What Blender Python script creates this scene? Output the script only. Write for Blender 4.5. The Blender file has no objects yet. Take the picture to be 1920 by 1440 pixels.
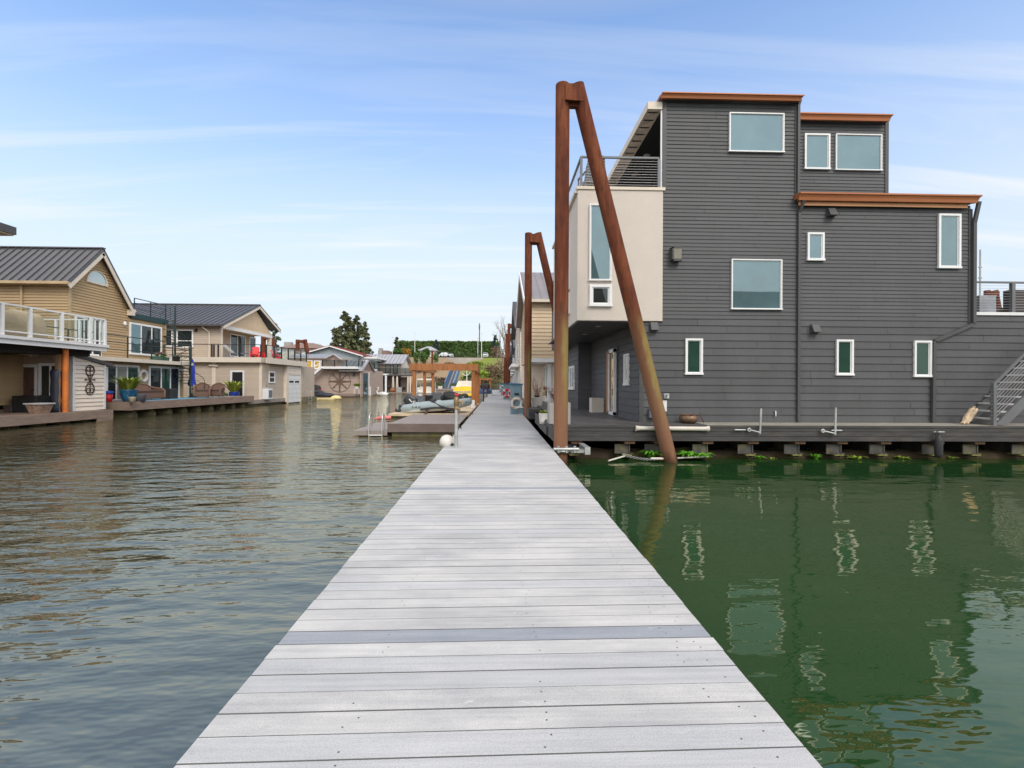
import bpy, math, random
from math import sin, cos, pi, radians, sqrt, atan2
from mathutils import Vector, Matrix
S = bpy.context.scene
C = S.collection
RND = random.Random(11)
V = Vector
# ------------------------------------------------------------------ camera model (real lens, real position)
F = 940.0; H = 1.457; TH = 28/940; RO = .005
FWD = V((sin(TH), cos(TH), 0)); R0 = V((cos(TH), -sin(TH), 0)); UP = V((0, 0, 1))
RR = cos(RO)*R0 + sin(RO)*UP
UU = cos(RO)*UP - sin(RO)*R0
def ray(px, py): return FWD + RR*((px-960)/F) + UU*((720-py)/F)
def aty(px, py, Y):
    d = ray(px, py); t = Y/d.y
    return (d.x*t, H+d.z*t)
def atx(px, py, X):
    d = ray(px, py); t = X/d.x
    return (d.y*t, H+d.z*t)
def atz(px, py, Z):
    d = ray(px, py); t = (Z-H)/d.z
    return (d.x*t, d.y*t)
WATER = -.35
# ------------------------------------------------------------------ mesh builder
WL = {}
class MB:
    def __init__(s): s.v = []; s.f = []; s.mi = []; s.m = 0; s.sm = []; s.smooth = False
    def add(s, vs, fs):
        b = len(s.v); s.v += [tuple(p) for p in vs]
        for f in fs: s.f.append(tuple(i+b for i in f)); s.mi.append(s.m); s.sm.append(s.smooth)
    def hexa(s, p):   # p: 8 points, bottom ring 0-3, top ring 4-7
        s.add(p, [(3,2,1,0),(4,5,6,7),(0,1,5,4),(1,2,6,5),(2,3,7,6),(3,0,4,7)])
    def box(s, x0, y0, z0, x1, y1, z1):
        if x0 > x1: x0, x1 = x1, x0
        if y0 > y1: y0, y1 = y1, y0
        if z0 > z1: z0, z1 = z1, z0
        s.hexa([(x0,y0,z0),(x1,y0,z0),(x1,y1,z0),(x0,y1,z0),(x0,y0,z1),(x1,y0,z1),(x1,y1,z1),(x0,y1,z1)])
    def taper(s, c, w0, d0, w1, d1, h):    # frustum box on base centre c
        x, y, z = c
        s.hexa([(x-w0,y-d0,z),(x+w0,y-d0,z),(x+w0,y+d0,z),(x-w0,y+d0,z),(x-w1,y-d1,z+h),(x+w1,y-d1,z+h),(x+w1,y+d1,z+h),(x-w1,y+d1,z+h)])
    def bar(s, p, q, w, h=None, up=(0,0,1)):
        h = h or w; p = V(p); q = V(q); d = (q-p).normalized(); u = V(up)
        if abs(d.dot(u)) > .98: u = V((0,1,0))
        a = d.cross(u).normalized(); b = a.cross(d)
        a = a*w/2; b = b*h/2
        s.hexa([p-a-b, p+a-b, p+a+b, p-a+b, q-a-b, q+a-b, q+a+b, q-a+b])
    def tube(s, pts, r, n=8, caps=True):
        pts = [V(p) for p in pts]; rs = r if isinstance(r, (list, tuple)) else [r]*len(pts)
        rings = []; prev = None
        for i, p in enumerate(pts):
            d = (pts[min(i+1, len(pts)-1)]-pts[max(i-1, 0)]).normalized()
            if prev is None:
                u = V((0,0,1)) if abs(d.z) < .9 else V((1,0,0)); a = d.cross(u).normalized()
            else: a = (prev-d*prev.dot(d)).normalized()
            prev = a; b = d.cross(a)
            rings.append([p+(a*cos(2*pi*k/n)+b*sin(2*pi*k/n))*rs[i] for k in range(n)])
        vs = [p for rg in rings for p in rg]; fs = []
        for i in range(len(pts)-1):
            for k in range(n): fs.append((i*n+k, i*n+(k+1)%n, (i+1)*n+(k+1)%n, (i+1)*n+k))
        sm = s.smooth; s.smooth = True; s.add(vs, fs); s.smooth = False
        if caps:
            s.add(rings[0], [tuple(range(n))]); s.add(rings[-1], [tuple(range(n))])
        s.smooth = sm
    def lathe(s, c, prof, n=20, sx=1, sy=1):
        c = V(c); vs = []; fs = []
        for r, z in prof:
            for k in range(n): vs.append((c.x+r*sx*cos(2*pi*k/n), c.y+r*sy*sin(2*pi*k/n), c.z+z))
        for i in range(len(prof)-1):
            for k in range(n): fs.append((i*n+k, i*n+(k+1)%n, (i+1)*n+(k+1)%n, (i+1)*n+k))
        sm = s.smooth; s.smooth = True; s.add(vs, fs); s.smooth = sm
    def torus(s, c, ax, R, r, n=24, m=8, sect=None):
        c = V(c); ax = V(ax).normalized(); u = V((0,0,1)) if abs(ax.z) < .9 else V((1,0,0))
        a = ax.cross(u).normalized(); b = ax.cross(a)
        a0, a1 = sect or (0, 2*pi); full = sect is None
        k0 = n if full else n+1
        vs = []; fs = []
        for i in range(k0):
            t = a0+(a1-a0)*i/n; d = a*cos(t)+b*sin(t)
            for j in range(m):
                q = 2*pi*j/m; vs.append(c+d*(R+r*cos(q))+ax*(r*sin(q)))
        for i in range(n):
            i2 = (i+1) % k0
            for j in range(m): fs.append((i*m+j, i*m+(j+1)%m, i2*m+(j+1)%m, i2*m+j))
        sm = s.smooth; s.smooth = True; s.add(vs, fs); s.smooth = sm
    def ell(s, c, rx, ry, rz, n=16, m=10):
        c = V(c); vs = []; fs = []
        for i in range(m+1):
            t = pi*i/m
            for k in range(n): vs.append(c+V((rx*sin(t)*cos(2*pi*k/n), ry*sin(t)*sin(2*pi*k/n), -rz*cos(t))))
        for i in range(m):
            for k in range(n): fs.append((i*n+k, i*n+(k+1)%n, (i+1)*n+(k+1)%n, (i+1)*n+k))
        sm = s.smooth; s.smooth = True; s.add(vs, fs); s.smooth = sm
    def prism(s, poly, ext):
        e = V(ext); p = [V(q) for q in poly]; n = len(p)
        s.add(p+[q+e for q in p], [tuple(range(n)), tuple(range(2*n-1, n-1, -1))]+[(i, (i+1)%n, n+(i+1)%n, n+i) for i in range(n)])
    def leaf(s, c, size, R=RND, flat=0):
        c = V(c); d = V((R.gauss(0,1), R.gauss(0,1), R.gauss(0,1)*(1-flat))).normalized()
        e = d.cross(V((R.gauss(0,1), R.gauss(0,1), R.gauss(0,1)))).normalized()
        l = size*R.uniform(.6, 1.3); w = l*R.uniform(.35, .6)
        s.add([c-d*l, c+e*w, c+d*l, c-e*w], [(0,1,2,3)])
    def cloud(s, c, rad, n, size, R=RND, shell=.55):
        c = V(c)
        for _ in range(n):
            d = V((R.gauss(0,1), R.gauss(0,1), R.gauss(0,1))).normalized(); q = R.uniform(shell, 1)
            s.leaf(c+V((d.x*rad[0], d.y*rad[1], d.z*rad[2]))*q, size, R)
    def blades(s, base, n, h, spread, w=.012, R=RND, droop=.5, seg=4):
        base = V(base)
        for _ in range(n):
            a = R.uniform(0, 2*pi); o = V((cos(a), sin(a), 0)); L = h*R.uniform(.6, 1.1); sp = spread*R.uniform(.3, 1)
            side = V((-sin(a), cos(a), 0))*w*R.uniform(.7, 1.4); b0 = base+V((R.uniform(-1,1), R.uniform(-1,1), 0))*spread*.15
            vs = []
            for k in range(seg+1):
                t = k/seg; p = b0+o*sp*t+UP*(L*(t-droop*t*t)); ww = side*(1-t)*(.4+1.6*min(t*3, 1)) if k < seg else side*.05
                vs += [p-ww, p+ww]
            s.add(vs, [(2*k, 2*k+1, 2*k+3, 2*k+2) for k in range(seg)])
    def build(s, name, mats, parent=None, bevel=0):
        me = bpy.data.meshes.new(name)
        if not isinstance(mats, (list, tuple)): mats = [mats]
        if parent is not None: off = WL[parent.name]
        else:
            n = len(s.v); xs = [p[0] for p in s.v]; ys = [p[1] for p in s.v]; zs = [p[2] for p in s.v]
            off = V(((min(xs)+max(xs))/2, (min(ys)+max(ys))/2, min(zs)))
        me.from_pydata([(p[0]-off.x, p[1]-off.y, p[2]-off.z) for p in s.v], [], s.f)
        for m in mats: me.materials.append(m)
        me.polygons.foreach_set('material_index', s.mi)
        me.polygons.foreach_set('use_smooth', s.sm)
        me.update()
        o = bpy.data.objects.new(name, me); C.objects.link(o)
        if parent is not None: o.parent = parent
        else: o.location = off
        WL[o.name] = off
        if bevel:
            b = o.modifiers.new('bevel', 'BEVEL'); b.width = bevel; b.segments = 2; b.limit_method = 'ANGLE'; b.angle_limit = radians(50)
        return o
def tag(o, label, cat, group=None, kind=None):
    o['label'] = label
    o['category'] = cat
    if group: o['group'] = group
    if kind: o['kind'] = kind
    return o
def struct(o, kind='structure'): o['kind'] = kind; return o
def thing(name, label, cat, loc=(0,0,0), group=None):
    o = bpy.data.objects.new(name, None); o.empty_display_size = .2; C.objects.link(o); o.location = loc; WL[o.name] = V(loc)
    return tag(o, label, cat, group)
def dup(o, loc=None, label=None, parent=None, rz=None, scale=None):
    c = o.copy(); C.objects.link(c)
    WL[c.name] = WL[o.name]
    if parent is not None: c.parent = parent
    for ch in list(o.children): dup(ch, parent=c)
    if loc is not None: c.location = loc
    if rz is not None: c.rotation_euler.z = rz
    if scale is not None: c.scale = (scale,)*3 if not isinstance(scale, (tuple, list)) else scale
    if label: c['label'] = label
    return c
# ------------------------------------------------------------------ materials
MATS = {}
def nodes(name):
    m = bpy.data.materials.new(name); m.use_nodes = True; nt = m.node_tree; nt.nodes.clear()
    out = nt.nodes.new('ShaderNodeOutputMaterial'); MATS[name] = m
    return m, nt, out
def N(nt, t, **kw):
    n = nt.nodes.new(t)
    for k, v in kw.items():
        if k.startswith('i_'): n.inputs[k[2:].replace('_', ' ')].default_value = v
        else: setattr(n, k, v)
    return n
def ramp(nt, fac, stops):
    r = nt.nodes.new('ShaderNodeValToRGB'); e = r.color_ramp.elements
    while len(e) < len(stops): e.new(.5)
    for el, (p, c) in zip(e, stops): el.position = p; el.color = (*c, 1) if len(c) == 3 else c
    nt.links.new(fac, r.inputs[0]); return r.outputs[0]
def mixc(nt, fac, a, b, blend='MIX'):
    m = nt.nodes.new('ShaderNodeMix'); m.data_type = 'RGBA'; m.blend_type = blend
    for sock, val in ((m.inputs[0], fac), (m.inputs[6], a), (m.inputs[7], b)):
        if isinstance(val, (int, float)): sock.default_value = val
        elif isinstance(val, tuple): sock.default_value = (*val, 1) if len(val) == 3 else val
        else: nt.links.new(val, sock)
    return m.outputs[2]
def math_(nt, op, a, b=None, clamp=False):
    m = nt.nodes.new('ShaderNodeMath'); m.operation = op; m.use_clamp = clamp
    for i, val in enumerate((a, b)):
        if val is None: continue
        if isinstance(val, (int, float)): m.inputs[i].default_value = val
        else: nt.links.new(val, m.inputs[i])
    return m.outputs[0]
def noise(nt, scale, detail=3, stretch=None, coord='Object', rough=.55, rot=0):
    tc = nt.nodes.new('ShaderNodeTexCoord') if coord != 'World' else nt.nodes.new('ShaderNodeNewGeometry')
    vec = tc.outputs[coord if coord != 'World' else 'Position']
    if stretch:
        mp = nt.nodes.new('ShaderNodeMapping'); mp.inputs['Scale'].default_value = stretch; mp.inputs['Rotation'].default_value = (0, 0, rot); nt.links.new(vec, mp.inputs[0]); vec = mp.outputs[0]
    n = nt.nodes.new('ShaderNodeTexNoise'); n.inputs['Scale'].default_value = scale; n.inputs['Detail'].default_value = detail; n.inputs['Roughness'].default_value = rough
    nt.links.new(vec, n.inputs['Vector']); return n.outputs['Fac']
def mat(name, col, rough=.6, metal=0., var=.15, scale=2., stretch=None, bump=0., bscale=60, island=0., spec=.4, tint=None, fine=.06):
    m, nt, out = nodes(name)
    p = nt.nodes.new('ShaderNodeBsdfPrincipled')
    n1 = noise(nt, scale, 4, stretch); n2 = noise(nt, scale*14, 2, stretch)
    lo = tuple(c*(1-var) for c in col); hi = tuple(min(c*(1+var), 1) for c in col)
    c = ramp(nt, n1, [(.3, lo), (.7, hi)])
    if tint: c = mixc(nt, ramp(nt, noise(nt, scale*.7, 5, stretch), [(.5, (0,0,0)), (.75, (1,1,1))]), c, tint)
    c = mixc(nt, ramp(nt, n2, [(.3, (0,0,0)), (.7, (1,1,1))]), mixc(nt, 1., c, (1-fine,)*3, 'MULTIPLY'), c)
    if island:
        g = nt.nodes.new('ShaderNodeNewGeometry')
        k = ramp(nt, g.outputs['Random Per Island'], [(0, (1-island,)*3), (1, (1+island,)*3)])
        c = mixc(nt, 1., c, k, 'MULTIPLY')
    nt.links.new(c, p.inputs['Base Color'])
    rr = nt.nodes.new('ShaderNodeMapRange'); rr.inputs['To Min'].default_value = max(rough-.1, 0); rr.inputs['To Max'].default_value = min(rough+.1, 1)
    nt.links.new(n1, rr.inputs[0]); nt.links.new(rr.outputs[0], p.inputs['Roughness'])
    p.inputs['Metallic'].default_value = metal; p.inputs['Specular IOR Level'].default_value = spec
    if bump:
        b = nt.nodes.new('ShaderNodeBump'); b.inputs['Strength'].default_value = bump; b.inputs['Distance'].default_value = .01
        nt.links.new(noise(nt, bscale, 3, stretch), b.inputs['Height']); nt.links.new(b.outputs[0], p.inputs['Normal'])
    nt.links.new(p.outputs[0], out.inputs[0]); return m
def glassmat(name, dark, refl=(.75,.85,.88), base=.12, gain=1.0):
    m, nt, out = nodes(name)
    d = N(nt, 'ShaderNodeBsdfDiffuse'); nt.links.new(ramp(nt, noise(nt, 1.3, 2), [(.35, tuple(c*.7 for c in dark)), (.7, dark)]), d.inputs[0])
    g = N(nt, 'ShaderNodeBsdfGlossy', i_Roughness=.015); g.inputs['Color'].default_value = (*refl, 1)
    b = N(nt, 'ShaderNodeBump', i_Strength=.04, i_Distance=.02); nt.links.new(noise(nt, .9, 1), b.inputs['Height']); nt.links.new(b.outputs[0], g.inputs['Normal'])
    fr = N(nt, 'ShaderNodeFresnel', i_IOR=1.5)
    mx = N(nt, 'ShaderNodeMixShader'); nt.links.new(math_(nt, 'ADD', math_(nt, 'MULTIPLY', fr.outputs[0], gain), base, True), mx.inputs[0])
    nt.links.new(d.outputs[0], mx.inputs[1]); nt.links.new(g.outputs[0], mx.inputs[2]); nt.links.new(mx.outputs[0], out.inputs[0]); return m
def clearmat(name, tint=(.93,.97,.96), base=.06):
    m, nt, out = nodes(name)
    t = N(nt, 'ShaderNodeBsdfTransparent'); t.inputs[0].default_value = (*tint, 1)
    g = N(nt, 'ShaderNodeBsdfGlossy', i_Roughness=.02)
    fr = N(nt, 'ShaderNodeLayerWeight'); mx = N(nt, 'ShaderNodeMixShader')
    nt.links.new(math_(nt, 'ADD', math_(nt, 'MULTIPLY', math_(nt, 'POWER', fr.outputs['Facing'], 4.), .35), base, True), mx.inputs[0]); nt.links.new(t.outputs[0], mx.inputs[1]); nt.links.new(g.outputs[0], mx.inputs[2])
    nt.links.new(mx.outputs[0], out.inputs[0]); return m
def rustmat(name, algae=True, dark=1.):
    m, nt, out = nodes(name); p = N(nt, 'ShaderNodeBsdfPrincipled', i_Roughness=.88); p.inputs['Specular IOR Level'].default_value = .2
    n1 = noise(nt, 1.1, 5, (3, 3, .5), 'World'); n2 = noise(nt, 9, 5, (1, 1, .35), 'World'); n3 = noise(nt, 60, 2, None, 'World')
    D = dark
    c = ramp(nt, n1, [(.3, (.085*D,.024*D,.014*D)), (.5, (.135*D,.04*D,.021*D)), (.72, (.2*D,.066*D,.03*D))])
    c = mixc(nt, ramp(nt, n2, [(.48, (0,0,0)), (.68, (.75,.75,.75))]), c, (.06*D,.024*D,.017*D))
    c = mixc(nt, ramp(nt, noise(nt, 14, 4, (1, 1, .06), 'World', .6), [(.55, (0,0,0)), (.72, (.5,.5,.5))]), c, (.27*D,.1*D,.045*D))
    c = mixc(nt, ramp(nt, n3, [(.62, (0,0,0)), (.78, (.5,.5,.5))]), c, (.26*D,.11*D,.06*D))
    if algae:   # tide zone: bleached brown, with a mossy stain above it
        g = N(nt, 'ShaderNodeNewGeometry'); sp = N(nt, 'ShaderNodeSeparateXYZ'); nt.links.new(g.outputs['Position'], sp.inputs[0])
        z = math_(nt, 'ADD', sp.outputs[2], math_(nt, 'MULTIPLY', math_(nt, 'SUBTRACT', n1, .5), 1.6))
        low = ramp(nt, math_(nt, 'DIVIDE', z, 4.0), [(.3, (1,1,1)), (.85, (0,0,0))])
        c = mixc(nt, math_(nt, 'MULTIPLY', low, .8), c, mixc(nt, n2, (.2,.1,.055), (.29,.16,.1)))
        mz = ramp(nt, math_(nt, 'DIVIDE', z, 4.0), [(.15, (0,0,0)), (.4, (1,1,1)), (.62, (1,1,1)), (.78, (0,0,0))])
        nx = N(nt, 'ShaderNodeSeparateXYZ'); nt.links.new(g.outputs['Normal'], nx.inputs[0])
        side = ramp(nt, math_(nt, 'ADD', nx.outputs[0], math_(nt, 'MULTIPLY', n2, .9)), [(.25, (.05,.05,.05)), (.65, (.8,.8,.8))])
        c = mixc(nt, mixc(nt, 1., mz, side, 'MULTIPLY'), c, mixc(nt, n2, (.21,.14,.02), (.3,.25,.11)))
        wet = ramp(nt, math_(nt, 'DIVIDE', math_(nt, 'ADD', z, .6), 2.0), [(.12, (.3,.3,.3)), (.3, (1,1,1))])
        c = mixc(nt, 1., c, wet, 'MULTIPLY')
    nt.links.new(c, p.inputs['Base Color'])
    b = N(nt, 'ShaderNodeBump', i_Strength=.35, i_Distance=.01); nt.links.new(n2, b.inputs['Height']); nt.links.new(b.outputs[0], p.inputs['Normal'])
    nt.links.new(p.outputs[0], out.inputs[0]); return m
M = {}
def mk(k, *a, **kw): M[k] = mat(k.replace('_', ' '), *a, **kw)
def plankmat(name, col, worn, isl):     # weathered board: worn patches, grain along the board, grit, odd stains
    m, nt, out = nodes(name); p = N(nt, 'ShaderNodeBsdfPrincipled', i_Roughness=.68); p.inputs['Specular IOR Level'].default_value = .25
    big = noise(nt, 1.3, 5, (.8, 1.4, 1), 'World', .65); grain = noise(nt, 9, 4, (.12, 3., 1), 'World', .6); grit = noise(nt, 170, 2, None, 'World', .6); spot = noise(nt, 5.5, 4, (1, 1.3, 1), 'World', .7)
    c = mixc(nt, ramp(nt, big, [(.38, (0,0,0)), (.66, (1,1,1))]), col, worn)
    c = mixc(nt, 1., c, ramp(nt, grain, [(.3, (.86,.86,.87)), (.62, (1.03,1.03,1.03))]), 'MULTIPLY')
    c = mixc(nt, 1., c, ramp(nt, grit, [(.28, (.8,.8,.8)), (.5, (1,1,1)), (.72, (1.1,1.1,1.1))]), 'MULTIPLY')
    c = mixc(nt, ramp(nt, spot, [(.64, (0,0,0)), (.74, (.4,.4,.4))]), c, tuple(x*.62 for x in col))
    c = mixc(nt, ramp(nt, noise(nt, 3.1, 5, (1, 2.2, 1), 'World', .7), [(.66, (0,0,0)), (.72, (.55,.55,.55))]), c, (.68,.66,.63))
    g = nt.nodes.new('ShaderNodeNewGeometry'); c = mixc(nt, 1., c, ramp(nt, g.outputs['Random Per Island'], [(0, (1-isl,)*3), (1, (1+isl,)*3)]), 'MULTIPLY')
    nt.links.new(c, p.inputs['Base Color']); b = N(nt, 'ShaderNodeBump', i_Strength=.4, i_Distance=.006); nt.links.new(math_(nt, 'ADD', grit, math_(nt, 'MULTIPLY', grain, 1.2)), b.inputs['Height']); nt.links.new(b.outputs[0], p.inputs['Normal'])
    nt.links.new(p.outputs[0], out.inputs[0]); return m
M['plank'] = plankmat('weathered plank', (.415,.412,.418), (.555,.543,.533), .05); M['plank_blue'] = plankmat('cooler plank', (.425,.428,.445), (.49,.488,.495), .03); M['plank_slate'] = plankmat('slate plank', (.28,.3,.345), (.33,.345,.38), .03)
mk('nail', (.12,.12,.13), .5, metal=.4)
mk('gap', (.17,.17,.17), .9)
mk('charcoal_siding', (.08,.0815,.086), .6, var=.12, scale=.8, stretch=(2.2,2.2,.35), bump=.25, bscale=60, island=.09, fine=.1)
mk('charcoal_trim', (.07,.071,.074), .5, var=.06)
mk('charcoal_deck', (.052,.051,.052), .55, var=.3, scale=3, stretch=(1,1,4), bump=.25, bscale=50, tint=(.085,.075,.066))
mk('porch_board', (.088,.084,.083), .5, var=.25, scale=2, stretch=(6,.5,1), bump=.25, bscale=40, tint=(.13,.115,.1))
mk('weathered_deck', (.3,.28,.24), .7, var=.25, scale=2, stretch=(1,4,1), bump=.3, bscale=40, tint=(.2,.2,.15))
mk('black_void', (.006,.006,.006), .9)  # near-black colour stands in for the unlit depth beneath decks
mk('stucco', (.63,.565,.5), .9, var=.04, scale=1.4, bump=.5, bscale=160, fine=.03)
mk('white_vinyl', (.8,.8,.8), .35, var=.03, fine=.02)
mk('white_paint', (.74,.74,.74), .5, var=.05)
mk('bare_metal', (.62,.61,.6), .32, metal=.85, var=.1)
mk('galv', (.45,.47,.47), .45, metal=.6, var=.2, scale=6)
mk('grey_rail', (.15,.155,.165), .45, metal=.2, var=.08)
mk('cable', (.5,.5,.52), .35, metal=.7)
mk('copper_trim', (.38,.135,.055), .42, metal=.25, var=.1, scale=1.5, stretch=(.3,1,3))
mk('copper_pale', (.62,.3,.14), .5, var=.08)
mk('slat_metal', (.78,.69,.62), .4, metal=.1, var=.25, scale=3)
mk('rust_dark', (.09,.04,.03), .8)
mk('tan_siding', (.43,.305,.17), .7, var=.06, scale=1., island=.04)
mk('tan_trim', (.47,.355,.21), .7)
mk('beige_siding', (.5,.415,.33), .7, var=.06, scale=1., island=.04)
mk('pale_siding', (.76,.67,.575), .7, var=.05, scale=1., island=.04)
mk('warm_siding', (.64,.5,.34), .7, var=.06, scale=1., island=.04)
mk('cream_trim', (.68,.6,.5), .6, var=.05)
mk('mauve_siding', (.42,.325,.27), .75, var=.06, scale=1., island=.03)
mk('brown_shingle', (.23,.155,.13), .85, var=.2, scale=5)
mk('blue_grey_siding', (.31,.36,.38), .7, var=.05)
mk('grey_roof', (.12,.12,.13), .4, metal=.45, var=.1, scale=.8)
mk('taupe_roof', (.3,.265,.265), .42, metal=.4, var=.08, scale=.8)
mk('dark_roof', (.085,.08,.085), .5, metal=.2, var=.1)
mk('red_roof', (.22,.055,.055), .6, var=.15)
mk('silver_roof', (.46,.45,.47), .4, metal=.4, var=.1)
mk('brown_deck', (.26,.19,.15), .6, var=.18, scale=2, stretch=(1,1,6), bump=.2, bscale=40, tint=(.2,.13,.1))
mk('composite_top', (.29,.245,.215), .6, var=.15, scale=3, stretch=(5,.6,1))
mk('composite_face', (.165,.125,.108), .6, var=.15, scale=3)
mk('light_deck', (.6,.47,.31), .7, var=.2, scale=3)
mk('moss_float', (.17,.15,.09), .9, var=.4, scale=4, bump=.5, bscale=20, tint=(.2,.2,.05))
mk('log', (.055,.038,.022), .9, var=.4, scale=3, stretch=(.5,2,2), bump=.6, bscale=18, tint=(.1,.1,.02))
mk('steel_beam', (.07,.066,.062), .7, var=.3, scale=5, tint=(.17,.15,.07))
mk('moss_edge', (.2,.19,.06), .9, var=.3, scale=8)
mk('raw_wood', (.17,.1,.055), .8, var=.3, scale=6)
mk('orange_wood', (.36,.145,.05), .65, var=.25, scale=2, stretch=(4,4,.6), bump=.25, bscale=30, tint=(.3,.11,.04))
mk('stain_post', (.6,.17,.03), .5, var=.2, scale=2)
mk('old_post', (.27,.16,.09), .7, var=.3, scale=3, stretch=(4,4,.6))
mk('brown_door', (.11,.06,.045), .6, var=.25, scale=3, stretch=(6,6,.6))
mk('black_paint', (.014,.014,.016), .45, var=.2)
mk('black_cover', (.017,.017,.019), .6, var=.4, scale=4, bump=.5, bscale=9)
mk('navy_cover', (.02,.025,.04), .45, var=.3, scale=3, bump=.4, bscale=8)
mk('tan_cover', (.5,.37,.24), .85, var=.12, scale=3, bump=.6, bscale=6)
mk('green_steel', (.02,.045,.045), .4, metal=.2)
mk('green_fascia', (.012,.045,.045), .5)
mk('wicker', (.15,.085,.06), .75, var=.35, scale=26, bump=.8, bscale=60)
mk('dark_cushion', (.06,.035,.03), .8)
mk('blue_glaze', (.01,.075,.17), .2, var=.5, scale=5, tint=(.02,.16,.25))
mk('cobalt_glaze', (.01,.04,.25), .25, var=.4, scale=4)
mk('green_glaze', (.05,.12,.09), .35, var=.3)
mk('grey_pot', (.13,.15,.18), .6)
mk('cream_pot', (.6,.52,.36), .6)
mk('concrete', (.33,.32,.305), .85, var=.1, scale=3, bump=.2, bscale=40)
mk('wall_concrete', (.42,.375,.33), .9, var=.25, scale=.35, stretch=(1,1,.4))
mk('stone_pot', (.29,.19,.14), .9, var=.45, scale=9, bump=.5, bscale=25)
mk('compass_brown', (.17,.11,.085), .6, metal=.2)
mk('iron_brown', (.075,.045,.035), .6, metal=.3)
mk('umbrella_blue', (.03,.06,.42), .75, var=.15, bump=.3, bscale=14)
mk('umbrella_cream', (.6,.52,.45), .85, var=.15)
mk('ring_white', (.68,.65,.6), .55, var=.06)
mk('ring_tan', (.55,.4,.27), .7)
mk('ring_red', (.6,.03,.045), .45)
mk('red_plastic', (.75,.03,.04), .4)
mk('blue_plastic', (.03,.1,.5), .4)
mk('blue_rug', (.13,.3,.42), .95, var=.3, scale=6)
mk('red_float', (.7,.2,.18), .5, var=.2, scale=6)
mk('yellow_float', (.75,.62,.32), .6, var=.15)
mk('yellow_hull', (.8,.5,.02), .35, var=.1)
mk('blue_hull', (.03,.06,.13), .35, var=.2)
mk('white_hull', (.75,.75,.73), .3)
mk('canopy_cream', (.72,.66,.58), .7)
mk('tube_grey', (.3,.36,.38), .5, var=.08, scale=3)
mk('tube_pale', (.5,.52,.5), .5, var=.1, scale=3, tint=(.4,.42,.36))
mk('rubber', (.03,.03,.033), .6)
mk('engine', (.035,.037,.042), .3, var=.1)
mk('engine_grey', (.3,.31,.32), .4, metal=.4)
mk('cabinet_blue', (.19,.3,.36), .5, var=.06)
mk('cabinet_lid', (.06,.19,.31), .45, var=.08)
mk('ramp_blue', (.11,.21,.36), .45, metal=.3, var=.12)
mk('ramp_floor', (.1,.1,.105), .7)
mk('brass', (.25,.18,.1), .45, metal=.6, var=.3, scale=20)
mk('bronze_bowl', (.19,.12,.075), .45, metal=.5, var=.3, scale=12, bump=.5, bscale=30)
mk('pipe_white', (.62,.59,.53), .6, var=.06, scale=3, tint=(.62,.53,.42))
mk('driftwood', (.56,.43,.29), .9, var=.3, scale=6, stretch=(4,1,1), bump=.6, bscale=25)
mk('cedar', (.4,.19,.08), .5, var=.15, stretch=(4,4,.5))
mk('outlet', (.5,.5,.5), .5)
mk('lens', (.24,.22,.17), .3)
mk('chair_grey', (.2,.205,.215), .5)
mk('sofa_brown', (.07,.06,.057), .8, var=.2, scale=8)
mk('zinc_box', (.33,.35,.38), .45, metal=.4, var=.2, scale=3)
mk('bark', (.16,.12,.09), .9, var=.3, scale=6)
mk('bare_twig', (.3,.25,.2), .9, var=.2)
mk('purple_twig', (.12,.07,.075), .9, var=.3)
mk('conifer', (.115,.135,.06), .8, var=.35, scale=1.2, island=.35, tint=(.15,.13,.06))
mk('conifer_dark', (.1,.115,.062), .8, var=.3, scale=1.2, island=.35)
mk('spruce', (.045,.085,.08), .8, var=.3, scale=1.2, island=.3)
mk('hedge', (.085,.155,.035), .75, var=.35, scale=.25, island=.4, tint=(.14,.18,.05))
mk('shrub_green', (.055,.13,.025), .75, var=.3, scale=1, island=.35)
mk('shrub_brown', (.2,.14,.085), .85, var=.3, scale=1, island=.35)
mk('autumn', (.4,.2,.03), .8, var=.3, scale=2, island=.3)
mk('fern', (.14,.4,.03), .55, var=.25, scale=6, island=.3)
mk('fern_yellow', (.3,.42,.05), .6, var=.25, scale=6, island=.3)
mk('grass_tuft', (.24,.3,.04), .65, var=.25, scale=6, island=.3)
mk('rose_twig', (.3,.13,.09), .9, var=.3, scale=9, island=.3)
mk('flower_pink', (.6,.12,.2), .7, island=.3)
mk('car_white', (.75,.76,.77), .25)
mk('tyre', (.015,.015,.015), .8)
mk('flag_grey', (.35,.35,.35), .5)
mk('asphalt', (.06,.06,.06), .9)
M['rust'] = rustmat('rusted steel tidal')
M['rust_far'] = rustmat('rusted steel', False, 1.0)
M['pane_teal'] = glassmat('teal reflecting pane', (.085,.15,.165), (.66,.84,.9), .15, 1.)
M['pane_green'] = glassmat('green tinted pane', (.03,.075,.055), (.5,.62,.58), .03, 1.)
M['pane_dark'] = glassmat('dark room pane', (.03,.036,.036), (.7,.78,.78), .03, 1.)
M['pane_sky'] = glassmat('sky reflecting pane', (.28,.36,.36), (.9,.95,.95), .3, 1.)
M['pane_blind'] = glassmat('pane with drawn blind', (.3,.31,.27), (.7,.75,.75), .05, 1.)
M['pane_yellow'] = glassmat('pane with yellow shade', (.6,.38,.06), (.6,.6,.6), .02, 1.)
M['clear'] = clearmat('clear glass')
M['smoke'] = clearmat('smoked glass', (.6,.64,.64), .05)
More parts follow.
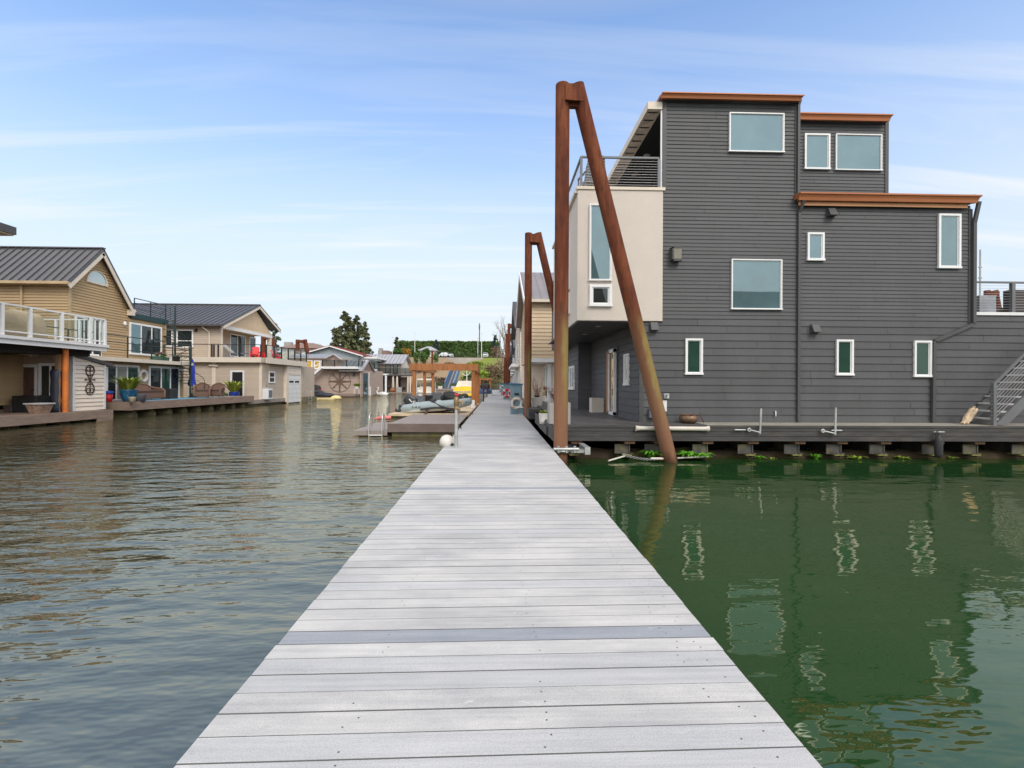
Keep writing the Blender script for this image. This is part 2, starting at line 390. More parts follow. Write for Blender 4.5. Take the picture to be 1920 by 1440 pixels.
# ------------------------------------------------------------------ building helpers
class Fr:      # a vertical wall plane: origin, run direction, outward normal
    def __init__(s, O, u, n): s.O = V(O); s.u = V(u); s.n = V(n)
    def p(s, u, z, d=0): return s.O+s.u*u+UP*z+s.n*d
    def box(s, mb, u0, u1, z0, z1, d0, d1):
        mb.hexa([s.p(u0,z0,d1), s.p(u1,z0,d1), s.p(u1,z0,d0), s.p(u0,z0,d0), s.p(u0,z1,d1), s.p(u1,z1,d1), s.p(u1,z1,d0), s.p(u0,z1,d0)])
def FY(Y): return Fr((0, Y, 0), (1,0,0), (0,-1,0))       # faces the camera, u = X
def FX(X): return Fr((X, 0, 0), (0,1,0), (1,0,0))        # faces +X, u = Y
def FXm(X): return Fr((X, 0, 0), (0,1,0), (-1,0,0))      # faces -X, u = Y
def span(poly, z):
    xs = []
    n = len(poly)
    for i in range(n):
        (a, za), (b, zb) = poly[i], poly[(i+1) % n]
        if (za-z)*(zb-z) <= 0 and za != zb: xs.append(a+(b-a)*(z-za)/(zb-za))
    return (min(xs), max(xs)) if len(xs) >= 2 else None
def siding(mb, fr, poly, pitch, lip=.016, z_from=None, plank=0):
    RS = random.Random(int(abs(poly[0][0])*100)+len(mb.v))
    zs = [z for _, z in poly]; z = z_from if z_from is not None else min(zs); top = max(zs)
    while z < top-.004:
        z2 = min(z+pitch, top); a = span(poly, z+.0005); b = span(poly, z2-.0005)
        if a and b:
            cuts = [0.]
            if plank:
                q = RS.uniform(.2, 1)*plank
                while q < a[1]-a[0]-.4: cuts.append(q/(a[1]-a[0])); q += plank*RS.choice((1, 1, .6))
            cuts.append(1.); gp = .004/(a[1]-a[0])
            for s, e in zip(cuts, cuts[1:]):
                s2 = s+gp if s else 0; e2 = e-gp if e < 1 else 1; j = RS.uniform(-.0012, .0012) if plank else 0; jl = RS.uniform(-.002, .002) if plank else 0
                u0, u1, w1, w0 = a[0]+(a[1]-a[0])*s2, a[0]+(a[1]-a[0])*e2, b[0]+(b[1]-b[0])*e2, b[0]+(b[1]-b[0])*s2
                mb.add([fr.p(u0, z+j, lip+jl), fr.p(u1, z+j*.4, lip+jl), fr.p(w1, z2, .003), fr.p(w0, z2, .003), fr.p(u0, z+j, 0), fr.p(u1, z+j*.4, 0)], [(0,1,2,3), (4,5,1,0)])
        z = z2
def gable(mb, fr, poly, t=.12):     # the solid wall behind a siding polygon
    mb.prism([fr.p(u, z, 0) for u, z in poly], -fr.n*t)
WPD = [.022, .07]
def window(parent, fr, u0, u1, z0, z1, w=.07, mull=(), hm=(), glass='pane_dark', frame='white_vinyl', proud=.06, sash=True, kinds=None, name='window'):
    if u0 > u1: u0, u1 = u1, u0
    mb = MB(); proud = max(proud, WPD[1])
    fr.box(mb, u0, u1, z1-w, z1, .0, proud); fr.box(mb, u0-.015, u1+.015, z0, z0+w, .0, proud+.012)
    fr.box(mb, u0, u0+w, z0+w, z1-w, .0, proud); fr.box(mb, u1-w, u1, z0+w, z1-w, .0, proud)
    edges = [u0+w]+[m for m in mull]+[u1-w]
    for m in mull: fr.box(mb, m-w*.4, m+w*.4, z0+w, z1-w, .0, proud-.012)
    for m in hm: fr.box(mb, u0+w, u1-w, m-w*.3, m+w*.3, .0, proud-.018)
    if sash:
        e2 = [u0+w]+list(mull)+[u1-w]; d2 = proud-.03
        for i in range(len(e2)-1):
            a = e2[i]+(w*.4 if i else 0); b = e2[i+1]-(w*.4 if i < len(e2)-2 else 0); q = min(.03, w*.4)
            fr.box(mb, a, a+q, z0+w+q, z1-w-q, .0, d2); fr.box(mb, b-q*1.3, b, z0+w+q, z1-w-q, .0, d2); fr.box(mb, a, b, z0+w, z0+w+q, .0, d2); fr.box(mb, a, b, z1-w-q, z1-w, .0, d2)
    o = mb.build(name, M[frame], parent)
    for i in range(len(edges)-1):
        a = edges[i]+(w*.4 if i else 0); b = edges[i+1]-(w*.4 if i < len(edges)-2 else 0)
        mp = MB(); fr.box(mp, a, b, z0+w, z1-w, WPD[0], WPD[0]+.008)
        mp.build('pane', M[(kinds[i] if kinds else glass)], o)
    return o
def wpx(parent, axis, pos, x0, y0, x1, y1, **kw):  # a window whose outline was measured in the photograph, on the wall plane at POS
    if axis == 'y':
        a = aty(x0, y0, pos); b = aty(x1, y1, pos); fr = FY(pos); u0, u1 = a[0], b[0]
        z1 = (a[1]+aty(x1, y0, pos)[1])/2; z0 = (b[1]+aty(x0, y1, pos)[1])/2
    else:
        xm = (x0+x1)/2
        u0 = atx(x0, 720, pos)[0]; u1 = atx(x1, 720, pos)[0]; z1 = atx(xm, y0, pos)[1]; z0 = atx(xm, y1, pos)[1]
        fr = FX(pos) if pos < 0 else FXm(pos)
    for k in ('mull', 'hm'):
        if k in kw: kw[k] = [(min(u0,u1)+abs(u1-u0)*t) if k == 'mull' else z0+(z1-z0)*t for t in kw[k]]
    return window(parent, fr, u0, u1, z0, z1, **kw)
def railing(parent, pts, h, post='grey_rail', bars='cable', pw=.05, topw=.06, toph=.045, rows=(), rr=.006, spacing=1.4, glass=None, at=None, square=True, gz=.08):
    """handrail and bars as one mesh, every post and glass panel its own piece"""
    mb = MB(); P = [V(p) for p in pts]; posts = []
    for a, b in zip(P, P[1:]):
        L = (b-a).length; n = max(1, round(L/spacing)); d = (b-a)/n
        ts = [a+d*k for k in range(n+1)]
        if at: ts = [a]+[a+(b-a)*t for t in at]+[b]
        for q in ts:
            if all((q-w).length > .05 for w in posts): posts.append(q)
        mb.m = 0
        mb.bar(a+UP*(h-toph/2), b+UP*(h-toph/2), topw, toph)
        mb.m = 1
        for r in rows: mb.tube([a+UP*h*r, b+UP*h*r], rr, 5)
    o = mb.build('railing', [M[post], M[bars]], parent)
    for q in posts:
        m2 = MB()
        m2.bar(q+UP*.0, q+UP*(h-toph-.002), pw, pw, (0,1,0)); m2.build('post', M[post], o)
    if glass:
        for a, b in zip(P, P[1:]):
            L = (b-a).length; n = max(1, round(L/spacing)); d = (b-a)/n
            for k in range(n):
                m3 = MB(); e = d.normalized()*(pw*.6); p0 = a+d*k+e; p1 = a+d*(k+1)-e
                m3.bar(p0+UP*(gz+(h-toph-.03-gz)/2), p1+UP*(gz+(h-toph-.03-gz)/2), .01, h-toph-.03-gz); m3.build('glass_panel', M[glass], o)
    return o
def roof_panel(mb, e0, e1, r1, r0, t=.06, pitch=.45, rib=.03):
    """standing-seam slope: eave e0-e1, ridge r0-r1; material 0 sheet, 1 seams"""
    e0, e1, r1, r0 = map(V, (e0, e1, r1, r0)); n = (e1-e0).cross(r0-e0).normalized()
    if n.z < 0: n = -n
    mb.m = 0; q = [e0, e1, r1, r0]; mb.hexa([p-n*t for p in q]+q)
    L = (e1-e0).length; k = int(L/pitch); mb.m = 1
    for i in range(k+1):
        s = min((i+.3)*pitch/L, .995); a = e0.lerp(e1, s); b = r0.lerp(r1, s)
        mb.bar(a+n*rib/2, b+n*rib/2, .03, rib, n)
    mb.m = 0
def floats(parent, x0, x1, y0, y1, n=6, r=.3, axis='y', name='float'):
    """the barrel floats under a deck's edge"""
    for i in range(n):
        t = (i+.5)/n
        m = MB(); m.smooth = True
        if axis == 'y': c = V((x1, y0+(y1-y0)*t, WATER+.04)); m.tube([c+V((-1.4,0,0)), c+V((-.05,0,0)), c], [r, r, r*.86], 12)
        else: c = V((x0+(x1-x0)*t, y0, WATER+.04)); m.tube([c, c+V((0,.05,0)), c+V((0,1.4,0))], [r*.86, r, r], 12)
        m.build(name, M['moss_float'], parent)
# ================================================================== SETTING
cam = bpy.data.cameras.new('camera'); co = bpy.data.objects.new('camera', cam); C.objects.link(co)
cam.sensor_width = 36; cam.lens = 36*F/1920; cam.clip_end = 3000; cam.clip_start = .05
co.matrix_world = Matrix(((RR.x, UU.x, -FWD.x, 0), (RR.y, UU.y, -FWD.y, 0), (RR.z, UU.z, -FWD.z, H), (0,0,0,1)))
S.camera = co
SUN_EL, SUN_AZ = radians(42), radians(154)     # azimuth clockwise from +Y
sd = bpy.data.lights.new('sun', 'SUN'); sd.energy = 1.4; sd.angle = radians(22); sd.color = (1, .93, .84)
so = bpy.data.objects.new('sun', sd); C.objects.link(so)
sdir = V((sin(SUN_AZ)*cos(SUN_EL), cos(SUN_AZ)*cos(SUN_EL), sin(SUN_EL)))
so.rotation_euler = sdir.to_track_quat('Z', 'Y').to_euler(); so.location = sdir*60
W = bpy.data.worlds.new('World'); S.world = W; W.use_nodes = True
nt = W.node_tree; nt.nodes.clear()
wo = nt.nodes.new('ShaderNodeOutputWorld'); bg = nt.nodes.new('ShaderNodeBackground')
sky = nt.nodes.new('ShaderNodeTexSky'); sky.sky_type = 'NISHITA'; sky.sun_disc = False
sky.sun_elevation = SUN_EL; sky.sun_rotation = SUN_AZ; sky.air_density = 1.0; sky.dust_density = 1.2; sky.ozone_density = 1.5
tc = nt.nodes.new('ShaderNodeTexCoord'); sx = nt.nodes.new('ShaderNodeSeparateXYZ'); nt.links.new(tc.outputs['Generated'], sx.inputs[0])
zz = math_(nt, 'ADD', math_(nt, 'MAXIMUM', sx.outputs[2], 0.), .16)
cx = math_(nt, 'DIVIDE', sx.outputs[0], zz); cy = math_(nt, 'DIVIDE', sx.outputs[1], zz)
cv = nt.nodes.new('ShaderNodeCombineXYZ'); nt.links.new(cx, cv.inputs[0]); nt.links.new(cy, cv.inputs[1])
def wnoise(scale, stretch, rot, detail, dist=0., off=(0,0,0)):
    mp = nt.nodes.new('ShaderNodeMapping'); mp.inputs['Scale'].default_value = stretch; mp.inputs['Rotation'].default_value = (0,0,rot); mp.inputs['Location'].default_value = off
    nt.links.new(cv.outputs[0], mp.inputs[0]); n = nt.nodes.new('ShaderNodeTexNoise'); n.inputs['Scale'].default_value = scale
    n.inputs['Detail'].default_value = detail; n.inputs['Distortion'].default_value = dist; n.inputs['Roughness'].default_value = .55; nt.links.new(mp.outputs[0], n.inputs[0]); return n.outputs['Fac']
# thin cirrus: long streaks, torn by a finer field
st = ramp(nt, wnoise(1.25, (.38, 3.4, 1), radians(-30), 7, .9, (.7, .35, 0)), [(.49, (0,0,0)), (.6, (.5,.5,.5)), (.76, (1,1,1))])
ve = ramp(nt, wnoise(.55, (.6, 1.1, 1), radians(10), 5, .3, (3.1, 1.7, 0)), [(.42, (0,0,0)), (.75, (1,1,1))])
cl = math_(nt, 'ADD', math_(nt, 'MULTIPLY', st, .8), math_(nt, 'MULTIPLY', ve, .45), True)
cl = math_(nt, 'MULTIPLY', cl, ramp(nt, sx.outputs[2], [(.3, (1,1,1)), (.5, (.3,.3,.3))]))
hz = ramp(nt, sx.outputs[2], [(0., (.97,.97,.97)), (.15, (.9,.9,.9)), (.26, (.7,.7,.7)), (.4, (.34,.34,.34)), (.6, (.06,.06,.06))])   # high haze thickens to the horizon
over = N(nt, 'ShaderNodeMapRange'); over.inputs['From Min'].default_value = .58; over.inputs['From Max'].default_value = .74; nt.links.new(sx.outputs[2], over.inputs[0])      # cloud added above the view, for neutral light and water reflections
back = N(nt, 'ShaderNodeMapRange'); back.inputs['From Min'].default_value = .5; back.inputs['From Max'].default_value = .05; nt.links.new(sx.outputs[1], back.inputs[0])     # bright cloud added behind and beside the view, as fill light
deck = math_(nt, 'MULTIPLY', back.outputs[0], .8)  # weight of the added fill cloud
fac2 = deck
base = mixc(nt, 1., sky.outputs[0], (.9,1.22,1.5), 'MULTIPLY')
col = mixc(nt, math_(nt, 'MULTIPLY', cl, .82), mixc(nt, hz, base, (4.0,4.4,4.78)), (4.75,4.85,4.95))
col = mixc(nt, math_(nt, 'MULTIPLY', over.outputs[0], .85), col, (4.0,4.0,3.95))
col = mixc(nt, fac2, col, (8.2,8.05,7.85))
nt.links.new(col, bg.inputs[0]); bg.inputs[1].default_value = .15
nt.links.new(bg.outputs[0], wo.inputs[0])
S.view_settings.view_transform = 'Standard'; S.view_settings.look = 'None'; S.view_settings.exposure = 0.42; S.view_settings.gamma = 1
S.render.engine = 'CYCLES'; S.cycles.use_denoising = True; S.cycles.max_bounces = 8; S.cycles.caustics_reflective = False; S.cycles.caustics_refractive = False
S.cycles.sample_clamp_indirect = 6
# ---- water
m, nt, out = nodes('harbour water')
geo = N(nt, 'ShaderNodeNewGeometry'); sp = N(nt, 'ShaderNodeSeparateXYZ'); nt.links.new(geo.outputs['Position'], sp.inputs[0])
left = N(nt, 'ShaderNodeMapRange'); left.inputs['From Min'].default_value = 1.0; left.inputs['From Max'].default_value = -1.6
nt.links.new(sp.outputs[0], left.inputs[0])                    # the open channel is left of the walkway, the sheltered slip right of it
df = N(nt, 'ShaderNodeBsdfDiffuse'); gl = N(nt, 'ShaderNodeBsdfGlossy', i_Roughness=.012); gl.inputs['Color'].default_value = (1, .91, .7, 1); fre = N(nt, 'ShaderNodeFresnel'); iorm = N(nt, 'ShaderNodeMapRange'); iorm.inputs['From Min'].default_value = 1.; iorm.inputs['From Max'].default_value = -1.6; iorm.inputs['To Min'].default_value = 1.85; iorm.inputs['To Max'].default_value = 3.2; nt.links.new(sp.outputs[0], iorm.inputs[0]); nt.links.new(iorm.outputs[0], fre.inputs['IOR']); mxw = N(nt, 'ShaderNodeMixShader')
body = mixc(nt, left.outputs[0], mixc(nt, noise(nt, .5, 3, None, 'World'), (.009,.041,.011), (.019,.058,.02)), mixc(nt, noise(nt, .3, 3, None, 'World'), (.042,.043,.028), (.054,.053,.034)))
nt.links.new(body, df.inputs[0])
n1 = noise(nt, 1.9, 1, (.62, 1.6, 1), 'World', .4, -.32); n2 = noise(nt, 5.0, 2, (.6, 1.5, 1), 'World', .5, -.42); n3 = noise(nt, .45, 2, (.6, 1, 1), 'World')
gust = ramp(nt, noise(nt, .14, 2, (1, 1.8, 1), 'World'), [(.32, (.5,.5,.5)), (.66, (1.15,1.15,1.15))])
calm = N(nt, 'ShaderNodeMapRange'); calm.inputs['From Min'].default_value = -1.2; calm.inputs['From Max'].default_value = -7.; calm.inputs['To Min'].default_value = .55; calm.inputs['To Max'].default_value = 1.1; nt.links.new(sp.outputs[0], calm.inputs[0])
hl = math_(nt, 'MULTIPLY', math_(nt, 'MULTIPLY', math_(nt, 'ADD', math_(nt, 'MULTIPLY', n1, .075), math_(nt, 'MULTIPLY', n2, .036)), gust), calm.outputs[0])
hr = math_(nt, 'ADD', math_(nt, 'MULTIPLY', n3, .03), math_(nt, 'MULTIPLY', math_(nt, 'ADD', math_(nt, 'MULTIPLY', n1, .5), math_(nt, 'MULTIPLY', n2, .16)), .022))
hm_ = N(nt, 'ShaderNodeMix'); nt.links.new(left.outputs[0], hm_.inputs[0]); nt.links.new(hr, hm_.inputs[2]); nt.links.new(hl, hm_.inputs[3])
b = N(nt, 'ShaderNodeBump', i_Strength=1.0, i_Distance=1.0); nt.links.new(hm_.outputs[0], b.inputs['Height'])
for q in (gl, fre): nt.links.new(b.outputs[0], q.inputs['Normal'])
nt.links.new(fre.outputs[0], mxw.inputs[0]); nt.links.new(df.outputs[0], mxw.inputs[1]); nt.links.new(gl.outputs[0], mxw.inputs[2]); nt.links.new(mxw.outputs[0], out.inputs[0])
mb = MB(); mb.add([(-160,-60,WATER), (160,-60,WATER), (160,135,WATER), (-160,135,WATER)], [(0,1,2,3)])
struct(mb.build('water', m))
# ---- far bank: one sheet from under the water up to the car park and on to the horizon
m, nt, out = nodes('bank ground'); p = N(nt, 'ShaderNodeBsdfPrincipled', i_Roughness=.95)
geo = N(nt, 'ShaderNodeNewGeometry'); sp = N(nt, 'ShaderNodeSeparateXYZ'); nt.links.new(geo.outputs['Position'], sp.inputs[0])
ng = noise(nt, .35, 5, None, 'World'); nf = noise(nt, 2.2, 5, None, 'World')
tan_ = mixc(nt, nf, (.2,.135,.08), (.42,.3,.19)); grn = mixc(nt, nf, (.11,.15,.02), (.25,.3,.045))
gx = N(nt, 'ShaderNodeMapRange'); gx.inputs['From Min'].default_value = -9.; gx.inputs['From Max'].default_value = -5.
nt.links.new(math_(nt, 'ADD', sp.outputs[0], math_(nt, 'MULTIPLY', ng, 5)), gx.inputs[0])
cc = mixc(nt, gx.outputs[0], tan_, grn)
brn = N(nt, 'ShaderNodeMapRange'); brn.inputs['From Min'].default_value = 0.; brn.inputs['From Max'].default_value = 5.
nt.links.new(math_(nt, 'ADD', sp.outputs[0], math_(nt, 'MULTIPLY', ng, 4)), brn.inputs[0])
cc = mixc(nt, brn.outputs[0], cc, mixc(nt, nf, (.15,.11,.06), (.24,.2,.1)))
lowz = N(nt, 'ShaderNodeMapRange'); lowz.inputs['From Min'].default_value = 3.; lowz.inputs['From Max'].default_value = 1.2
nt.links.new(math_(nt, 'ADD', sp.outputs[2], ng), lowz.inputs[0])
cc = mixc(nt, lowz.outputs[0], cc, mixc(nt, nf, (.035,.03,.02), (.09,.075,.05)))
nt.links.new(cc, p.inputs['Base Color'])
b = N(nt, 'ShaderNodeBump', i_Strength=.8, i_Distance=.6); nt.links.new(nf, b.inputs['Height']); nt.links.new(b.outputs[0], p.inputs['Normal'])
nt.links.new(p.outputs[0], out.inputs[0])
mb = MB(); R1 = random.Random(3)
xs = [-900,-400,-220,-140,-100]+[-80+2.0*i for i in range(66)]+[60,90,140,220,400,900]
prof = [(119,-2.5),(121.5,-.6),(124,.5),(127,1.5),(130,2.6),(133,3.8),(136,5.0),(139,6.2),(142,7.4),(145,8.5),(147,9.1),(150,9.3),(160,9.3),(176,9.4),(200,9.6),(300,10),(900,12),(2600,14)]
for y, z in prof:
    for x in xs: mb.v.append((x, y+(R1.uniform(-.5,.5) if 120 < y < 146 else 0), z+(R1.uniform(-.35,.35) if 120 < y < 146 else 0)))
nx_ = len(xs)
for j in range(len(prof)-1):
    for i in range(nx_-1): mb.f.append((j*nx_+i, j*nx_+i+1, (j+1)*nx_+i+1, (j+1)*nx_+i)); mb.mi.append(0); mb.sm.append(True)
struct(mb.build('ground', m))
# ---- the walkway: planks across, nails, side stringers and floats
XL, XR = -1.217, 1.249; PIT = .146; Y0 = 2.842; SK = .015
mb = MB(); R1 = random.Random(21)
blue = {-2:1, -3:1, 5:1, 14:1, 17:1, 0:2, 28:2, 41:1, 47:1, 60:1, 77:2, 90:1, -7:1, 33:1, 52:1}
for k in range(-32, 815):
    y = Y0+k*PIT; mb.m = blue.get(k, 1 if R1.random() < .06 else 0)
    e0 = R1.uniform(-.004,.004); e1 = R1.uniform(-.004,.004); dz = R1.uniform(-.0015,.0015); z0 = -.038; g = .0035+R1.uniform(-.001,.001)
    xl, xr = XL+e0, XR+e1; ya, yb = y+g, y+PIT-g; s0, s1 = xl*SK, xr*SK; c = .004
    mb.hexa([(xl,ya+s0,z0),(xr,ya+s1,z0),(xr,yb+s1,z0),(xl,yb+s0,z0),(xl,ya+s0,dz),(xr,ya+s1,dz),(xr,yb+s1,dz),(xl,yb+s0,dz)])
    for q in (-4, -2): mb.mi[q] = 4  # board sides coloured dark, standing in for shade in the gaps
    if -8 < k < 34:
        mb.m = 3
        for nx in (-.62, .22, 1.0, 1.13):
            for q in (.3, .72):
                if R1.random() < (.35 if nx < 0 else .65):
                    x = nx+R1.uniform(-.03,.03); yy = y+PIT*q+x*SK+R1.uniform(-.012,.012); r = .0048
                    mb.add([(x+r*cos(t*pi/3), yy+r*sin(t*pi/3), dz+.0012) for t in range(6)], [tuple(range(6))])
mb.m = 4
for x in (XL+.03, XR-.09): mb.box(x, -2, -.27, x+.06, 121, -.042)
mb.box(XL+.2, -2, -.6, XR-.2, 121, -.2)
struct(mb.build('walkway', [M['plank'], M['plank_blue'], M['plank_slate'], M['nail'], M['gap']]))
# ================================================================== CHARCOAL HOUSE (right, nearest)
YG = 13.0; ZD = .482
def gx(px, Y=YG, py=600): return aty(px, py, Y)[0]
def gz_(py, px=1400, Y=YG): return aty(px, py, Y)[1]
g = thing('floating_house', 'three storey charcoal floating house with copper roof edges and a cream box bay', 'house', (8, 15, ZD))
xa, xb, xc, xd, xe = gx(1200), gx(1241), gx(1497), gx(1818), 17.5
zT = gz_(186, 1370); z2 = gz_(224, 1580, 14.6); zL = gz_(383, 1660); zTer = gz_(590, 1870); zM = gz_(599, 1500); zB0 = gz_(602, 1160); zB1 = gz_(354, 1160)
SM = [M['charcoal_siding']]
fr = FY(YG)
# lower storey: wide lap boards
mb = MB(); siding(mb, fr, [(xa, ZD), (xe, ZD), (xe, zM), (xa, zM)], .195, .024, plank=3.6); mb.box(xa, YG, ZD, xe, 22, zM); mb.build('wall', SM, g)
# tall block
mb = MB(); siding(mb, fr, [(xb, zM), (xc, zM), (xc, zT), (xb, zT)], .099, .02, plank=3.6); mb.box(xb+1.3, YG+.001, zM+.002, xc, 21, zT); mb.box(xb, YG+.001, zM+.002, xb+1.3, YG+.2, zT); mb.build('wall', SM, g)
# low block
mb = MB(); siding(mb, fr, [(xc, zM), (xd, zM), (xd, zL), (xc, zL)], .099, .02, plank=3.6); mb.box(xc+.002, YG+.001, zM+.002, xd, 20, zL-.05); mb.build('wall', SM, g)
# set-back upper block
Y2 = 14.6; x2 = gx(1663, Y2); fr2 = FY(Y2)
mb = MB(); siding(mb, fr2, [(xc+.004, zL-.2), (x2, zL-.2), (x2, z2), (xc+.004, z2)], .099, .02, plank=3.6); mb.box(xc+.004, Y2+.001, zL-.2, x2, 20, z2); mb.build('wall', SM, g)
# terrace wall with pale ledge
mb = MB(); siding(mb, fr, [(xd, zM), (xe, zM), (xe, zTer), (xd, zTer)], .195, .024, plank=3.6); mb.box(xd+.002, YG+.001, zM+.003, xe, 20, zTer-.02); mb.build('wall', SM, g)
mb = MB(); mb.box(xd+.1, YG-.05, zTer-.02, xe, YG+.2, zTer+.06); mb.build('ledge', M['white_paint'], g)
# corner boards
mb = MB()
for x in (xc-.06, xd-.06): fr.box(mb, x, x+.1, zM if x < xd-.1 else zTer-.3, zL-.1, .016, .032)
fr.box(mb, xb-.01, xb+.09, zB1, zT, .016, .034); fr.box(mb, xc-.13, xc, zL, zT, .016, .034); fr2.box(mb, x2-.1, x2+.005, zL-.1, z2, .016, .034)
fr.box(mb, xa-.02, xa+.09, ZD, zB0, .019, .034); fr.box(mb, xa, xe, zM-.012, zM+.004, .012, .02)
mb.build('corner_board', M['charcoal_trim'], g)
# roofs with copper fascia
def flat_roof(x0, x1, y0, y1, z, hf, soff=.0, under=False, rib=.55):
    mb = MB(); mb.box(x0+.03, y0+.03, z, x1-.03, y1, z+hf*.6)
    k = 0
    x = x0+.2
    while x < x1: mb.bar((x, y0+.02, z+hf+.015), (x, y1, z+hf+.12), .03, .04); x += rib
    mb.hexa([(x0+.02,y0+.02,z+hf*.6),(x1-.02,y0+.02,z+hf*.6),(x1-.02,y1,z+hf*.6),(x0+.02,y1,z+hf*.6),(x0+.02,y0+.02,z+hf-.01),(x1-.02,y0+.02,z+hf-.01),(x1-.02,y1,z+hf+.1),(x0+.02,y1,z+hf+.1)])
    r = mb.build('roof', M['dark_roof'], g)
    mb = MB()
    # ogee gutter profile along the front, mitred right end
    pr = [(0,0),(-.07,.0),(-.085,.4),(-.11,.72),(-.14,.8),(-.14,1.),(0,1.)]
    for (a, za), (b2, zb) in zip(pr, pr[1:]):
        pass
    poly0 = [(x0, y0+a, z+hf*h) for a, h in pr]; poly1 = [(x1-a*.9, y0+a, z+hf*h) for a, h in pr]; n = len(pr)
    mb.add(poly0+poly1, [tuple(range(n)), tuple(range(2*n-1, n-1, -1))]+[(i, (i+1)%n, n+(i+1)%n, n+i) for i in range(n)])
    mb.box(x0-.02, y0, z+.05, x0-.001, y1, z+hf-.002); mb.box(x1+.001, y0, z+.05, x1+.09, y1, z+hf+.06)
    mb.build('fascia', M['copper_trim'], r)
    if under:
        m2 = MB(); m2.box(x0+.06, y0+.02, z-.1, x1-.12, y0+.06, z-.003); m2.build('fascia_board', M['copper_pale'], r)
    return r
yf = YG-.14
zq = gz_(187, 1370, yf-.05); flat_roof(gx(1237, yf), gx(1492, yf), yf, 21, zq, gz_(173, 1240, yf-.1)-zq)
y2f = Y2-.14
zq = gz_(226, 1580, y2f-.05); flat_roof(xc+.01, gx(1659, y2f), y2f, 20, zq, gz_(213, 1580, y2f-.1)-zq)
flat_roof(gx(1494, yf), gx(1823, yf), yf, 20, gz_(377, 1500, yf), .19, under=True)
# third floor covered balcony: dark ceiling, slatted eave
xs0 = gx(1214, YG, 190); ze = gz_(204, 1225)
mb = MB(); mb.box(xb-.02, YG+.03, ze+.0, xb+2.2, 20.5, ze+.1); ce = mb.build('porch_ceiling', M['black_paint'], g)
for (px, py) in ((1213, 292), (1190, 328)):
    X, Yc = atz(px, py, ze-.012); mb = MB(); mb.lathe((X, Yc, ze-.014), [(.0,0),(.1,0),(.11,.012)], 20); mb.lathe((X, Yc, ze-.02), [(.0,.004),(.06,.004),(.075,.006)], 20); mb.build('recessed_light', M['outlet'], ce)
mb = MB(); ex = xb-.03
mb.box(xs0, YG-.02, ze-.02, xs0+.05, 20.5, ze+.17); mb.box(ex-.045, YG+.02, ze-.02, ex, 20.5, ze+.1); mb.box(xs0, YG-.05, ze-.03, ex, YG-.021, ze+.16)
ev = mb.build('eave_frame', M['cream_trim'], g)
mb = MB(); mb.m = 0; mb.box(xs0+.05, YG-.01, ze+.0, ex-.045, 20.5, ze+.1)
mb.m = 1
for k in range(19):
    y = YG+.15+.39*k; mb.box(xs0+.051, y, ze-.02, ex-.046, y+.03, ze-.001)
    for q in (.35, .65): mb.box(xs0+.05+(ex-xs0-.095)*q-.012, y+.03, ze-.012, xs0+.05+(ex-xs0-.095)*q+.012, y+.07, ze-.001)
mb.build('eave_soffit', [M['slat_metal'], M['steel_beam']], ev)
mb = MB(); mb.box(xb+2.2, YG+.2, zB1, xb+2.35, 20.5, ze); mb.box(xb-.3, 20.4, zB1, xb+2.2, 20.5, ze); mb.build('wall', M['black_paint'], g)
mb = MB(); mb.box(xb-.055, YG-.01, zB1+.05, xb-.015, YG+.03, ze-.03); mb.build('corner_post', M['white_paint'], g)
# cream box bay
bx0, bx1, by0, by1 = gx(1082, 12.93), xb-.006, 12.93, 18.4
mb = MB(); mb.box(bx0, by0, zB0, bx1, by1, zB1-.06); bay = mb.build('bay', M['stucco'], g, bevel=.006)
mb = MB(); mb.box(bx0-.03, by0-.03, zB1-.058, bx1+.05, by1, zB1+.02); mb.box(bx0-.07, by0+.02, zB1-.14, bx0-.002, by1, zB1-.06); mb.build('coping', M['cream_trim'], g)
mb = MB()
for k in range(15):
    a = bx0+.02+k*(xb-bx0)/15; mb.box(a+.004, by0+.03, zB0-.03, a+(xb-bx0)/15-.004, by1+2, zB0-.003)
sf = mb.build('soffit', M['charcoal_deck'], g)
for (px, py) in ((1122, 612), (1097, 627)):
    X, Yc = atz(px, py, zB0-.035); mb = MB(); mb.lathe((X, Yc, zB0-.041), [(0,0),(.075,0),(.085,.009)], 20); mb.build('recessed_light', M['outlet'], sf)
wpx(g, 'y', by0, 1105, 384, 1145.5, 527, w=.035, glass='pane_teal', proud=.03)
wpx(g, 'y', by0, 1105, 534, 1146.5, 575, w=.07, glass='pane_dark', proud=.05)
for a, b_, z0, z1 in ((14.2, 14.75, zB0+1.05, zB1-.75), (14.2, 14.75, zB0+.35, zB0+.95), (15.8, 16.5, zB0+1.05, zB1-.75)):
    window(g, FXm(bx0), a, b_, z0, z1, w=.05, glass='pane_teal')
# windows in the charcoal walls
wpx(g, 'y', YG, 1366, 213.5, 1468, 287, w=.03, glass='pane_teal', proud=.05)
wpx(g, 'y', YG, 1370, 487, 1464, 581, w=.03, glass='pane_teal', proud=.05)
for k, r in enumerate(((1284, 635, 1316, 702.5), (1566, 637, 1597.5, 704), (1711.5, 639, 1743.5, 707))): wpx(g, 'y', YG, *r, w=.05, glass='pane_green')
wpx(g, 'y', Y2, 1507, 252, 1554, 319, w=.05, glass='pane_teal'); wpx(g, 'y', Y2, 1565, 253, 1651, 321, w=.03, glass='pane_teal', proud=.05)
wpx(g, 'y', YG, 1512, 437, 1543, 489.5, w=.05, glass='pane_teal'); wpx(g, 'y', YG, 1757, 402, 1798, 504, w=.055, glass='pane_teal')
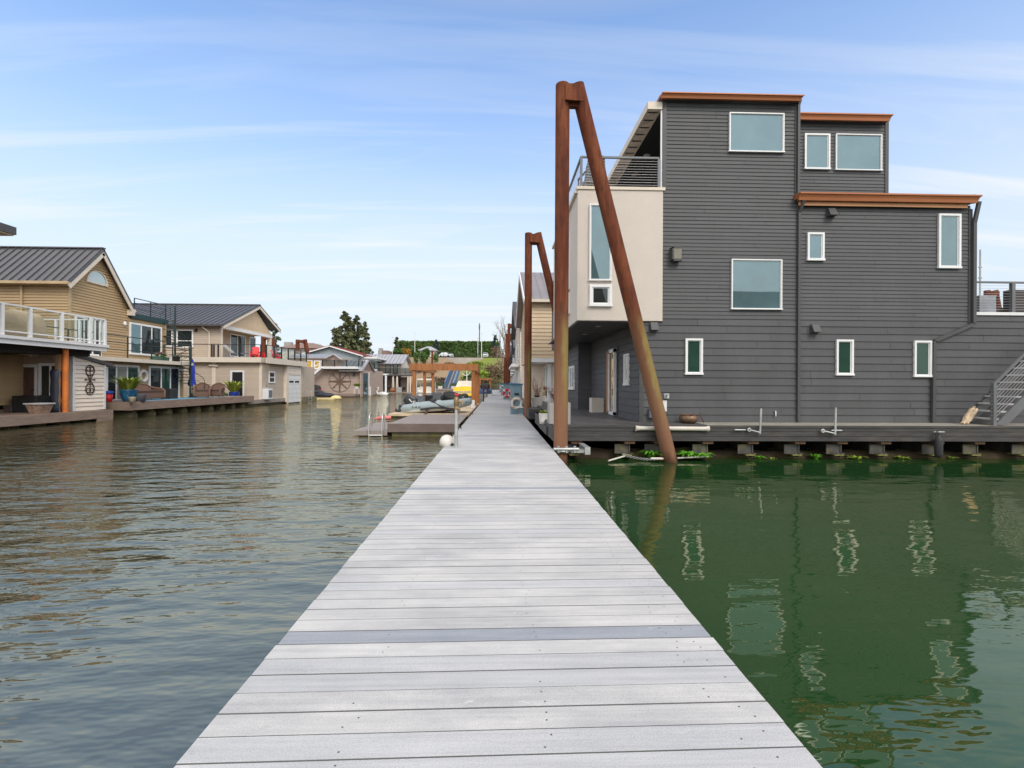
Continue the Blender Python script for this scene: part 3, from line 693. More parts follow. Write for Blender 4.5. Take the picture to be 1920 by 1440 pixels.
# recessed porch: side walls, door, narrow windows
fs = FXm(xa); mb = MB(); siding(mb, fs, [(YG+.02, ZD), (19.7, ZD), (19.7, zB0-.03), (YG+.02, zB0-.03)], .195, .024, plank=3.6); mb.build('wall', SM, g)
xw = aty(1085, 700, 19.7)[0]
mb = MB(); siding(mb, FY(19.7), [(xw, ZD), (xa, ZD), (xa, zB0), (xw, zB0)], .195, .024, plank=3.6); mb.box(xw, 19.7, ZD, xa+.1, 20.2, zB0); siding(mb, FXm(xw), [(19.7, ZD), (24.5, ZD), (24.5, zB0+.4), (19.7, zB0+.4)], .195, .024, plank=3.6); mb.box(xw+.002, 19.72, ZD, xw+3, 24.5, zB0+3.0); mb.build('wall', SM, g)
mb = MB(); mb.box(bx0+.6, 18.6, zB0, xw+2, 24.5, zB0+3.3); mb.build('wall', SM, g)
d0, d1 = atx(1160, 700, xa)[0], atx(1141, 700, xa)[0]
fs.box(mb := MB(), d0, d1, ZD, ZD+2.15, .0, .05); dr = mb.build('door_frame', M['charcoal_trim'], g)
mb = MB(); fs.box(mb, d1-.62, d1-.12, ZD+.05, ZD+2.05, .05, .1); mb.build('door', M['cedar'], dr)
mb = MB(); a = d0+.1; fs.box(mb, a, a+.1, ZD+.03, ZD+2.08, .05, .13); fs.box(mb, a+.7, a+.8, ZD+.03, ZD+2.08, .05, .13); fs.box(mb, a, a+.8, ZD+1.98, ZD+2.09, .05, .13); fs.box(mb, a, a+.8, ZD+.02, ZD+.12, .05, .13)
gd = mb.build('glass_door', M['white_vinyl'], dr); mb = MB(); fs.box(mb, a+.1, a+.7, ZD+.12, ZD+1.98, .06, .08); mb.build('pane', M['pane_sky'], gd)
n0, n1 = atx(1181, 700, xa)[0], atx(1173, 700, xa)[0]
window(g, fs, n0, n1, ZD+.95, ZD+1.85, w=.06, glass='pane_sky')
window(g, FXm(xw), 20.6, 22.0, ZD+.75, ZD+1.75, w=.09, glass='pane_blind', mull=(21.3,))
# wall lights, vents, hose bib, outlet
def wallbox(name, fr_, px, py, w, h, d, m, taper=.4, pos=YG):
    x, z = aty(px, py, pos); mb = MB()
    mb.hexa([(x-w,pos-d,z-h),(x+w,pos-d,z-h),(x+w,pos-.02,z-h),(x-w,pos-.02,z-h),(x-w*.95,pos-d*taper,z+h),(x+w*.95,pos-d*taper,z+h),(x+w*.95,pos-.02,z+h),(x-w*.95,pos-.02,z+h)])
    mb.box(x-w*1.15, pos-.03, z-h*1.2, x+w*1.15, pos-.015, z+h*1.1); mb.box(x-w*1.05, pos-d*1.05, z-h*1.12, x+w*1.05, pos-.03, z-h-.001)
    return mb.build(name, m, g)
wallbox('vent_hood', fr, 1556, 399, .1, .1, .19, M['charcoal_trim']); wallbox('vent_hood', fr, 1525.5, 616, .1, .1, .19, M['charcoal_trim']); wallbox('vent_hood', fr, 1225, 612, .1, .1, .17, M['charcoal_trim'])
x, z = aty(1266, 478, YG); mb = MB(); mb.box(x-.15, YG-.05, z-.17, x+.0, YG-.015, z+.18); mb.box(x-.14, YG-.2, z-.16, x-.1, YG-.05, z+.16); mb.box(x-.14, YG-.2, z+.13, x+.11, YG-.05, z+.165); mb.box(x-.1, YG-.2, z-.2, x+.11, YG-.05, z-.14)
wl = mb.build('wall_light', M['charcoal_trim'], g); mb = MB(); mb.box(x-.099, YG-.19, z-.139, x+.1, YG-.06, z+.129); mb.build('lamp_lens', M['lens'], wl)
x, z = aty(1249, 742, YG); mb = MB(); mb.box(x-.07, YG-.04, z-.07, x+.07, YG-.016, z+.06); mb.tube([(x,YG-.04,z),(x,YG-.12,z),(x,YG-.13,z-.05)], .018, 8); mb.torus((x,YG-.1,z+.03), (0,0,1), .03, .008, 12, 6); mb.build('hose_tap', M['galv'], g)
x, z = aty(1246, 761, YG); mb = MB(); mb.box(x-.06, YG-.035, z-.14, x+.05, YG-.016, z+.14); mb.build('wall_plate', M['white_paint'], g)
x, z = aty(1220, 774, YG); mb = MB(); mb.box(x-.07, YG-.14, z-.12, x+.09, YG-.017, z+.12); mb.build('meter_box', M['grey_pot'], g)
x, z = aty(1452, 775, YG); mb = MB(); mb.tube([(x,YG-.02,z+.06),(x,YG-.06,z+.05),(x,YG-.06,z-.08)], .02, 8); mb.build('hose_tap', M['galv'], g)
# downspouts
def spout(pts, w=.07, m='charcoal_trim'):
    mb = MB()
    for a, b in zip(pts, pts[1:]): mb.bar(a, b, w, w*.8, (0,1,0))
    mb.build('downspout', M[m], g)
x1, x2_ = gx(1494), gx(1820)
spout([(x1+.06, YG-.2, gz_(380, 1496)), (x1+.02, YG-.06, gz_(400, 1496)), (x1+.02, YG-.06, ZD+.03)])
spout([(x2_+.06, YG-.16, gz_(382, 1822)), (x2_+.02, YG-.07, gz_(420, 1820)), (x2_+.02, YG-.07, gz_(608, 1818)), (gx(1748), YG-.07, gz_(640, 1748)), (gx(1746.5), YG-.07, ZD+.03)], .085)
spout([(xc-.03, YG-.1, zT-.02), (xc-.06, YG-.07, zT-.15), (xc-.06, YG-.07, zL+.12)], .06)
# balcony railing on the box bay
yr = by0+.06; xr0 = gx(1090, yr, 300); hR = gz_(294, 1160, yr)-zB1-.02; zr = zB1+.02
railing(g, [(xb-.1, yr, zr), (xr0, yr, zr), (xr0, by1-.1, zr)], hR, rows=[.1+.085*k for k in range(10)], bars='cable', rr=.004, spacing=2.2, at=None, pw=.06)
# terrace railing
railing(g, [(xd+.06, YG+.06, zTer+.06), (xe, YG+.06, zTer+.06)], gz_(527, 1870)-zTer-.06, rows=[.1+.085*k for k in range(10)], bars='cable', rr=.004, at=[(gx(1899)-xd)/(xe-xd), .5, .75], pw=.09)
# decks
yd = 11.9; xd0 = 1.36
mb = MB(); n = 22
for k in range(n):
    y = 11.93+k*.145; mb.box(xd0, y, ZD-.03, xa+1.4 if y < YG-.1 else xa, y+.139, ZD)
for k in range(46):
    y = 11.93+(n+k)*.145
    if y > 19.6: break
    mb.box(xd0+.45 if y > 15.5 else xd0, y, ZD-.03, xa, y+.139, ZD)
for k in range(34): mb.box(xd0+.45, 19.7+k*.145, ZD-.03, xw, 19.839+k*.145, ZD)
mb.build('porch_deck', M['porch_board'], g)
mb = MB()
for k in range(7): mb.box(xa+1.406, 11.93+k*.147, ZD-.03, xe, 11.93+k*.147+.141, ZD)
mb.build('side_deck', M['weathered_deck'], g)
mb = MB(); zb = gz_(827, 1300, yd)
hh = (ZD-.02-zb)/3
for k in range(3): mb.box(xd0-.03, yd-.005*k-.03, zb+k*hh+.004, xe, yd+.02, zb+(k+1)*hh-.004)
mb.box(xd0-.05, yd-.06, ZD-.045, xe, yd+.02, ZD+.004)
for k in range(3): mb.box(xd0-.03, yd+.02, zb+k*hh+.004, xd0, 17.5, zb+(k+1)*hh-.004)
mb.build('deck_fascia', M['charcoal_deck'], g)
# side steps toward the walkway (two boxed landings)
mb = MB(); mb.box(1.28, 13.0, ZD-.34, 1.9, 15.2, ZD-.14); mb.build('step', M['charcoal_deck'], g)
# beams and logs beneath
mb = MB(); mb.box(xd0+.2, 13.1, -1, xe, 22, zb+.2); mb.box(xd0+.2, 13.1, -1, 1.5+xa, 24, zb+.2); mb.build('hull', M['black_void'], g)  # boxes coloured near-black in place of the shade under the deck
for px in (1081, 1180, 1236, 1326, 1411, 1498, 1577, 1658, 1757, 1833, 1925):
    x = aty(px, 840, 12.0)[0]; m1 = MB(); zt = zb-.07; z0 = WATER+.02
    m1.m = 0; m1.box(x-.015, 12.0, z0+.03, x+.015, 13.6, zt); m1.box(x-.1, 12.0, z0+.11, x+.1, 13.6, z0+.135); m1.box(x-.02, 12.02, z0+.12, x-.35, 12.05, zt-.02)
    m1.m = 1; m1.box(x-.17, 11.96, z0+.08, x+.05, 13.6, z0+.109)
    m1.m = 2; m1.box(x-.13, 11.93, zt, x+.12, 13.6, zb-.003)
    m1.build('beam', [M['steel_beam'], M['moss_edge'], M['raw_wood']], g)
RL = random.Random(5)
for k, (a, b, y, r, z) in enumerate(((1.6, 5.2, 12.45, .24, -.36), (4.9, 9.4, 12.5, .2, -.37), (9.0, 13.2, 12.45, .19, -.385), (12.8, 17.5, 12.5, .19, -.38))):
    m1 = MB(); m1.smooth = True; pts = [V((a+(b-a)*t/10, y+RL.uniform(-.03,.03), z+RL.uniform(-.03,.03))) for t in range(11)]; m1.tube(pts, [r*RL.uniform(.9,1.08) for _ in pts], 14); m1.build('log', M['log'], g)
# hoop that rides on the pile
px_, pz_ = aty(1053, 850, 11.2)
mb = MB(); mb.torus((px_, 11.2, -.02), (0,0,1), .215, .03, 24, 8); mb.box(px_+.2, 11.1, -.07, px_+.55, 11.16, .0); mb.box(px_+.2, 11.24, -.07, px_+.55, 11.3, .0); mb.box(px_+.5, 11.05, -.1, px_+.62, 11.9, .06)
for s in (-.1, .08, .26): mb.tube([(px_+s, 10.98, -.05), (px_+s, 10.98, .1)], .028, 8)
mb.tube([(px_-.2, 10.98, .03), (px_+.35, 10.98, .03)], .035, 8); mb.build('pile_hoop', M['galv'], g)
# white fender pipe fixed on the deck face
x0_, z0_ = aty(1192, 803, yd-.1); x1_ = aty(1329, 804, yd-.1)[0]
mb = MB(); mb.smooth = True; mb.tube([(x0_,yd-.1,z0_),(x0_+.03,yd-.1,z0_),(x0_+.12,yd-.1,z0_),(x1_-.12,yd-.1,z0_-.01),(x1_-.03,yd-.1,z0_-.01),(x1_,yd-.1,z0_-.01)], [.075,.062,.052,.052,.062,.075], 16); mb.build('fender_pipe', M['pipe_white'], g)
# cleats and swing arms on the fascia
def cleat(px, py):
    x, z = aty(px, py, yd-.1); mb = MB(); mb.tube([(x-.13,yd-.11,z),(x+.13,yd-.11,z)], .017, 8)
    for s in (-.045,.045): mb.tube([(x+s,yd-.11,z),(x+s,yd-.03,z)], .015, 8)
    mb.build('cleat', M['galv'], g)
for q in ((1387, 806), (1568, 807), (1760, 810)): cleat(*q)
for (pa, pb, pc) in (((1405,806),(1425,811),(1427,766)), ((1543,808),(1566,813),(1567,764))):
    a, b_, c_ = [V((aty(*q, yd-.12)[0], yd-.12, aty(*q, yd-.12)[1])) for q in (pa, pb, pc)]
    mb = MB(); mb.tube([a, b_], .02, 8); mb.tube([b_+V((0,0,-.03)), c_], .025, 8); mb.torus(a, (0,1,0), .035, .018, 14, 6); mb.build('mooring_arm', M['galv'], g)
# outside stair to the terrace
sx0 = gx(1824, 12.5, 790); mb = MB(); mt = MB(); y0s, y1s = 12.08, 12.95
rise = .187; run = .192; nst = 12; xs_ = gx(1866, y0s, 790)
L = V((run*nst, 0, rise*nst))
for y in (y0s, y1s):
    a = V((xs_+.0 if y == y0s else xs_-.02, y, ZD+.02))
    mb.hexa([a, a+V((.32,0,0)), a+V((.32,.05,0)), a+V((0,.05,0)), a+L, a+L+V((.32,0,0)), a+L+V((.32,.05,0)), a+L+V((0,.05,0))])
st = mb.build('staircase', M['grey_rail'], g)
for k in range(nst):
    x = xs_+.02+run*k; z = ZD+rise*(k+1)-.05; mb = MB(); mb.box(x, y0s+.052, z, x+.27, y1s-.002, z+.035); mb.build('tread', M['outlet'], st)
pa = V((xs_-.02, y0s+.02, ZD)); mb = MB(); mb.m = 0; mb.bar(pa, pa+UP*1.05, .085, .085, (0,1,0)); mb.bar(pa+UP*1.03, pa+UP*1.03+L, .05, .06)
mb.m = 1
for k in range(9): mb.tube([pa+UP*(.16+.09*k), pa+UP*(.16+.09*k)+L], .0045, 5)
for k in range(9): mb.ell(pa+V((-.046,0,.16+.09*k)), .012, .012, .012, 8, 6)
mb.build('handrail', [M['grey_rail'], M['cable']], st)
# ------------------------------------------------------------------ things on and around the charcoal house
xm, zm_ = aty(1760, 840, yd-.14)
t = thing('boat_fender', 'black cylindrical fender hanging from a cleat below the charcoal deck', 'fender', (xm, yd-.14, -.25))
mb = MB(); mb.lathe((xm, yd-.14, -.28), [(0,0),(.03,.01),(.07,.05),(.085,.1),(.085,.42),(.06,.5),(.025,.53),(.025,.57),(0,.57)], 16); mb.build('body', M['rubber'], t)
mb = MB(); mb.tube([(xm,yd-.14,.28),(xm-.01,yd-.13,.4)], .008, 6); mb.tube([(xm-.05,yd-.13,.37),(xm-.08,yd-.14,.1),(xm-.05,yd-.14,-.2)], .01, 6); mb.build('rope', M['rubber'], t)
x, y = atz(1271, 789.5, ZD)
t = thing('cauldron', 'low bronze cauldron with a hoop handle on the weathered side deck', 'pot', (x, 12.6, ZD))
mb = MB(); mb.lathe((x, 12.6, ZD), [(.0,.0),(.14,.0),(.2,.04),(.235,.1),(.225,.17),(.19,.205),(.2,.22),(.21,.225),(.19,.232),(.17,.2),(.1,.05),(0,.04)], 28); mb.build('bowl', M['bronze_bowl'], t)
mb = MB(); mb.tube([(x+.2,12.52,ZD+.215),(x+.22,12.42,ZD+.2),(x+.29,12.4,ZD+.1),(x+.31,12.41,ZD+.03)], .012, 8); mb.tube([(x-.2,12.5,ZD+.22),(x,12.38,ZD+.222),(x+.2,12.5,ZD+.22)], .012, 8); mb.build('handle', M['rust_dark'], t)
x, y = atz(1814, 794, ZD); R1 = random.Random(8)
mb = MB(); mb.smooth = True
p0, p1 = V((aty(1806, 797, 12.45)[0], 12.45, ZD+.03)), V((aty(1825, 766, 12.6)[0], 12.6, aty(1825, 766, 12.6)[1]))
for o_, rr_ in ((V((0,0,0)), .055), (V((.05,-.05,.0)), .04), (V((-.03,.03,-.01)), .035)):
    pts = [p0.lerp(p1, t_/8)+o_+V((R1.uniform(-.012,.012), R1.uniform(-.01,.01), R1.uniform(-.012,.012))) for t_ in range(9)]
    mb.tube(pts, [rr_*(.5+.7*sin(pi*(.12+.8*t_/8)))*R1.uniform(.8,1.15) for t_ in range(9)], 9)
mb.tube([p1-V((0,0,.03)), p1+V((.05,0,.06))], [.03,.008], 7); mb.tube([p1+V((-.03,0,-.05)), p1+V((-.01,-.02,.07))], [.025,.006], 7)
tag(mb.build('driftwood', M['driftwood']), 'pale splintered driftwood log leaning on the foot of the outside stair', 'driftwood')
# planters on the porch
def box_planter(name, c, w, h, mat_, label, wall=.035):
    t = thing(name, label, 'planter', c); x, y, z = c; mb = MB()
    for (a, b, c2, d) in ((-w,-w,w,-w+wall), (-w,w-wall,w,w), (-w,-w+wall,-w+wall,w-wall), (w-wall,-w+wall,w,w-wall)): mb.box(x+a, y+b, z, x+c2, y+d, z+h)
    mb.build('pot', mat_, t); mb = MB(); mb.box(x-w+wall, y-w+wall, z+.02, x+w-wall, y+w-wall, z+h*.86); mb.build('soil', M['bark'], t); return t
x, y = atz(1121, 773, ZD); box_planter('planter_box', (x, y+.1, ZD), .24, .5, M['stucco'], 'empty square cream planter box against the porch back wall')
t = box_planter('planter_box', (aty(1047, 790, 12.6)[0], 12.55, ZD), .26, .52, M['concrete'], 'square grey concrete planter standing behind the nearest rust pile')
x, y = aty(1047, 790, 12.6)[0], 12.55
mb = MB(); R1 = random.Random(4); mb.m = 0
for k in range(26):
    a = R1.uniform(0, 2*pi); L_ = R1.uniform(.25, .5); b0 = V((x+R1.uniform(-.08,.08), y+R1.uniform(-.08,.08), ZD+.44)); e = b0+V((cos(a)*L_*.6, sin(a)*L_*.6, L_)); mb.tube([b0, b0.lerp(e,.5)+V((0,0,.05)), e], [.006,.005,.003], 5, False)
    for _ in range(5): mb.leaf(b0.lerp(e, R1.uniform(.5,1))+V((R1.uniform(-.04,.04),R1.uniform(-.04,.04),R1.uniform(-.03,.05))), .028, R1)
mb.build('plant', M['purple_twig'], t)
x, y = atz(1021, 778, ZD-.14); y = 14.1; x = aty(1021, 770, y)[0]
t = thing('flower_pot', 'white carved pot of bright grassy tufts on the porch step', 'potted plant', (x, y, ZD-.14))
mb = MB(); mb.lathe((x, y, ZD-.14), [(0,0),(.14,0),(.145,.1),(.165,.29),(.17,.3),(.15,.3),(.13,.24),(0,.24)], 22); mb.build('pot', M['ring_white'], t)
mb = MB(); mb.blades((x, y, ZD+.1), 130, .3, .26, .007, random.Random(9), .55); mb.build('plant', M['grass_tuft'], t)
# grey resin chairs on the balcony
def deck_chair(loc, rz, label):
    t = thing('balcony_chair', label, 'chair', loc, 'grey chairs on the box bay balcony'); x, y, z = loc
    cs, sn = cos(rz), sin(rz)
    def P(a, b, c): return V((x+a*cs-b*sn, y+a*sn+b*cs, z+c))
    mb = MB(); mb.hexa([P(-.26,-.25,.36),P(.26,-.25,.36),P(.26,.25,.34),P(-.26,.25,.34),P(-.26,-.25,.41),P(.26,-.25,.41),P(.26,.25,.39),P(-.26,.25,.39)]); mb.build('seat', M['chair_grey'], t)
    mb = MB()
    for k in range(9):
        q = k/9; w = .27-.05*q*q; mb.hexa([P(-w,-.24-.2*q,.4+.6*q),P(w,-.24-.2*q,.4+.6*q),P(w,-.21-.2*q,.4+.6*q),P(-w,-.21-.2*q,.4+.6*q),P(-w,-.255-.2*q,.452+.6*q),P(w,-.255-.2*q,.452+.6*q),P(w,-.225-.2*q,.452+.6*q),P(-w,-.225-.2*q,.452+.6*q)])
    mb.tube([P(-.27,-.24,.3),P(-.26,-.35,.7),P(-.2,-.46,.98),P(0,-.48,1.03),P(.2,-.46,.98),P(.26,-.35,.7),P(.27,-.24,.3)], .02, 8); mb.build('backrest', M['chair_grey'], t)
    for a in (-.24,.24):
        for b in (-.22,.22):
            mb = MB(); mb.bar(P(a,b,.0), P(a,b,.37 if b > 0 else .36), .04); mb.build('leg', M['chair_grey'], t)
        mb = MB(); mb.bar(P(a*1.12,-.3,.6), P(a*1.12,.24,.6), .05, .03); mb.bar(P(a*1.12,.22,.36), P(a*1.12,.22,.6), .04, .03, (0,1,0)); mb.build('armrest', M['chair_grey'], t)
deck_chair((gx(1108, 13.7, 330), 13.75, zr-.02), radians(12), 'grey slatted chair in the balcony corner, left half seen beside the leaning pile')
deck_chair((gx(1128, 14.4, 330), 14.5, zr-.02), radians(-25), 'second grey chair on the balcony, mostly hidden behind the leaning rust pile')
# terrace furniture behind the rail
x0_ = gx(1824, 13.8, 570); x1_ = gx(1855, 13.8, 570); zz_ = aty(1840, 556, 13.8)[1]
mb = MB(); mb.box(x0_, 13.6, zTer, x1_, 14.1, zz_-.03); mb.box(x0_-.01, 13.59, zz_-.028, x1_+.01, 14.11, zz_); tag(mb.build('metal_box', M['zinc_box'], bevel=.01), 'dull zinc storage box behind the terrace cable rail', 'box')
t = thing('terrace_sofa', 'dark brown woven sofa behind the terrace cable rail', 'sofa', (gx(1900, 14.2), 14.2, zTer))
a = gx(1874, 14.2, 570); za = aty(1880, 547, 14.2)[1]
mb = MB(); mb.box(a, 13.9, zTer, a+2.2, 14.1, za); mb.build('backrest', M['sofa_brown'], t); mb = MB(); mb.box(a-.55, 14.1, zTer, a+2.2, 14.9, aty(1860,578,14.2)[1]); mb.build('seat', M['sofa_brown'], t)
# ferns and weeds on the logs
def fern(px, py, size, mat_, label, n, Y=12.15, grp='ferns and weeds on the logs'):
    x, z = aty(px, py, Y); mb = MB(); size *= 1.75; n = int(n*1.6); mb.blades((x, Y, z-.1), n, size, size*.9, size*.085, random.Random(px), .75, 5)
    tag(mb.build('fern', mat_), label, 'fern', grp)
fern(1221, 849, .26, M['fern'], 'leafy fern under the deck just left of the leaning pile', 26, 11.95); fern(1290, 852, .27, M['fern'], 'large broad fern just right of the leaning pile foot', 26, 11.9); fern(1312, 852, .24, M['fern'], 'second broad fern right of the leaning pile, farther from it', 20, 11.9)
fern(1163, 853, .15, M['fern'], 'small fern under the deck between the two rust piles', 14); fern(1423, 853, .13, M['fern'], 'small weed under the deck below the first mooring arm', 12); fern(1448, 855, .1, M['fern_yellow'], 'tiny yellowish weed right of the first mooring arm', 10)
fern(1530, 852, .16, M['fern'], 'dark green weed clump under the deck left of the second mooring arm', 16); fern(1605, 855, .17, M['fern_yellow'], 'yellow green weed clump right of the second mooring arm', 18); fern(1692, 855, .15, M['fern_yellow'], 'bright weed under the deck left of the black fender', 14); fern(1785, 853, .1, M['fern_yellow'], 'thin pale weed right of the black fender', 9)
# mooring pipe and chain at the waterline
def wp(px, py, Y): return V((aty(px,py,Y)[0], Y, aty(px,py,Y)[1]))
mb = MB(); mb.tube([wp(1141, 864, 11.5), wp(1172, 855, 11.9)], .022, 8); mb.tube([wp(1220, 860, 11.6), wp(1247, 860, 11.6)], .03, 8); mb.tube([wp(1270, 859, 11.75), wp(1328, 856, 11.75)], .02, 8)
tag(mb.build('mooring_pipe', M['pipe_white']), 'weathered pale pole lying at the waterline by the leaning pile', 'pole')
mb = MB(); a, b_ = wp(1168, 852, 11.9), wp(1245, 860, 11.6)
for k in range(26):
    q = a.lerp(b_, k/25)+UP*(-.06*sin(pi*k/25)); mb.torus(q, (0,1,0) if k % 2 else (0,.3,1), .026, .008, 10, 5)
tag(mb.build('chain', M['galv']), 'rusty mooring chain slung to the foot of the leaning pile', 'chain')
# ------------------------------------------------------------------ mooring piles 
def pile_pair(xv, yv, ztop, xt, xb_, yb_, r, label, zlow=-1.6, m='rust', xvb=None):
    t = thing('mooring_pile', label, 'mooring pile', (xv, yv, WATER), 'rusty A shaped mooring piles')
    xvb = xv if xvb is None else xvb
    mb = MB(); mb.smooth = True; mb.tube([(xvb, yv, zlow), (xv, yv, ztop)], r, 28, False); mb.smooth = False
    mb.lathe((xv, yv, ztop-.001), [(r,0),(r*.9,.02),(0,.03)], 28); mb.build('vertical_pile', M[m], t)
    a = V((xt, yv+.06, ztop+.02)); b = V((xb_, yb_, WATER)); d = (b-a).normalized()
    mb = MB(); mb.smooth = True; mb.tube([a-d*.02, b+d*1.6], r*1.04, 28, True); mb.build('raked_pile', M[m], t)
    mb = MB(); mb.box(xv+r*.25, yv-r-.03, ztop-.42, xt-.02+r*.5, yv-r+.05, ztop-.06); mb.bar((xv+.05,yv-r-.04,ztop-.42), (xt+.13,yv-r-.04,ztop-.44), .03); mb.box(xv+r*.5, yv-.06, ztop-.5, xt, yv+.06, ztop-.02); mb.build('bracket', M['rust_far'], t)
    return t
xv, zt_ = aty(1055, 160, 11.2); xvb, _ = aty(1051, 850, 11.2)
pile_pair(xv, 11.2, zt_, aty(1082, 160, 11.26)[0], atz(1257, 866, WATER)[0], atz(1257, 866, WATER)[1], .158, 'tallest nearest rust pile pair, one pile leaning right before the charcoal house', xvb=xvb)
xv, zt_ = aty(991, 438, 22.4)
pile_pair(xv, 22.4, zt_, xv+.42, xv+2.55, 22.9, .162, 'second rust pile pair along the walkway, in front of the tan siding house')
for (px, py, Y, lb) in ((972, 594, 49.6, 'rust pile rising beside the white house front, third along the walkway'), (954.5, 607, 55.8, 'dark rust pile with its arched bracket, fourth along the walkway'), (950, 626, 68, 'thin far rust pile left of the arched one on the walkway side'), (946.5, 671, 84, 'shortest farthest rust pile at the walkway end before the bank')):
    xv, zt_ = aty(px, py, Y); pile_pair(xv, Y, zt_, xv+.5, xv+2.4, Y+.4, .17, lb, m='rust_far')
xv, zt_ = aty(558, 637, 79); pile_pair(xv, 79, zt_, xv+1.1, xv+2.6, 79.3, .3, 'rust pile pair standing up above the balcony glass on the left bank', m='rust_far')
xv, zt_ = aty(494, 630, 66); pile_pair(xv, 66, zt_, xv+.9, xv+2.6, 66.3, .3, 'rust pile pair seen through the gabled porch of the beige house', m='rust_far')
xv, zt_ = aty(1851, 545, 34.8); pile_pair(xv, 34.8, zt_, xv+.6, xv+2.8, 35.2, .2, 'rust pile pair seen over the terrace rail at the right edge', m='rust_far')
xm, zm_ = aty(1838, 468, 40)
t = thing('mast', 'thin grey mast with two short crossbars above the terrace rail', 'mast', (xm, 40, 0)); mb = MB(); mb.tube([(xm,40,-1),(xm,40,zm_)], .06, 8)
for py in (501, 521): z = aty(1838, py, 40)[1]; mb.tube([(xm-.14,40,z),(xm+.14,40,z)], .05, 6)
mb.build('pole', M['flag_grey'], t)
# ================================================================== LEFT BANK
WPD[:] = [.048, .085]
# ---- house B: pale shed, covered patio and white balcony at the frame edge
B = thing('patio_house', 'pale house at the left edge with a white glass balcony over a patio and shed', 'house', (-21, 20, .2))
EX = -18.3; ZB = atx(150, 772.5, EX)[1]
yB1 = atx(211, 770, EX)[0]; xs_ = -19.2
mb = MB(); mb.box(-30, 12, ZB-.04, EX-.01, yB1, ZB); mb.build('deck', M['brown_deck'], B)
mb = MB(); mb.box(EX-.06, 12, ZB-.36, EX, yB1-.9, ZB+.005); mb.box(EX-.06, yB1-.9, ZB-.5, EX+.02, yB1, ZB+.006); mb.box(-24, yB1, ZB-.4, EX, yB1+.05, ZB); mb.build('deck_fascia', M['brown_deck'], B)
floats(B, 0, EX-.35, 17, yB1-.4, 6, .27)
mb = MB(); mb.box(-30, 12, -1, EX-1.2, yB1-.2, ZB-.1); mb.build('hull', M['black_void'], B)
# shed
ysa, ysb = atx(135, 720, xs_)[0], atx(196, 720, xs_)[0]; za_, zb_ = atx(135, 668, xs_)[1], atx(196, 685, xs_)[1]
mb = MB(); fx = FX(xs_); siding(mb, fx, [(ysa, ZB), (ysb, ZB), (ysb, zb_), (ysa, za_)], .19, .045); gable(mb, fx, [(ysa, ZB), (ysb, ZB), (ysb, zb_), (ysa, za_)], 2.6); sh = mb.build('shed', M['pale_siding'], B)
for q0, q1, q2 in ((ysa-.02, ysa+.1, za_), (ysb-.1, ysb+.02, zb_)): mb = MB(); fx.box(mb, q0, q1, ZB, q2, .02, .055); mb.build('corner_board', M['white_paint'], sh)
mb = MB(); dz = .16; mb.hexa([(xs_-2.6,ysa-.15,za_+.03),(xs_+.12,ysa-.15,za_+.03),(xs_+.12,ysb+.45,zb_-.07),(xs_-2.6,ysb+.45,zb_-.07),(xs_-2.6,ysa-.15,za_+.03+dz),(xs_+.12,ysa-.15,za_+.03+dz),(xs_+.12,ysb+.45,zb_-.07+dz),(xs_-2.6,ysb+.45,zb_-.07+dz)]); mb.build('roof', M['dark_roof'], sh)
# scroll ironwork
yo, zo = atx(167, 712, xs_)
mb = MB(); X = xs_+.05; sc = .5
for s in (1, -1):
    mb.torus((X, yo-.0, zo+s*.44), (1,0,0), .25, .022, 24, 6)
    for q in (-1, 1):
        mb.torus((X, yo+q*.11, zo+s*.5), (1,0,0), .1, .018, 16, 6); mb.tube([(X,yo,zo),(X,yo+q*.12,zo+s*.16),(X,yo+q*.22,zo+s*.3)], .02, 6)
    mb.tube([(X,yo,zo),(X,yo,zo+s*.66)], .018, 6)
mb.tube([(X,yo-.3,zo),(X,yo+.3,zo)], .02, 6)
for q in (-1, 1): mb.tube([(X,yo+q*.24,zo),(X,yo+q*.33,zo)], [.045,.004], 6)
tag(mb.build('wall_ornament', M['iron_brown']), 'scrolled brown ironwork ornament hung on the pale shed wall', 'ornament')
# patio back wall
yp = 22.9; fp = FY(yp); pxl = aty(17, 720, yp)[0]
mb = MB(); siding(mb, fp, [(pxl, ZB), (xs_-.1, ZB), (xs_-.1, 3.0), (pxl, 3.0)], .19, .02); mb.box(pxl, yp, ZB, xs_-2.7, yp+2, 3.0); mb.build('wall', M['mauve_siding'], B)
a = aty(25, 683, yp); c = aty(72, 772, yp)
mb = MB(); w = .13; fp.box(mb, a[0], a[0]+w, ZB, a[1], .02, .07); fp.box(mb, c[0]-w, c[0], ZB, a[1], .02, .07); fp.box(mb, a[0]+w, c[0]-w, a[1]-w, a[1], .02, .07); df = mb.build('door_frame', M['white_paint'], B)
mb = MB(); fp.box(mb, a[0]+w, c[0]-w, ZB, a[1]-w, .02, .04)
n = 5; wd = (c[0]-a[0]-2*w)/n
for k in range(n): fp.box(mb, a[0]+w+wd*k+.02, a[0]+w+wd*(k+1)-.02, ZB+.1, a[1]-w-.35-(.12*abs(k-2)/2), .041, .055)
dd = mb.build('door', M['brown_door'], df); mb = MB(); mb.ell((c[0]-w-.08, yp-.08, ZB+.95), .035, .035, .05, 10, 8); mb.build('handle', M['black_paint'], dd)
window(B, fp, aty(75, 700, yp)[0], aty(117, 700, yp)[0], ZB+.08, aty(90, 681, yp)[1], w=.12, mull=(aty(97, 700, yp)[0],), glass='pane_dark')
for px in (24, 109):
    q = aty(px, 671, yp-.1); mb = MB(); mb.box(q[0]-.15, yp-.2, q[1]-.07, q[0]+.2, yp-.021, q[1]+.08); mb.build('junction_box', M['outlet'], B)
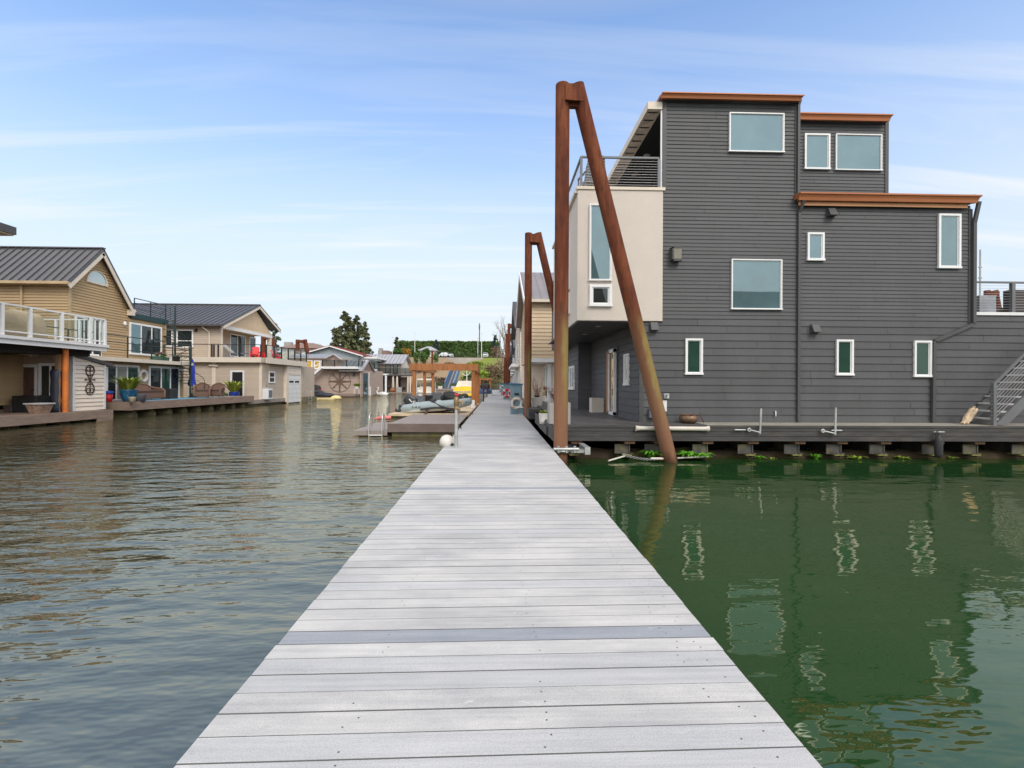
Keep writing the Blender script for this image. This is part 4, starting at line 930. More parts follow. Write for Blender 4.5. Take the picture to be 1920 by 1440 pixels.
q = aty(20, 688, yp); mb = MB(); mb.tube([(q[0],yp-.02,q[1]),(q[0]+.02,yp-.14,q[1])], .03, 8)
for s in (-.1, .1): mb.lathe((q[0]+s, yp-.16, q[1]-.06), [(0,.1),(.04,.09),(.07,0),(.05,0)], 10)
mb.build('flood_light', M['white_paint'], B)
for px0, px1, m_, top in ((112, 121.5, 'old_post', 0), (121.5, 131, 'stain_post', 0)):
    x0, x1 = aty(px0, 720, yp-.4)[0], aty(px1, 720, yp-.4)[0]
    mb = MB(); yy = yp-.55
    if m_ == 'stain_post': mb.tube([((x0+x1)/2, yy+.05, ZB), ((x0+x1)/2, yy+.05, 2.95)], (x1-x0)/2, 14)
    else: mb.box(x0, yy-.1, ZB, x1-.005, yy+.12, 2.95)
    mb.build('post', M[m_], B)
# balcony
zf1 = atx(100, 637, -18.45)[1]; zf0 = atx(100, 651, -18.45)[1]; ybb = atx(202, 650, -18.4)[0]
mb = MB(); mb.box(-30, 10, zf0+.05, -18.55, ybb-.1, zf1-.03); mb.box(-30, 10, zf0-.25, -18.9, ybb-.4, zf0+.05); mb.build('balcony_floor', M['black_void'], B)
mb = MB(); mb.box(-18.55, 10, zf0+.0, -18.45, ybb, zf1-.12); mb.box(-18.56, 10, zf1-.12, -18.38, ybb+.06, zf1); mb.box(-24, ybb-.1, zf0, -18.55, ybb, zf1-.12); mb.box(-24, ybb-.1, zf1-.12, -18.56, ybb+.06, zf1); mb.build('balcony_fascia', M['white_paint'], B)
hB = atx(199, 599, -18.5)[1]-zf1
ys_b = [atx(px, 650, -18.5)[0] for px in (3, 56, 115.5, 168)]
L0 = 12; rl = railing(B, [(-18.5, L0, zf1), (-18.5, ybb-.06, zf1)], hB, post='white_vinyl', bars='white_vinyl', pw=.11, topw=.09, toph=.06, rows=(.13,), rr=.028, at=[(y-L0)/(ybb-.06-L0) for y in ys_b], glass=None)
for a_, b_ in zip([L0]+ys_b, ys_b+[ybb-.06]):
    mb = MB(); mb.box(-18.505, a_+.07, zf1+.17, -18.495, b_-.07, zf1+hB-.07); mb.build('glass_panel', M['clear'], rl)
railing(B, [(-18.55, ybb-.06, zf1), (-24, ybb-.06, zf1)], hB, post='white_vinyl', bars='white_vinyl', pw=.09, topw=.08, toph=.05, rows=(.13,), rr=.025, spacing=1.15, glass='clear')
rl = railing(B, [(-18.5, ybb-.9, zf1), (-18.5, ybb-.08, zf1)], hB-.01, post='white_vinyl', bars='white_vinyl', pw=.05, topw=.06, toph=.05, rows=(), spacing=.27)
# upper storey whose eave just enters the frame
xe_, ye_ = -17.6, 18.3; z0 = aty(30, 433, ye_)[1]; xe_ = aty(31, 433, ye_)[0]
mb = MB(); mb.hexa([(-30,8,z0-.15),(xe_,8,z0-.15),(xe_,ye_,z0-.15),(-30,ye_,z0-.15),(-30,8,z0+.9),(xe_,8,z0+.12),(xe_,ye_,z0+.12),(-30,ye_,z0+.9)]); mb.build('roof', M['dark_roof'], B)
mb = MB(); mb.box(-30, 8.1, z0-.2, xe_-.05, ye_-.05, z0-.151); mb.build('soffit', M['light_deck'], B)
mb = MB(); mb.box(-30, 8.5, zf1, -19.6, 17.6, z0-.2); mb.box(-30, 12, ZB, -20.6, 17.9, zf0-.25); mb.build('wall', M['tan_siding'], B)
# things at house B
x, y = atz(74, 775.5, ZB); 
t = thing('stone_planter', 'square flared stone planter standing on the brown deck before the dark patio', 'planter', (x, y, ZB)); h_ = .44
mb = MB(); mb.taper((x, y, ZB), .21, .21, .31, .31, h_-.05); mb.build('pot', M['stone_pot'], t); mb = MB(); mb.box(x-.35, y-.35, ZB+h_-.049, x+.35, y+.35, ZB+h_); mb.build('rim', M['outlet'], t)
x0, x1 = aty(103, 720, yp-.5)[0], aty(113, 720, yp-.5)[0]
mb = MB(); mb.smooth = True; xm = (x0+x1)/2
mb.lathe((xm, yp-.5, ZB), [(0,0),(.25,.0),(.26,.2),(.22,.5),(.25,.9),(.23,1.4),(.26,1.75),(.22,1.85),(0,1.87)], 18); tag(mb.build('covered_heater', M['navy_cover']), 'tall black cover wrapped round an upright heater in the dark patio', 'cover')
mb = MB(); x0, x1 = aty(34, 720, yp-.6)[0], aty(80, 720, yp-.6)[0]; mb.box(x0, yp-.9, ZB, x1, yp-.2, ZB+.72); tag(mb.build('patio_cabinet', M['black_cover'], bevel=.03), 'low black covered cabinet under the brown patio door', 'cabinet')
q = atz(10, 760, ZB); mb = MB(); mb.lathe((aty(9,757,24.5)[0], 24.5, ZB), [(0,0),(.22,.03),(.3,.2),(.28,.33),(.1,.42),(0,.44)], 16); mb.tube([(aty(9,757,24.5)[0],24.5,ZB+.42),(aty(9,757,24.5)[0],24.5,ZB+.6)], .02, 6); tag(mb.build('kettle_grill', M['black_paint']), 'small round black grill low at the left frame edge', 'grill')
# covered grill on the balcony
mb = MB(); R1 = random.Random(2); cx_, cy_ = -19.8, atx(20, 620, -19.8)[0]
def cover(c, w, d, h, lumps, name, mat_, label, cat):
    mb = MB(); x, y, z = c; nn = 28; rows = 9; vs = []; fs = []; R1 = random.Random(int(w*100))
    for i in range(rows+1):
        q = i/rows
        for k in range(nn):
            a = 2*pi*k/nn; ca, sa = cos(a), sin(a); e = .42
            px_ = (abs(ca)**e)*(1 if ca > 0 else -1)*w; py_ = (abs(sa)**e)*(1 if sa > 0 else -1)*d
            s = 1.06-.3*q**3 if i < rows else .3; zz_ = h*min(q*1.05, 1)
            hh = lumps(px_/w)
            vs.append((x+px_*s*(1+.05*sin(5*a+3*q)+R1.uniform(-.015,.015)), y+py_*s*(1+.05*sin(4*a+q*2)), z+zz_*hh))
    for i in range(rows):
        for k in range(nn): fs.append((i*nn+k, i*nn+(k+1)%nn, (i+1)*nn+(k+1)%nn, (i+1)*nn+k))
    fs.append(tuple(rows*nn+k for k in range(nn))); mb.smooth = True; mb.add(vs, fs); return tag(mb.build(name, mat_), label, cat)
o = cover((-20.3, atx(25, 620, -19.8)[0], zf1), .8, 1.5, 1.32, lambda u: 1.0-.1*abs(u), 'covered_grill', M['tan_cover'], 'bulky tan cloth cover over a grill behind the white balcony glass', 'cover')
# ---- house A: tan house with the half-round window
A = thing('gabled_house', 'tan lap sided house with steep grey metal roof and a half round gable window', 'house', (-24, 30, .45))
ZA = .45; XLO, XUP = -21.0, -22.3; SA = M['tan_siding']
yA0 = atx(128, 600, XUP)[0]; yA1 = atx(310, 620, XUP)[0]; yLe = atx(342, 700, XLO)[0]
yr_, zr_ = atx(183.5, 470, XUP); zel = atx(128, 521, XUP)[1]; yer, zer = atx(240, 578, XUP); zfl = atx(300, 597, XUP)[1]; zbal = atx(258, 673, -20.35)[1]
# upper wall facing the channel
poly = [(yA0, zbal), (yer, zbal), (yer, zer), (yr_, zr_-.1), (yA0, zel)]
mb = MB(); fx = FX(XUP); siding(mb, fx, poly, .15, .04, ); gable(mb, fx, poly, .3)
poly2 = [(yer, zbal), (yA1, zbal), (yA1, zfl-.3), (yer, zfl-.3)]; siding(mb, fx, poly2, .15, .04); gable(mb, fx, poly2, .3)
fy = FY(yA0); siding(mb, fy, [(-36, zbal-1), (XUP+.01, zbal-1), (XUP+.01, zel), (-36, zel)], .15, .04); mb.box(-36, yA0+.002, zbal-2, XUP-.301, yA1, zer-.6)
mb.hexa([(-36,yA0+.01,zel-.1),(XUP-.31,yA0+.01,zel-.1),(XUP-.31,yer,zer-.2),(-36,yer,zer-.2),(-36,yr_-.1,zr_-.3),(XUP-.31,yr_-.1,zr_-.3),(XUP-.31,yr_+.1,zr_-.3),(-36,yr_+.1,zr_-.3)])
mb.build('wall', SA, A)
# lower wall
poly = [(19.5, ZA), (yLe, ZA), (yLe, zbal-.15), (19.5, zbal-.15)]; mb = MB(); fl = FX(XLO); siding(mb, fl, poly, .15, .04); gable(mb, fl, poly, .3); mb.box(-36, 26, ZA, XLO-.301, yLe-.01, zbal-.12); mb.build('wall', SA, A)
for f_, q0, q1, q2, q3 in ((fl, yLe-.1, yLe+.02, ZA, zbal-.15), (fx, yA1-.1, yA1+.02, zbal, zfl-.3), (fx, yA0-.03, yA0+.12, zbal, zel)): mb = MB(); f_.box(mb, q0, q1, q2, q3, .024, .06); mb.build('corner_board', M['tan_trim'], A)
# roof
ov = .35; mb = MB(); e = V((0,0,.06)); sl = (zr_-zel)/(yr_-yA0); sr = (zr_-zer)/(yer-yr_)
roof_panel(mb, (-36, yA0-.35, zel-.35*sl+.12), (XUP+ov, yA0-.35, zel-.35*sl+.12), (XUP+ov, yr_, zr_+.12), (-36, yr_, zr_+.12), .1, .42, .05)
roof_panel(mb, (-36, yer+.1, zer-.1*sr+.12), (XUP+ov, yer+.1, zer-.1*sr+.12), (XUP+ov, yr_+.002, zr_+.121), (-36, yr_+.002, zr_+.121), .1, .42, .05)
mb.bar((-36, yr_, zr_+.14), (XUP+ov, yr_, zr_+.14), .25, .06)
ra = mb.build('roof', [M['grey_roof'], M['dark_roof']], A)
mb = MB()
for (ya, za), (yb, zb) in (((yA0-.36, zel-.36*sl-.12), (yr_, zr_-.12)), ((yer+.12, zer-.12*sr-.12), (yr_, zr_-.12))): mb.bar((XUP+ov-.04, ya, za), (XUP+ov-.04, yb, zb), .05, .3)
fx.box(mb, yer-.12, yer+.14, zfl-.2, zer-.1, .02, ov-.02); mb.build('barge_board', M['cream_trim'], ra)
mb = MB(); mb.bar((-36, yA0-.42, zel-.3*sl-.02), (XUP+ov, yA0-.42, zel-.3*sl-.02), .13, .14); mb.box(-36, yA0-.3, zel-.42, XUP, yA0-.003, zel-.36); mb.build('gutter', M['tan_trim'], ra)
q = aty(41, 560, yA0-.06); mb = MB(); mb.bar((q[0], yA0-.08, zel-.4), (q[0], yA0-.08, 3), .09, .07, (0,1,0)); mb.build('downspout', M['tan_trim'], A)
# flat roof and its green edge, roof railing
mb = MB(); mb.box(-34, yer+.15, zfl-.34, XUP+.12, yA1+.12, zfl-.02); mb.build('flat_roof', M['green_fascia'], A)
railing(A, [(XUP+.02, yer+.5, zfl-.02), (XUP+.02, yA1+.0, zfl-.02)], .98, post='green_steel', bars='green_steel', pw=.045, topw=.04, rows=(.35,.68), rr=.018, spacing=1.3)
railing(A, [(XUP-2.6, yer+.5, zfl-.02), (XUP-2.6, yA1+.0, zfl-.02)], .98, post='green_steel', bars='green_steel', pw=.045, topw=.04, rows=(.35,.68), rr=.018, spacing=1.3)
# half-round window
yc, zc = atx(180.5, 533, XUP); hw = (atx(200.5, 530, XUP)[0]-atx(160, 530, XUP)[0])/2; hh = atx(180, 508, XUP)[1]-zc
def halfpoly(r, z, d): return [fx.p(yc+hw*r*cos(pi*k/16), z+(hh*r)*sin(pi*k/16), d) for k in range(17)]
o_, i_ = halfpoly(1, zc, .09), halfpoly(.86, zc+.07, .09); mb = MB(); n = 17
mb.add(o_+i_+[p-fx.n*.09 for p in o_]+[p-fx.n*.045 for p in i_], [(k,k+1,n+k+1,n+k) for k in range(16)]+[(k,k+1,2*n+k+1,2*n+k) for k in range(16)]+[(n+k,n+k+1,3*n+k+1,3*n+k) for k in range(16)]+[(0,n,2*n-1,n-1),(0,n-1,3*n-1,2*n)])
wn = mb.build('window', M['cream_trim'], A); mb = MB(); mb.add([p-fx.n*.035 for p in i_], [tuple(range(17))]); mb.build('pane', M['pane_sky'], wn)
# sliders and balcony
wpx(A, 'x', XUP, 240.5, 608.5, 301, 666.5, w=.11, mull=(.34,.67), kinds=['pane_teal','pane_dark','pane_dark'])
wpx(A, 'x', XUP, 138, 594, 187, 667, w=.11, mull=(.33,.66))
wpx(A, 'x', XLO, 196, 683.5, 259, 752.5, w=.13, mull=(.3,.62), kinds=['pane_dark','pane_blind','pane_green'])
wpx(A, 'x', XLO, 277, 687, 335, 747.5, w=.13, mull=(.38,.68), kinds=['pane_dark','pane_green','pane_dark'])
mb = MB(); mb.box(XUP+.02, 22.5, zbal-.14, -20.4, yLe+.1, zbal-.001); mb.box(-20.42, 22.5, zbal-.2, -20.3, yLe+.15, zbal+.01); mb.build('balcony', M['cream_trim'], A)
railing(A, [(-20.45, 22.6, zbal), (-20.45, yLe+.05, zbal)], atx(350, 645, -20.45)[1]-zbal, post='green_steel', bars='green_steel', pw=.05, topw=.045, rows=(.36,.68), rr=.02, spacing=1.85)
railing(A, [(-20.5, yLe+.05, zbal), (-24, yLe+.05, zbal)], atx(350, 645, -20.45)[1]-zbal, post='green_steel', bars='green_steel', pw=.05, topw=.045, rows=(.36,.68), rr=.02, spacing=1.7)
for px, py, X in ((231, 607, XUP), (337, 693, XLO)):
    y, z = atx(px, py, X); mb = MB(); mb.lathe((X+.1, y, z-.12), [(0,0),(.08,.03),(.1,.12),(.07,.2),(.03,.26),(0,.26)], 14); mb.box(X+.02, y-.05, z-.05, X+.1, y+.05, z+.1); mb.build('wall_light', M['white_paint'], A)
# spiral stairs
def spiral(c, z0, z1, r, a0, turns, n, label=None):
    x, y = c; mb = MB(); mb.tube([(x,y,z0),(x,y,z1+1.0)], .06, 10); st = mb.build('spiral_stair', M['green_steel'], A); hr = []
    for k in range(n):
        a = a0+2*pi*turns*k/n; b_ = a+2*pi*turns/n*1.1; z = z0+(z1-z0)*(k+1)/n
        mb = MB(); p = [(x+.05*cos(a),y+.05*sin(a)),(x+r*cos(a),y+r*sin(a)),(x+r*cos(b_),y+r*sin(b_)),(x+.05*cos(b_),y+.05*sin(b_))]
        mb.prism([(q[0],q[1],z-.04) for q in p], (0,0,.04)); q = ((a+b_)/2); e_ = V((x+r*cos(q), y+r*sin(q), z))
        mb.build('tread', M['green_steel'], st); hr.append(e_)
    mb = MB(); mb.tube([e_+UP*.95 for e_ in hr], .022, 6); mb.tube([e_+UP*.5 for e_ in hr], .012, 6)
    for e_ in hr[::3]: mb.tube([e_, e_+UP*.95], .014, 5)
    mb.build('handrail', M['green_steel'], st)
spiral((-22.0, yA1+.55), zbal, zfl, .85, radians(60), -.8, 13); spiral((-20.15, yLe-.55), ZA, zbal, .8, radians(20), .85, 12)
# deck
EA = -18.45; yD0 = atx(246, 766, EA)[0]; yD1 = atx(475, 745, EA)[0]
mb = MB()
k = 0
while EA-.15*k > XLO-.2: mb.box(EA-.15*(k+1)+.006, yD0, ZA-.04, EA-.15*k, yD1, ZA); k += 1
mb.box(-36, yD0-1.6, ZA-.045, XLO-.2, yD0+9, ZA-.005); mb.build('deck', M['brown_deck'], A)
mb = MB(); mb.box(EA, yD0, ZA-.42, EA+.05, yD1, ZA+.006); mb.box(-24, yD0-.05, ZA-.42, EA+.05, yD0, ZA+.006); mb.build('deck_fascia', M['brown_deck'], A)
floats(A, 0, EA-.35, yD0, yD1, 9, .3)
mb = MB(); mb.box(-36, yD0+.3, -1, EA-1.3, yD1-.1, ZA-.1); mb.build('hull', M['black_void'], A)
# things on deck A
def potted(px, py, Y, r, h, potm, plm, label, kind='round', n=60, ph=.5, z=ZA, name='flower_pot', sp=.4, w=.03):
    x = aty(px, py, Y)[0]; t = thing(name, label, 'potted plant' if plm else 'pot', (x, Y, z)); mb = MB()
    if kind == 'urn': mb.lathe((x, Y, z), [(0,0),(r*.55,0),(r*.75,h*.2),(r*1.0,h*.65),(r*.98,h*.85),(r*1.06,h*.95),(r*1.06,h),(r*.9,h),(r*.85,h*.85),(0,h*.8)], 22)
    else: mb.lathe((x, Y, z), [(0,0),(r*.8,0),(r,h*.95),(r*1.05,h),(r*.9,h),(r*.85,h*.8),(0,h*.8)], 20)
    mb.build('pot', M[potm], t)
    if plm: mb = MB(); mb.blades((x, Y, z+h*.78), n, ph, sp, w, random.Random(int(px)), .38); mb.build('plant', M[plm], t)
    return t
xq, yq = atz(241, 762, ZA)
potted(241, 760, 26.3, .38, .62, 'blue_glaze', 'grass_tuft', 'big blue glazed urn with yellow green leaves on the tan house deck corner', 'urn', 170, 1.25, sp=.75, w=.05)
potted(248, 763, 25.7, .16, .26, 'cream_pot', None, 'small cream pot in front of the big blue urn'); potted(263, 761, 26.6, .26, .38, 'grey_pot', None, 'plain slate grey pot just right of the big blue urn')
x, Y = aty(203, 755, 26.0)[0]+.3, 26.0
t = thing('bucket', 'red bucket with a blue lid by the white sliding door', 'bucket', (x-.3, Y, ZA)); mb = MB(); mb.lathe((x-.3, Y, ZA), [(0,0),(.16,0),(.2,.4),(0,.4)], 18); mb.build('body', M['red_plastic'], t); mb = MB(); mb.lathe((x-.3, Y, ZA+.401), [(0,0),(.22,0),(.22,.14),(0,.16)], 18); mb.build('lid', M['blue_plastic'], t)
yq_, zq_ = atx(268, 705, XLO+.09)
def life_ring(c, ax, R_, r, label, m1='ring_white', m2='ring_tan', rope='ring_tan'):
    t = thing('life_ring', label, 'life ring', c); mb = MB(); mb.torus(c, ax, R_, r, 36, 12); mb.build('ring', M[m1], t)
    for k in range(4):
        a = pi/4+k*pi/2; mb = MB(); mb.torus(c, ax, R_, r*1.06, 5, 12, (a-.17, a+.17)); mb.build('band', M[m2], t)
    mb = MB(); axv = V(ax).normalized(); u = V((0,0,1)); a_ = axv.cross(u).normalized(); b_ = axv.cross(a_)
    mb.tube([V(c)+(a_*cos(2*pi*k/32)+b_*sin(2*pi*k/32))*(R_+r*(1.05+.35*abs(sin(2*(2*pi*k/32-pi/4))))) for k in range(33)], .008, 5); mb.build('rope', M[rope], t); return t
life_ring((XLO+.1, yq_, zq_), (1,0,0), .3, .1, 'white life ring hanging on the tan wall between two sliding doors', 'ring_white', 'ring_white', 'ring_white')
x0 = -19.9
mb = MB(); mb.box(-20.7, 27.6, ZA+.003, -18.7, 35.2, ZA+.012); tag(mb.build('deck_rug', M['blue_rug']), 'worn blue rug under the wicker seats on the tan house deck', 'rug')
# wicker sofa (its back to the wall) and side table, two armchairs
def wicker(name, c, w, rz, label, cat, group=None):
    t = thing(name, label, cat, (0,0,0), group); mb = MB(); d = .42
    mb.box(-w, -d, .12, w, d, .4); mb.box(-w+.03, -d+.03, .07, w-.03, d-.03, .12); mb.build('seat', M['wicker'], t)
    mb = MB(); n = 14
    pts = [V((-w+2*w*k/n, .38+.05*sin(pi*k/n), .4)) for k in range(n+1)]; tops = [p+V((0,.16,.36+.16*sin(pi*k/n))) for k, p in enumerate(pts)]
    for k in range(n): mb.hexa([pts[k], pts[k+1], pts[k+1]+V((0,.07,0)), pts[k]+V((0,.07,0)), tops[k], tops[k+1], tops[k+1]+V((0,.07,0)), tops[k]+V((0,.07,0))])
    mb.tube([q+V((0,.03,.02)) for q in tops], .05, 8); mb.build('backrest', M['wicker'], t)
    for s in (-1, 1):
        mb = MB(); mb.tube([(s*w,.5,.74),(s*(w+.05),.2,.64),(s*(w+.06),-.25,.62),(s*(w+.02),-.44,.5),(s*w,-.44,.12)], .065, 8); mb.box(s*w-.05, -.38, .4, s*w+.05, .4, .6); mb.build('armrest', M['wicker'], t)
    mb = MB(); mb.box(-w+.06, -d, .401, w-.06, d-.1, .5); mb.build('cushion', M['dark_cushion'], t)
    for s in (-1, 1):
        for q in (-1, 1): mb = MB(); mb.tube([(s*(w-.06), q*.36, 0), (s*(w-.06), q*.36, .1)], .03, 8); mb.build('leg', M['wicker'], t)
    t.location = c; t.rotation_euler.z = rz; return t
wicker('wicker_sofa', (-19.75, 28.6, ZA+.012), .95, radians(80), 'long brown wicker sofa with curved back beside the blue urn', 'sofa')
wicker('wicker_armchair', (-19.4, 33.6, ZA+.012), .4, radians(28), 'brown wicker armchair nearer the dark clothed side table', 'armchair', 'wicker armchairs'); wicker('wicker_armchair', (-19.3, 35.0, ZA+.012), .4, radians(10), 'brown wicker armchair nearest the beige house, beyond the closed umbrella', 'armchair', 'wicker armchairs')
x = aty(317, 745, 31)[0]; mb = MB(); mb.taper((x, 31, ZA+.012), .34, .34, .3, .3, .62); tag(mb.build('side_table', M['black_cover'], bevel=.04), 'dark clothed side table between wicker sofa and armchairs', 'table')
xu, Yu = aty(360.5, 700, 34.2)[0], 34.2
t = thing('patio_umbrella', 'closed bright blue patio umbrella on the tan house deck', 'umbrella', (xu, Yu, ZA)); mb = MB(); mb.tube([(xu,Yu,ZA),(xu,Yu,3.05)], .025, 8); mb.lathe((xu,Yu,ZA), [(0,0),(.25,0),(.25,.06),(.06,.1),(.04,.3),(0,.3)], 16); mb.build('pole', M['dark_roof'], t)
mb = MB(); n = 20; prf = [(.04,2.98),(.13,2.75),(.17,2.2),(.14,1.85),(.2,1.5),(.22,1.3)]; vs = []; fs = []
for i, (r, z) in enumerate(prf):
    for k in range(n): a = 2*pi*k/n+.15*i; rr_ = r*(1+.22*cos(5*a)); vs.append((xu+rr_*cos(a), Yu+rr_*sin(a), z+(.1*cos(3*a) if i == 5 else 0)))
for i in range(5):
    for k in range(n): fs.append((i*n+k, i*n+(k+1)%n, (i+1)*n+(k+1)%n, (i+1)*n+k))
mb.smooth = True; mb.add(vs, fs); mb.build('canopy', M['umbrella_blue'], t)
y0_, z0_ = atx(300, 668, -21.2)
t = thing('planter_trough', 'green trough of pink flowers on the tan house balcony', 'planter', (-21.2, y0_, zbal)); mb = MB(); mb.taper((-21.2, y0_, zbal), .14, .6, .2, .66, .28); mb.build('trough', M['green_glaze'], t); mb = MB(); mb.cloud((-21.2, y0_, zbal+.4), (.2,.6,.18), 160, .07); mb.build('plant', M['shrub_green'], t); mb = MB(); mb.cloud((-21.2, y0_, zbal+.48), (.2,.55,.12), 40, .05); mb.build('flowers', M['flower_pink'], t)
x = aty(331, 672, 33.2)[0]; potted(331, 668, 33.0, .22, .34, 'black_paint', 'shrub_green', 'black pot on the tan house balcony at the spiral stair foot', n=20, ph=.3, z=zbal, w=.02)
# ---- house C: beige house with the gabled porch and boat garage
Cc = thing('beige_house', 'beige lap sided house with a gabled porch, black glass balcony and a boat garage', 'house', (-22, 45, .2))
SC = M['beige_siding']; YC = 40.5; XC = aty(491, 720, YC)[0]; ZC = aty(430, 748.5, YC)[1]; zb3 = aty(450, 679.5, 40.3)[1]; zb4 = aty(450, 670, 40.3)[1]
mb = MB(); fy = FY(YC); siding(mb, fy, [(-36, ZC-.3), (XC, ZC-.3), (XC, zb3), (-36, zb3)], .15, .04); mb.box(-36, YC, ZC-.3, XC-.01, 52, zb3)
fx = FX(XC-.005); siding(mb, fx, [(YC, ZC-.3), (46, ZC-.3), (46, zb3), (YC, zb3)], .15, .04); mb.build('wall', SC, Cc)
for q0, q1 in ((XC-.2, XC+.03), (aty(398, 720, YC)[0], aty(405, 720, YC)[0])): mb = MB(); fy.box(mb, q0, q1, ZC-.3, zb3, .024, .07); mb.build('corner_board', M['cream_trim'], Cc)
a, c = aty(432.5, 694.5, YC), aty(458.5, 748.5, YC); mb = MB(); fy.box(mb, a[0], a[0]+.15, ZC, a[1], .02, .08); fy.box(mb, c[0]-.12, c[0], ZC, a[1], .02, .08); fy.box(mb, a[0]+.15, c[0]-.12, a[1]-.13, a[1], .02, .08); df = mb.build('door_frame', M['white_paint'], Cc); mb = MB(); fy.box(mb, a[0]+.15, c[0]-.12, ZC, a[1]-.13, .02, .05); mb.build('door', M['black_paint'], df)
# garage block
XGc = -18.45; g0 = atx(537.5, 720, XGc)[0]; g1 = atx(564, 720, XGc)[0]; fg = FX(XGc)
mb = MB(); fyg = FY(g0); siding(mb, fyg, [(XC-1, ZC-.35), (XGc, ZC-.35), (XGc, zb3), (XC-1, zb3)], .15, .04); siding(mb, fg, [(g0, zb3-.75), (g1, zb3-.75), (g1, zb3), (g0, zb3)], .15, .04); mb.box(-30, g0, ZC-.35, XGc-.01, g1, zb3); mb.build('wall', M['pale_siding'], Cc)
zg = zb3-.78; mb = MB(); fg.box(mb, g0, g0+.25, -.35, zg, .0, .06); fg.box(mb, g1-.3, g1, -.35, zg, .0, .06); fg.box(mb, g0+.25, g1-.3, zg-.12, zg, .0, .06); gf = mb.build('garage_frame', M['cream_trim'], Cc)
mb = MB(); n = 6; hgt = (zg-.12+.3)/n
for k in range(n): fg.box(mb, g0+.25, g1-.3, -.3+hgt*k+.01, -.3+hgt*(k+1)-.01, .0, .035)
gd = mb.build('garage_door', M['white_paint'], gf)
for q in (.08, .56): mb = MB(); wv = g1-g0-.55; fg.box(mb, g0+.25+wv*q, g0+.25+wv*(q+.36), -.3+hgt*4+.14, -.3+hgt*5-.1, .036, .045); mb.build('pane', M['pane_dark'], gd)
wpx(Cc, 'x', XC, 503, 696.5, 514, 718, w=.1, hm=(.5,), glass='pane_dark')
y, z = atx(500, 738, XC+.2); mb = MB(); mb.box(XC+.03, y-.42, ZC, XC+.5, y+.42, ZC+.85); hp = mb.build('heat_pump', M['white_paint'], Cc, bevel=.03); mb = MB(); mb.box(XC+.501, y-.28, ZC+.14, XC+.52, y+.3, ZC+.72); mb.build('grille', M['grey_pot'], hp)
y, z = atx(501, 721, XC+.06); mb = MB(); mb.ell((XC+.06, y, z), .03, .1, .3, 12, 10); mb.tube([(XC+.05,y,z+.25),(XC+.05,y+.22,z+.42)], [.06,.01], 6); mb.tube([(XC+.05,y,z-.22),(XC+.05,y-.12,z-.42)], [.05,.012], 6); tag(mb.build('fish_ornament', M['galv']), 'grey metal fish ornament on the beige wall above the heat pump', 'ornament')
# upper floor
YCu, XCg = 41.5, -22.5; fu = FY(YCu); zeC = aty(400, 607, YCu)[1]; yap, zap = atx(478, 574, XCg); yCr, zCr = atx(515, 627, XCg); yC2 = 51.0; XCr = XCg-1.7
mb = MB(); siding(mb, fu, [(-36, zb4), (XCg, zb4), (XCg, zeC-.1), (-36, zeC-.1)], .15, .04); mb.box(-36, YCu, zb4, XCr, yC2-.3, zeC-.12); mb.box(XCr, YCu, zb4, XCg-.02, YCu+.3, zeC-.12)
siding(mb, FX(XCr+.001), [(YCu+.3, zb4), (yC2-.3, zb4), (yC2-.3, zeC), (YCu+.3, zeC)], .15, .04); mb.build('wall', SC, Cc)
zbm = zeC-.45; fgb = FX(XCg); hz0 = zeC-.05; poly = [(YCu+.2, hz0), (yC2-.3, hz0), (yap, zap-.25)]
mb = MB(); siding(mb, fgb, poly, .15, .04); gable(mb, fgb, poly, .1); mb.build('gable_wall', M['warm_siding'], Cc)
mb = MB(); fgb.box(mb, YCu, yC2-.2, hz0-.28, hz0-.003, -.2, .03); mb.build('porch_beam', M['white_paint'], Cc)
mb = MB(); mb.box(XCr, YCu+.1, hz0-.1, XCg-.2, yC2-.3, hz0); mb.build('porch_ceiling', M['warm_siding'], Cc)
for yq in (YCu+.0, yC2-.6): mb = MB(); mb.box(XCg-.32, yq, zb4, XCg+.0, yq+.32, hz0-.29); mb.build('porch_post', M['cream_trim'], Cc)
mb = MB(); slc = (zap-zeC)/(yap-YCu); o_ = .5
roof_panel(mb, (-38, YCu-o_, zeC-o_*slc+.1), (XCg+.5, YCu-o_, zeC-o_*slc+.1), (XCg+.5, yap, zap+.1), (-38, yap, zap+.1), .1, .45, .05); roof_panel(mb, (-38, yC2+.7, zap+.1-(yC2+.7-yap)*slc), (XCg+.5, yC2+.7, zap+.1-(yC2+.7-yap)*slc), (XCg+.5, yap+.002, zap+.101), (-38, yap+.002, zap+.101), .1, .45, .05); mb.bar((-38, yap, zap+.13), (XCg+.5, yap, zap+.13), .3, .06)
rf = mb.build('roof', [M['grey_roof'], M['dark_roof']], Cc); mb = MB()
for ya, za in ((YCu-o_-.02, zeC-o_*slc-.1), (yC2+.72, zap-.1-(yC2+.72-yap)*slc)): mb.bar((XCg+.46, ya, za), (XCg+.46, yap, zap-.1), .06, .26)
mb.build('barge_board', M['cream_trim'], rf); mb = MB(); mb.bar((-38, YCu-o_-.07, zeC-o_*slc+.03), (XCg+.5, YCu-o_-.07, zeC-o_*slc+.03), .14, .14); mb.build('gutter', M['dark_roof'], rf)
q = aty(392, 612, YCu-.1)[0]; mb = MB(); mb.tube([(q-.35,YCu-.4,zeC-.2),(q-.3,YCu-.4,zeC-.35),(q,YCu-.08,zeC-.7),(q,YCu-.08,zb4)], .06, 8); mb.tube([(aty(394,683,YC)[0],YC-.12,zb3-.25),(aty(410,684,YC)[0],YC-.12,zb3-.3)], .07, 8); mb.build('downspout', M['cream_trim'], Cc)
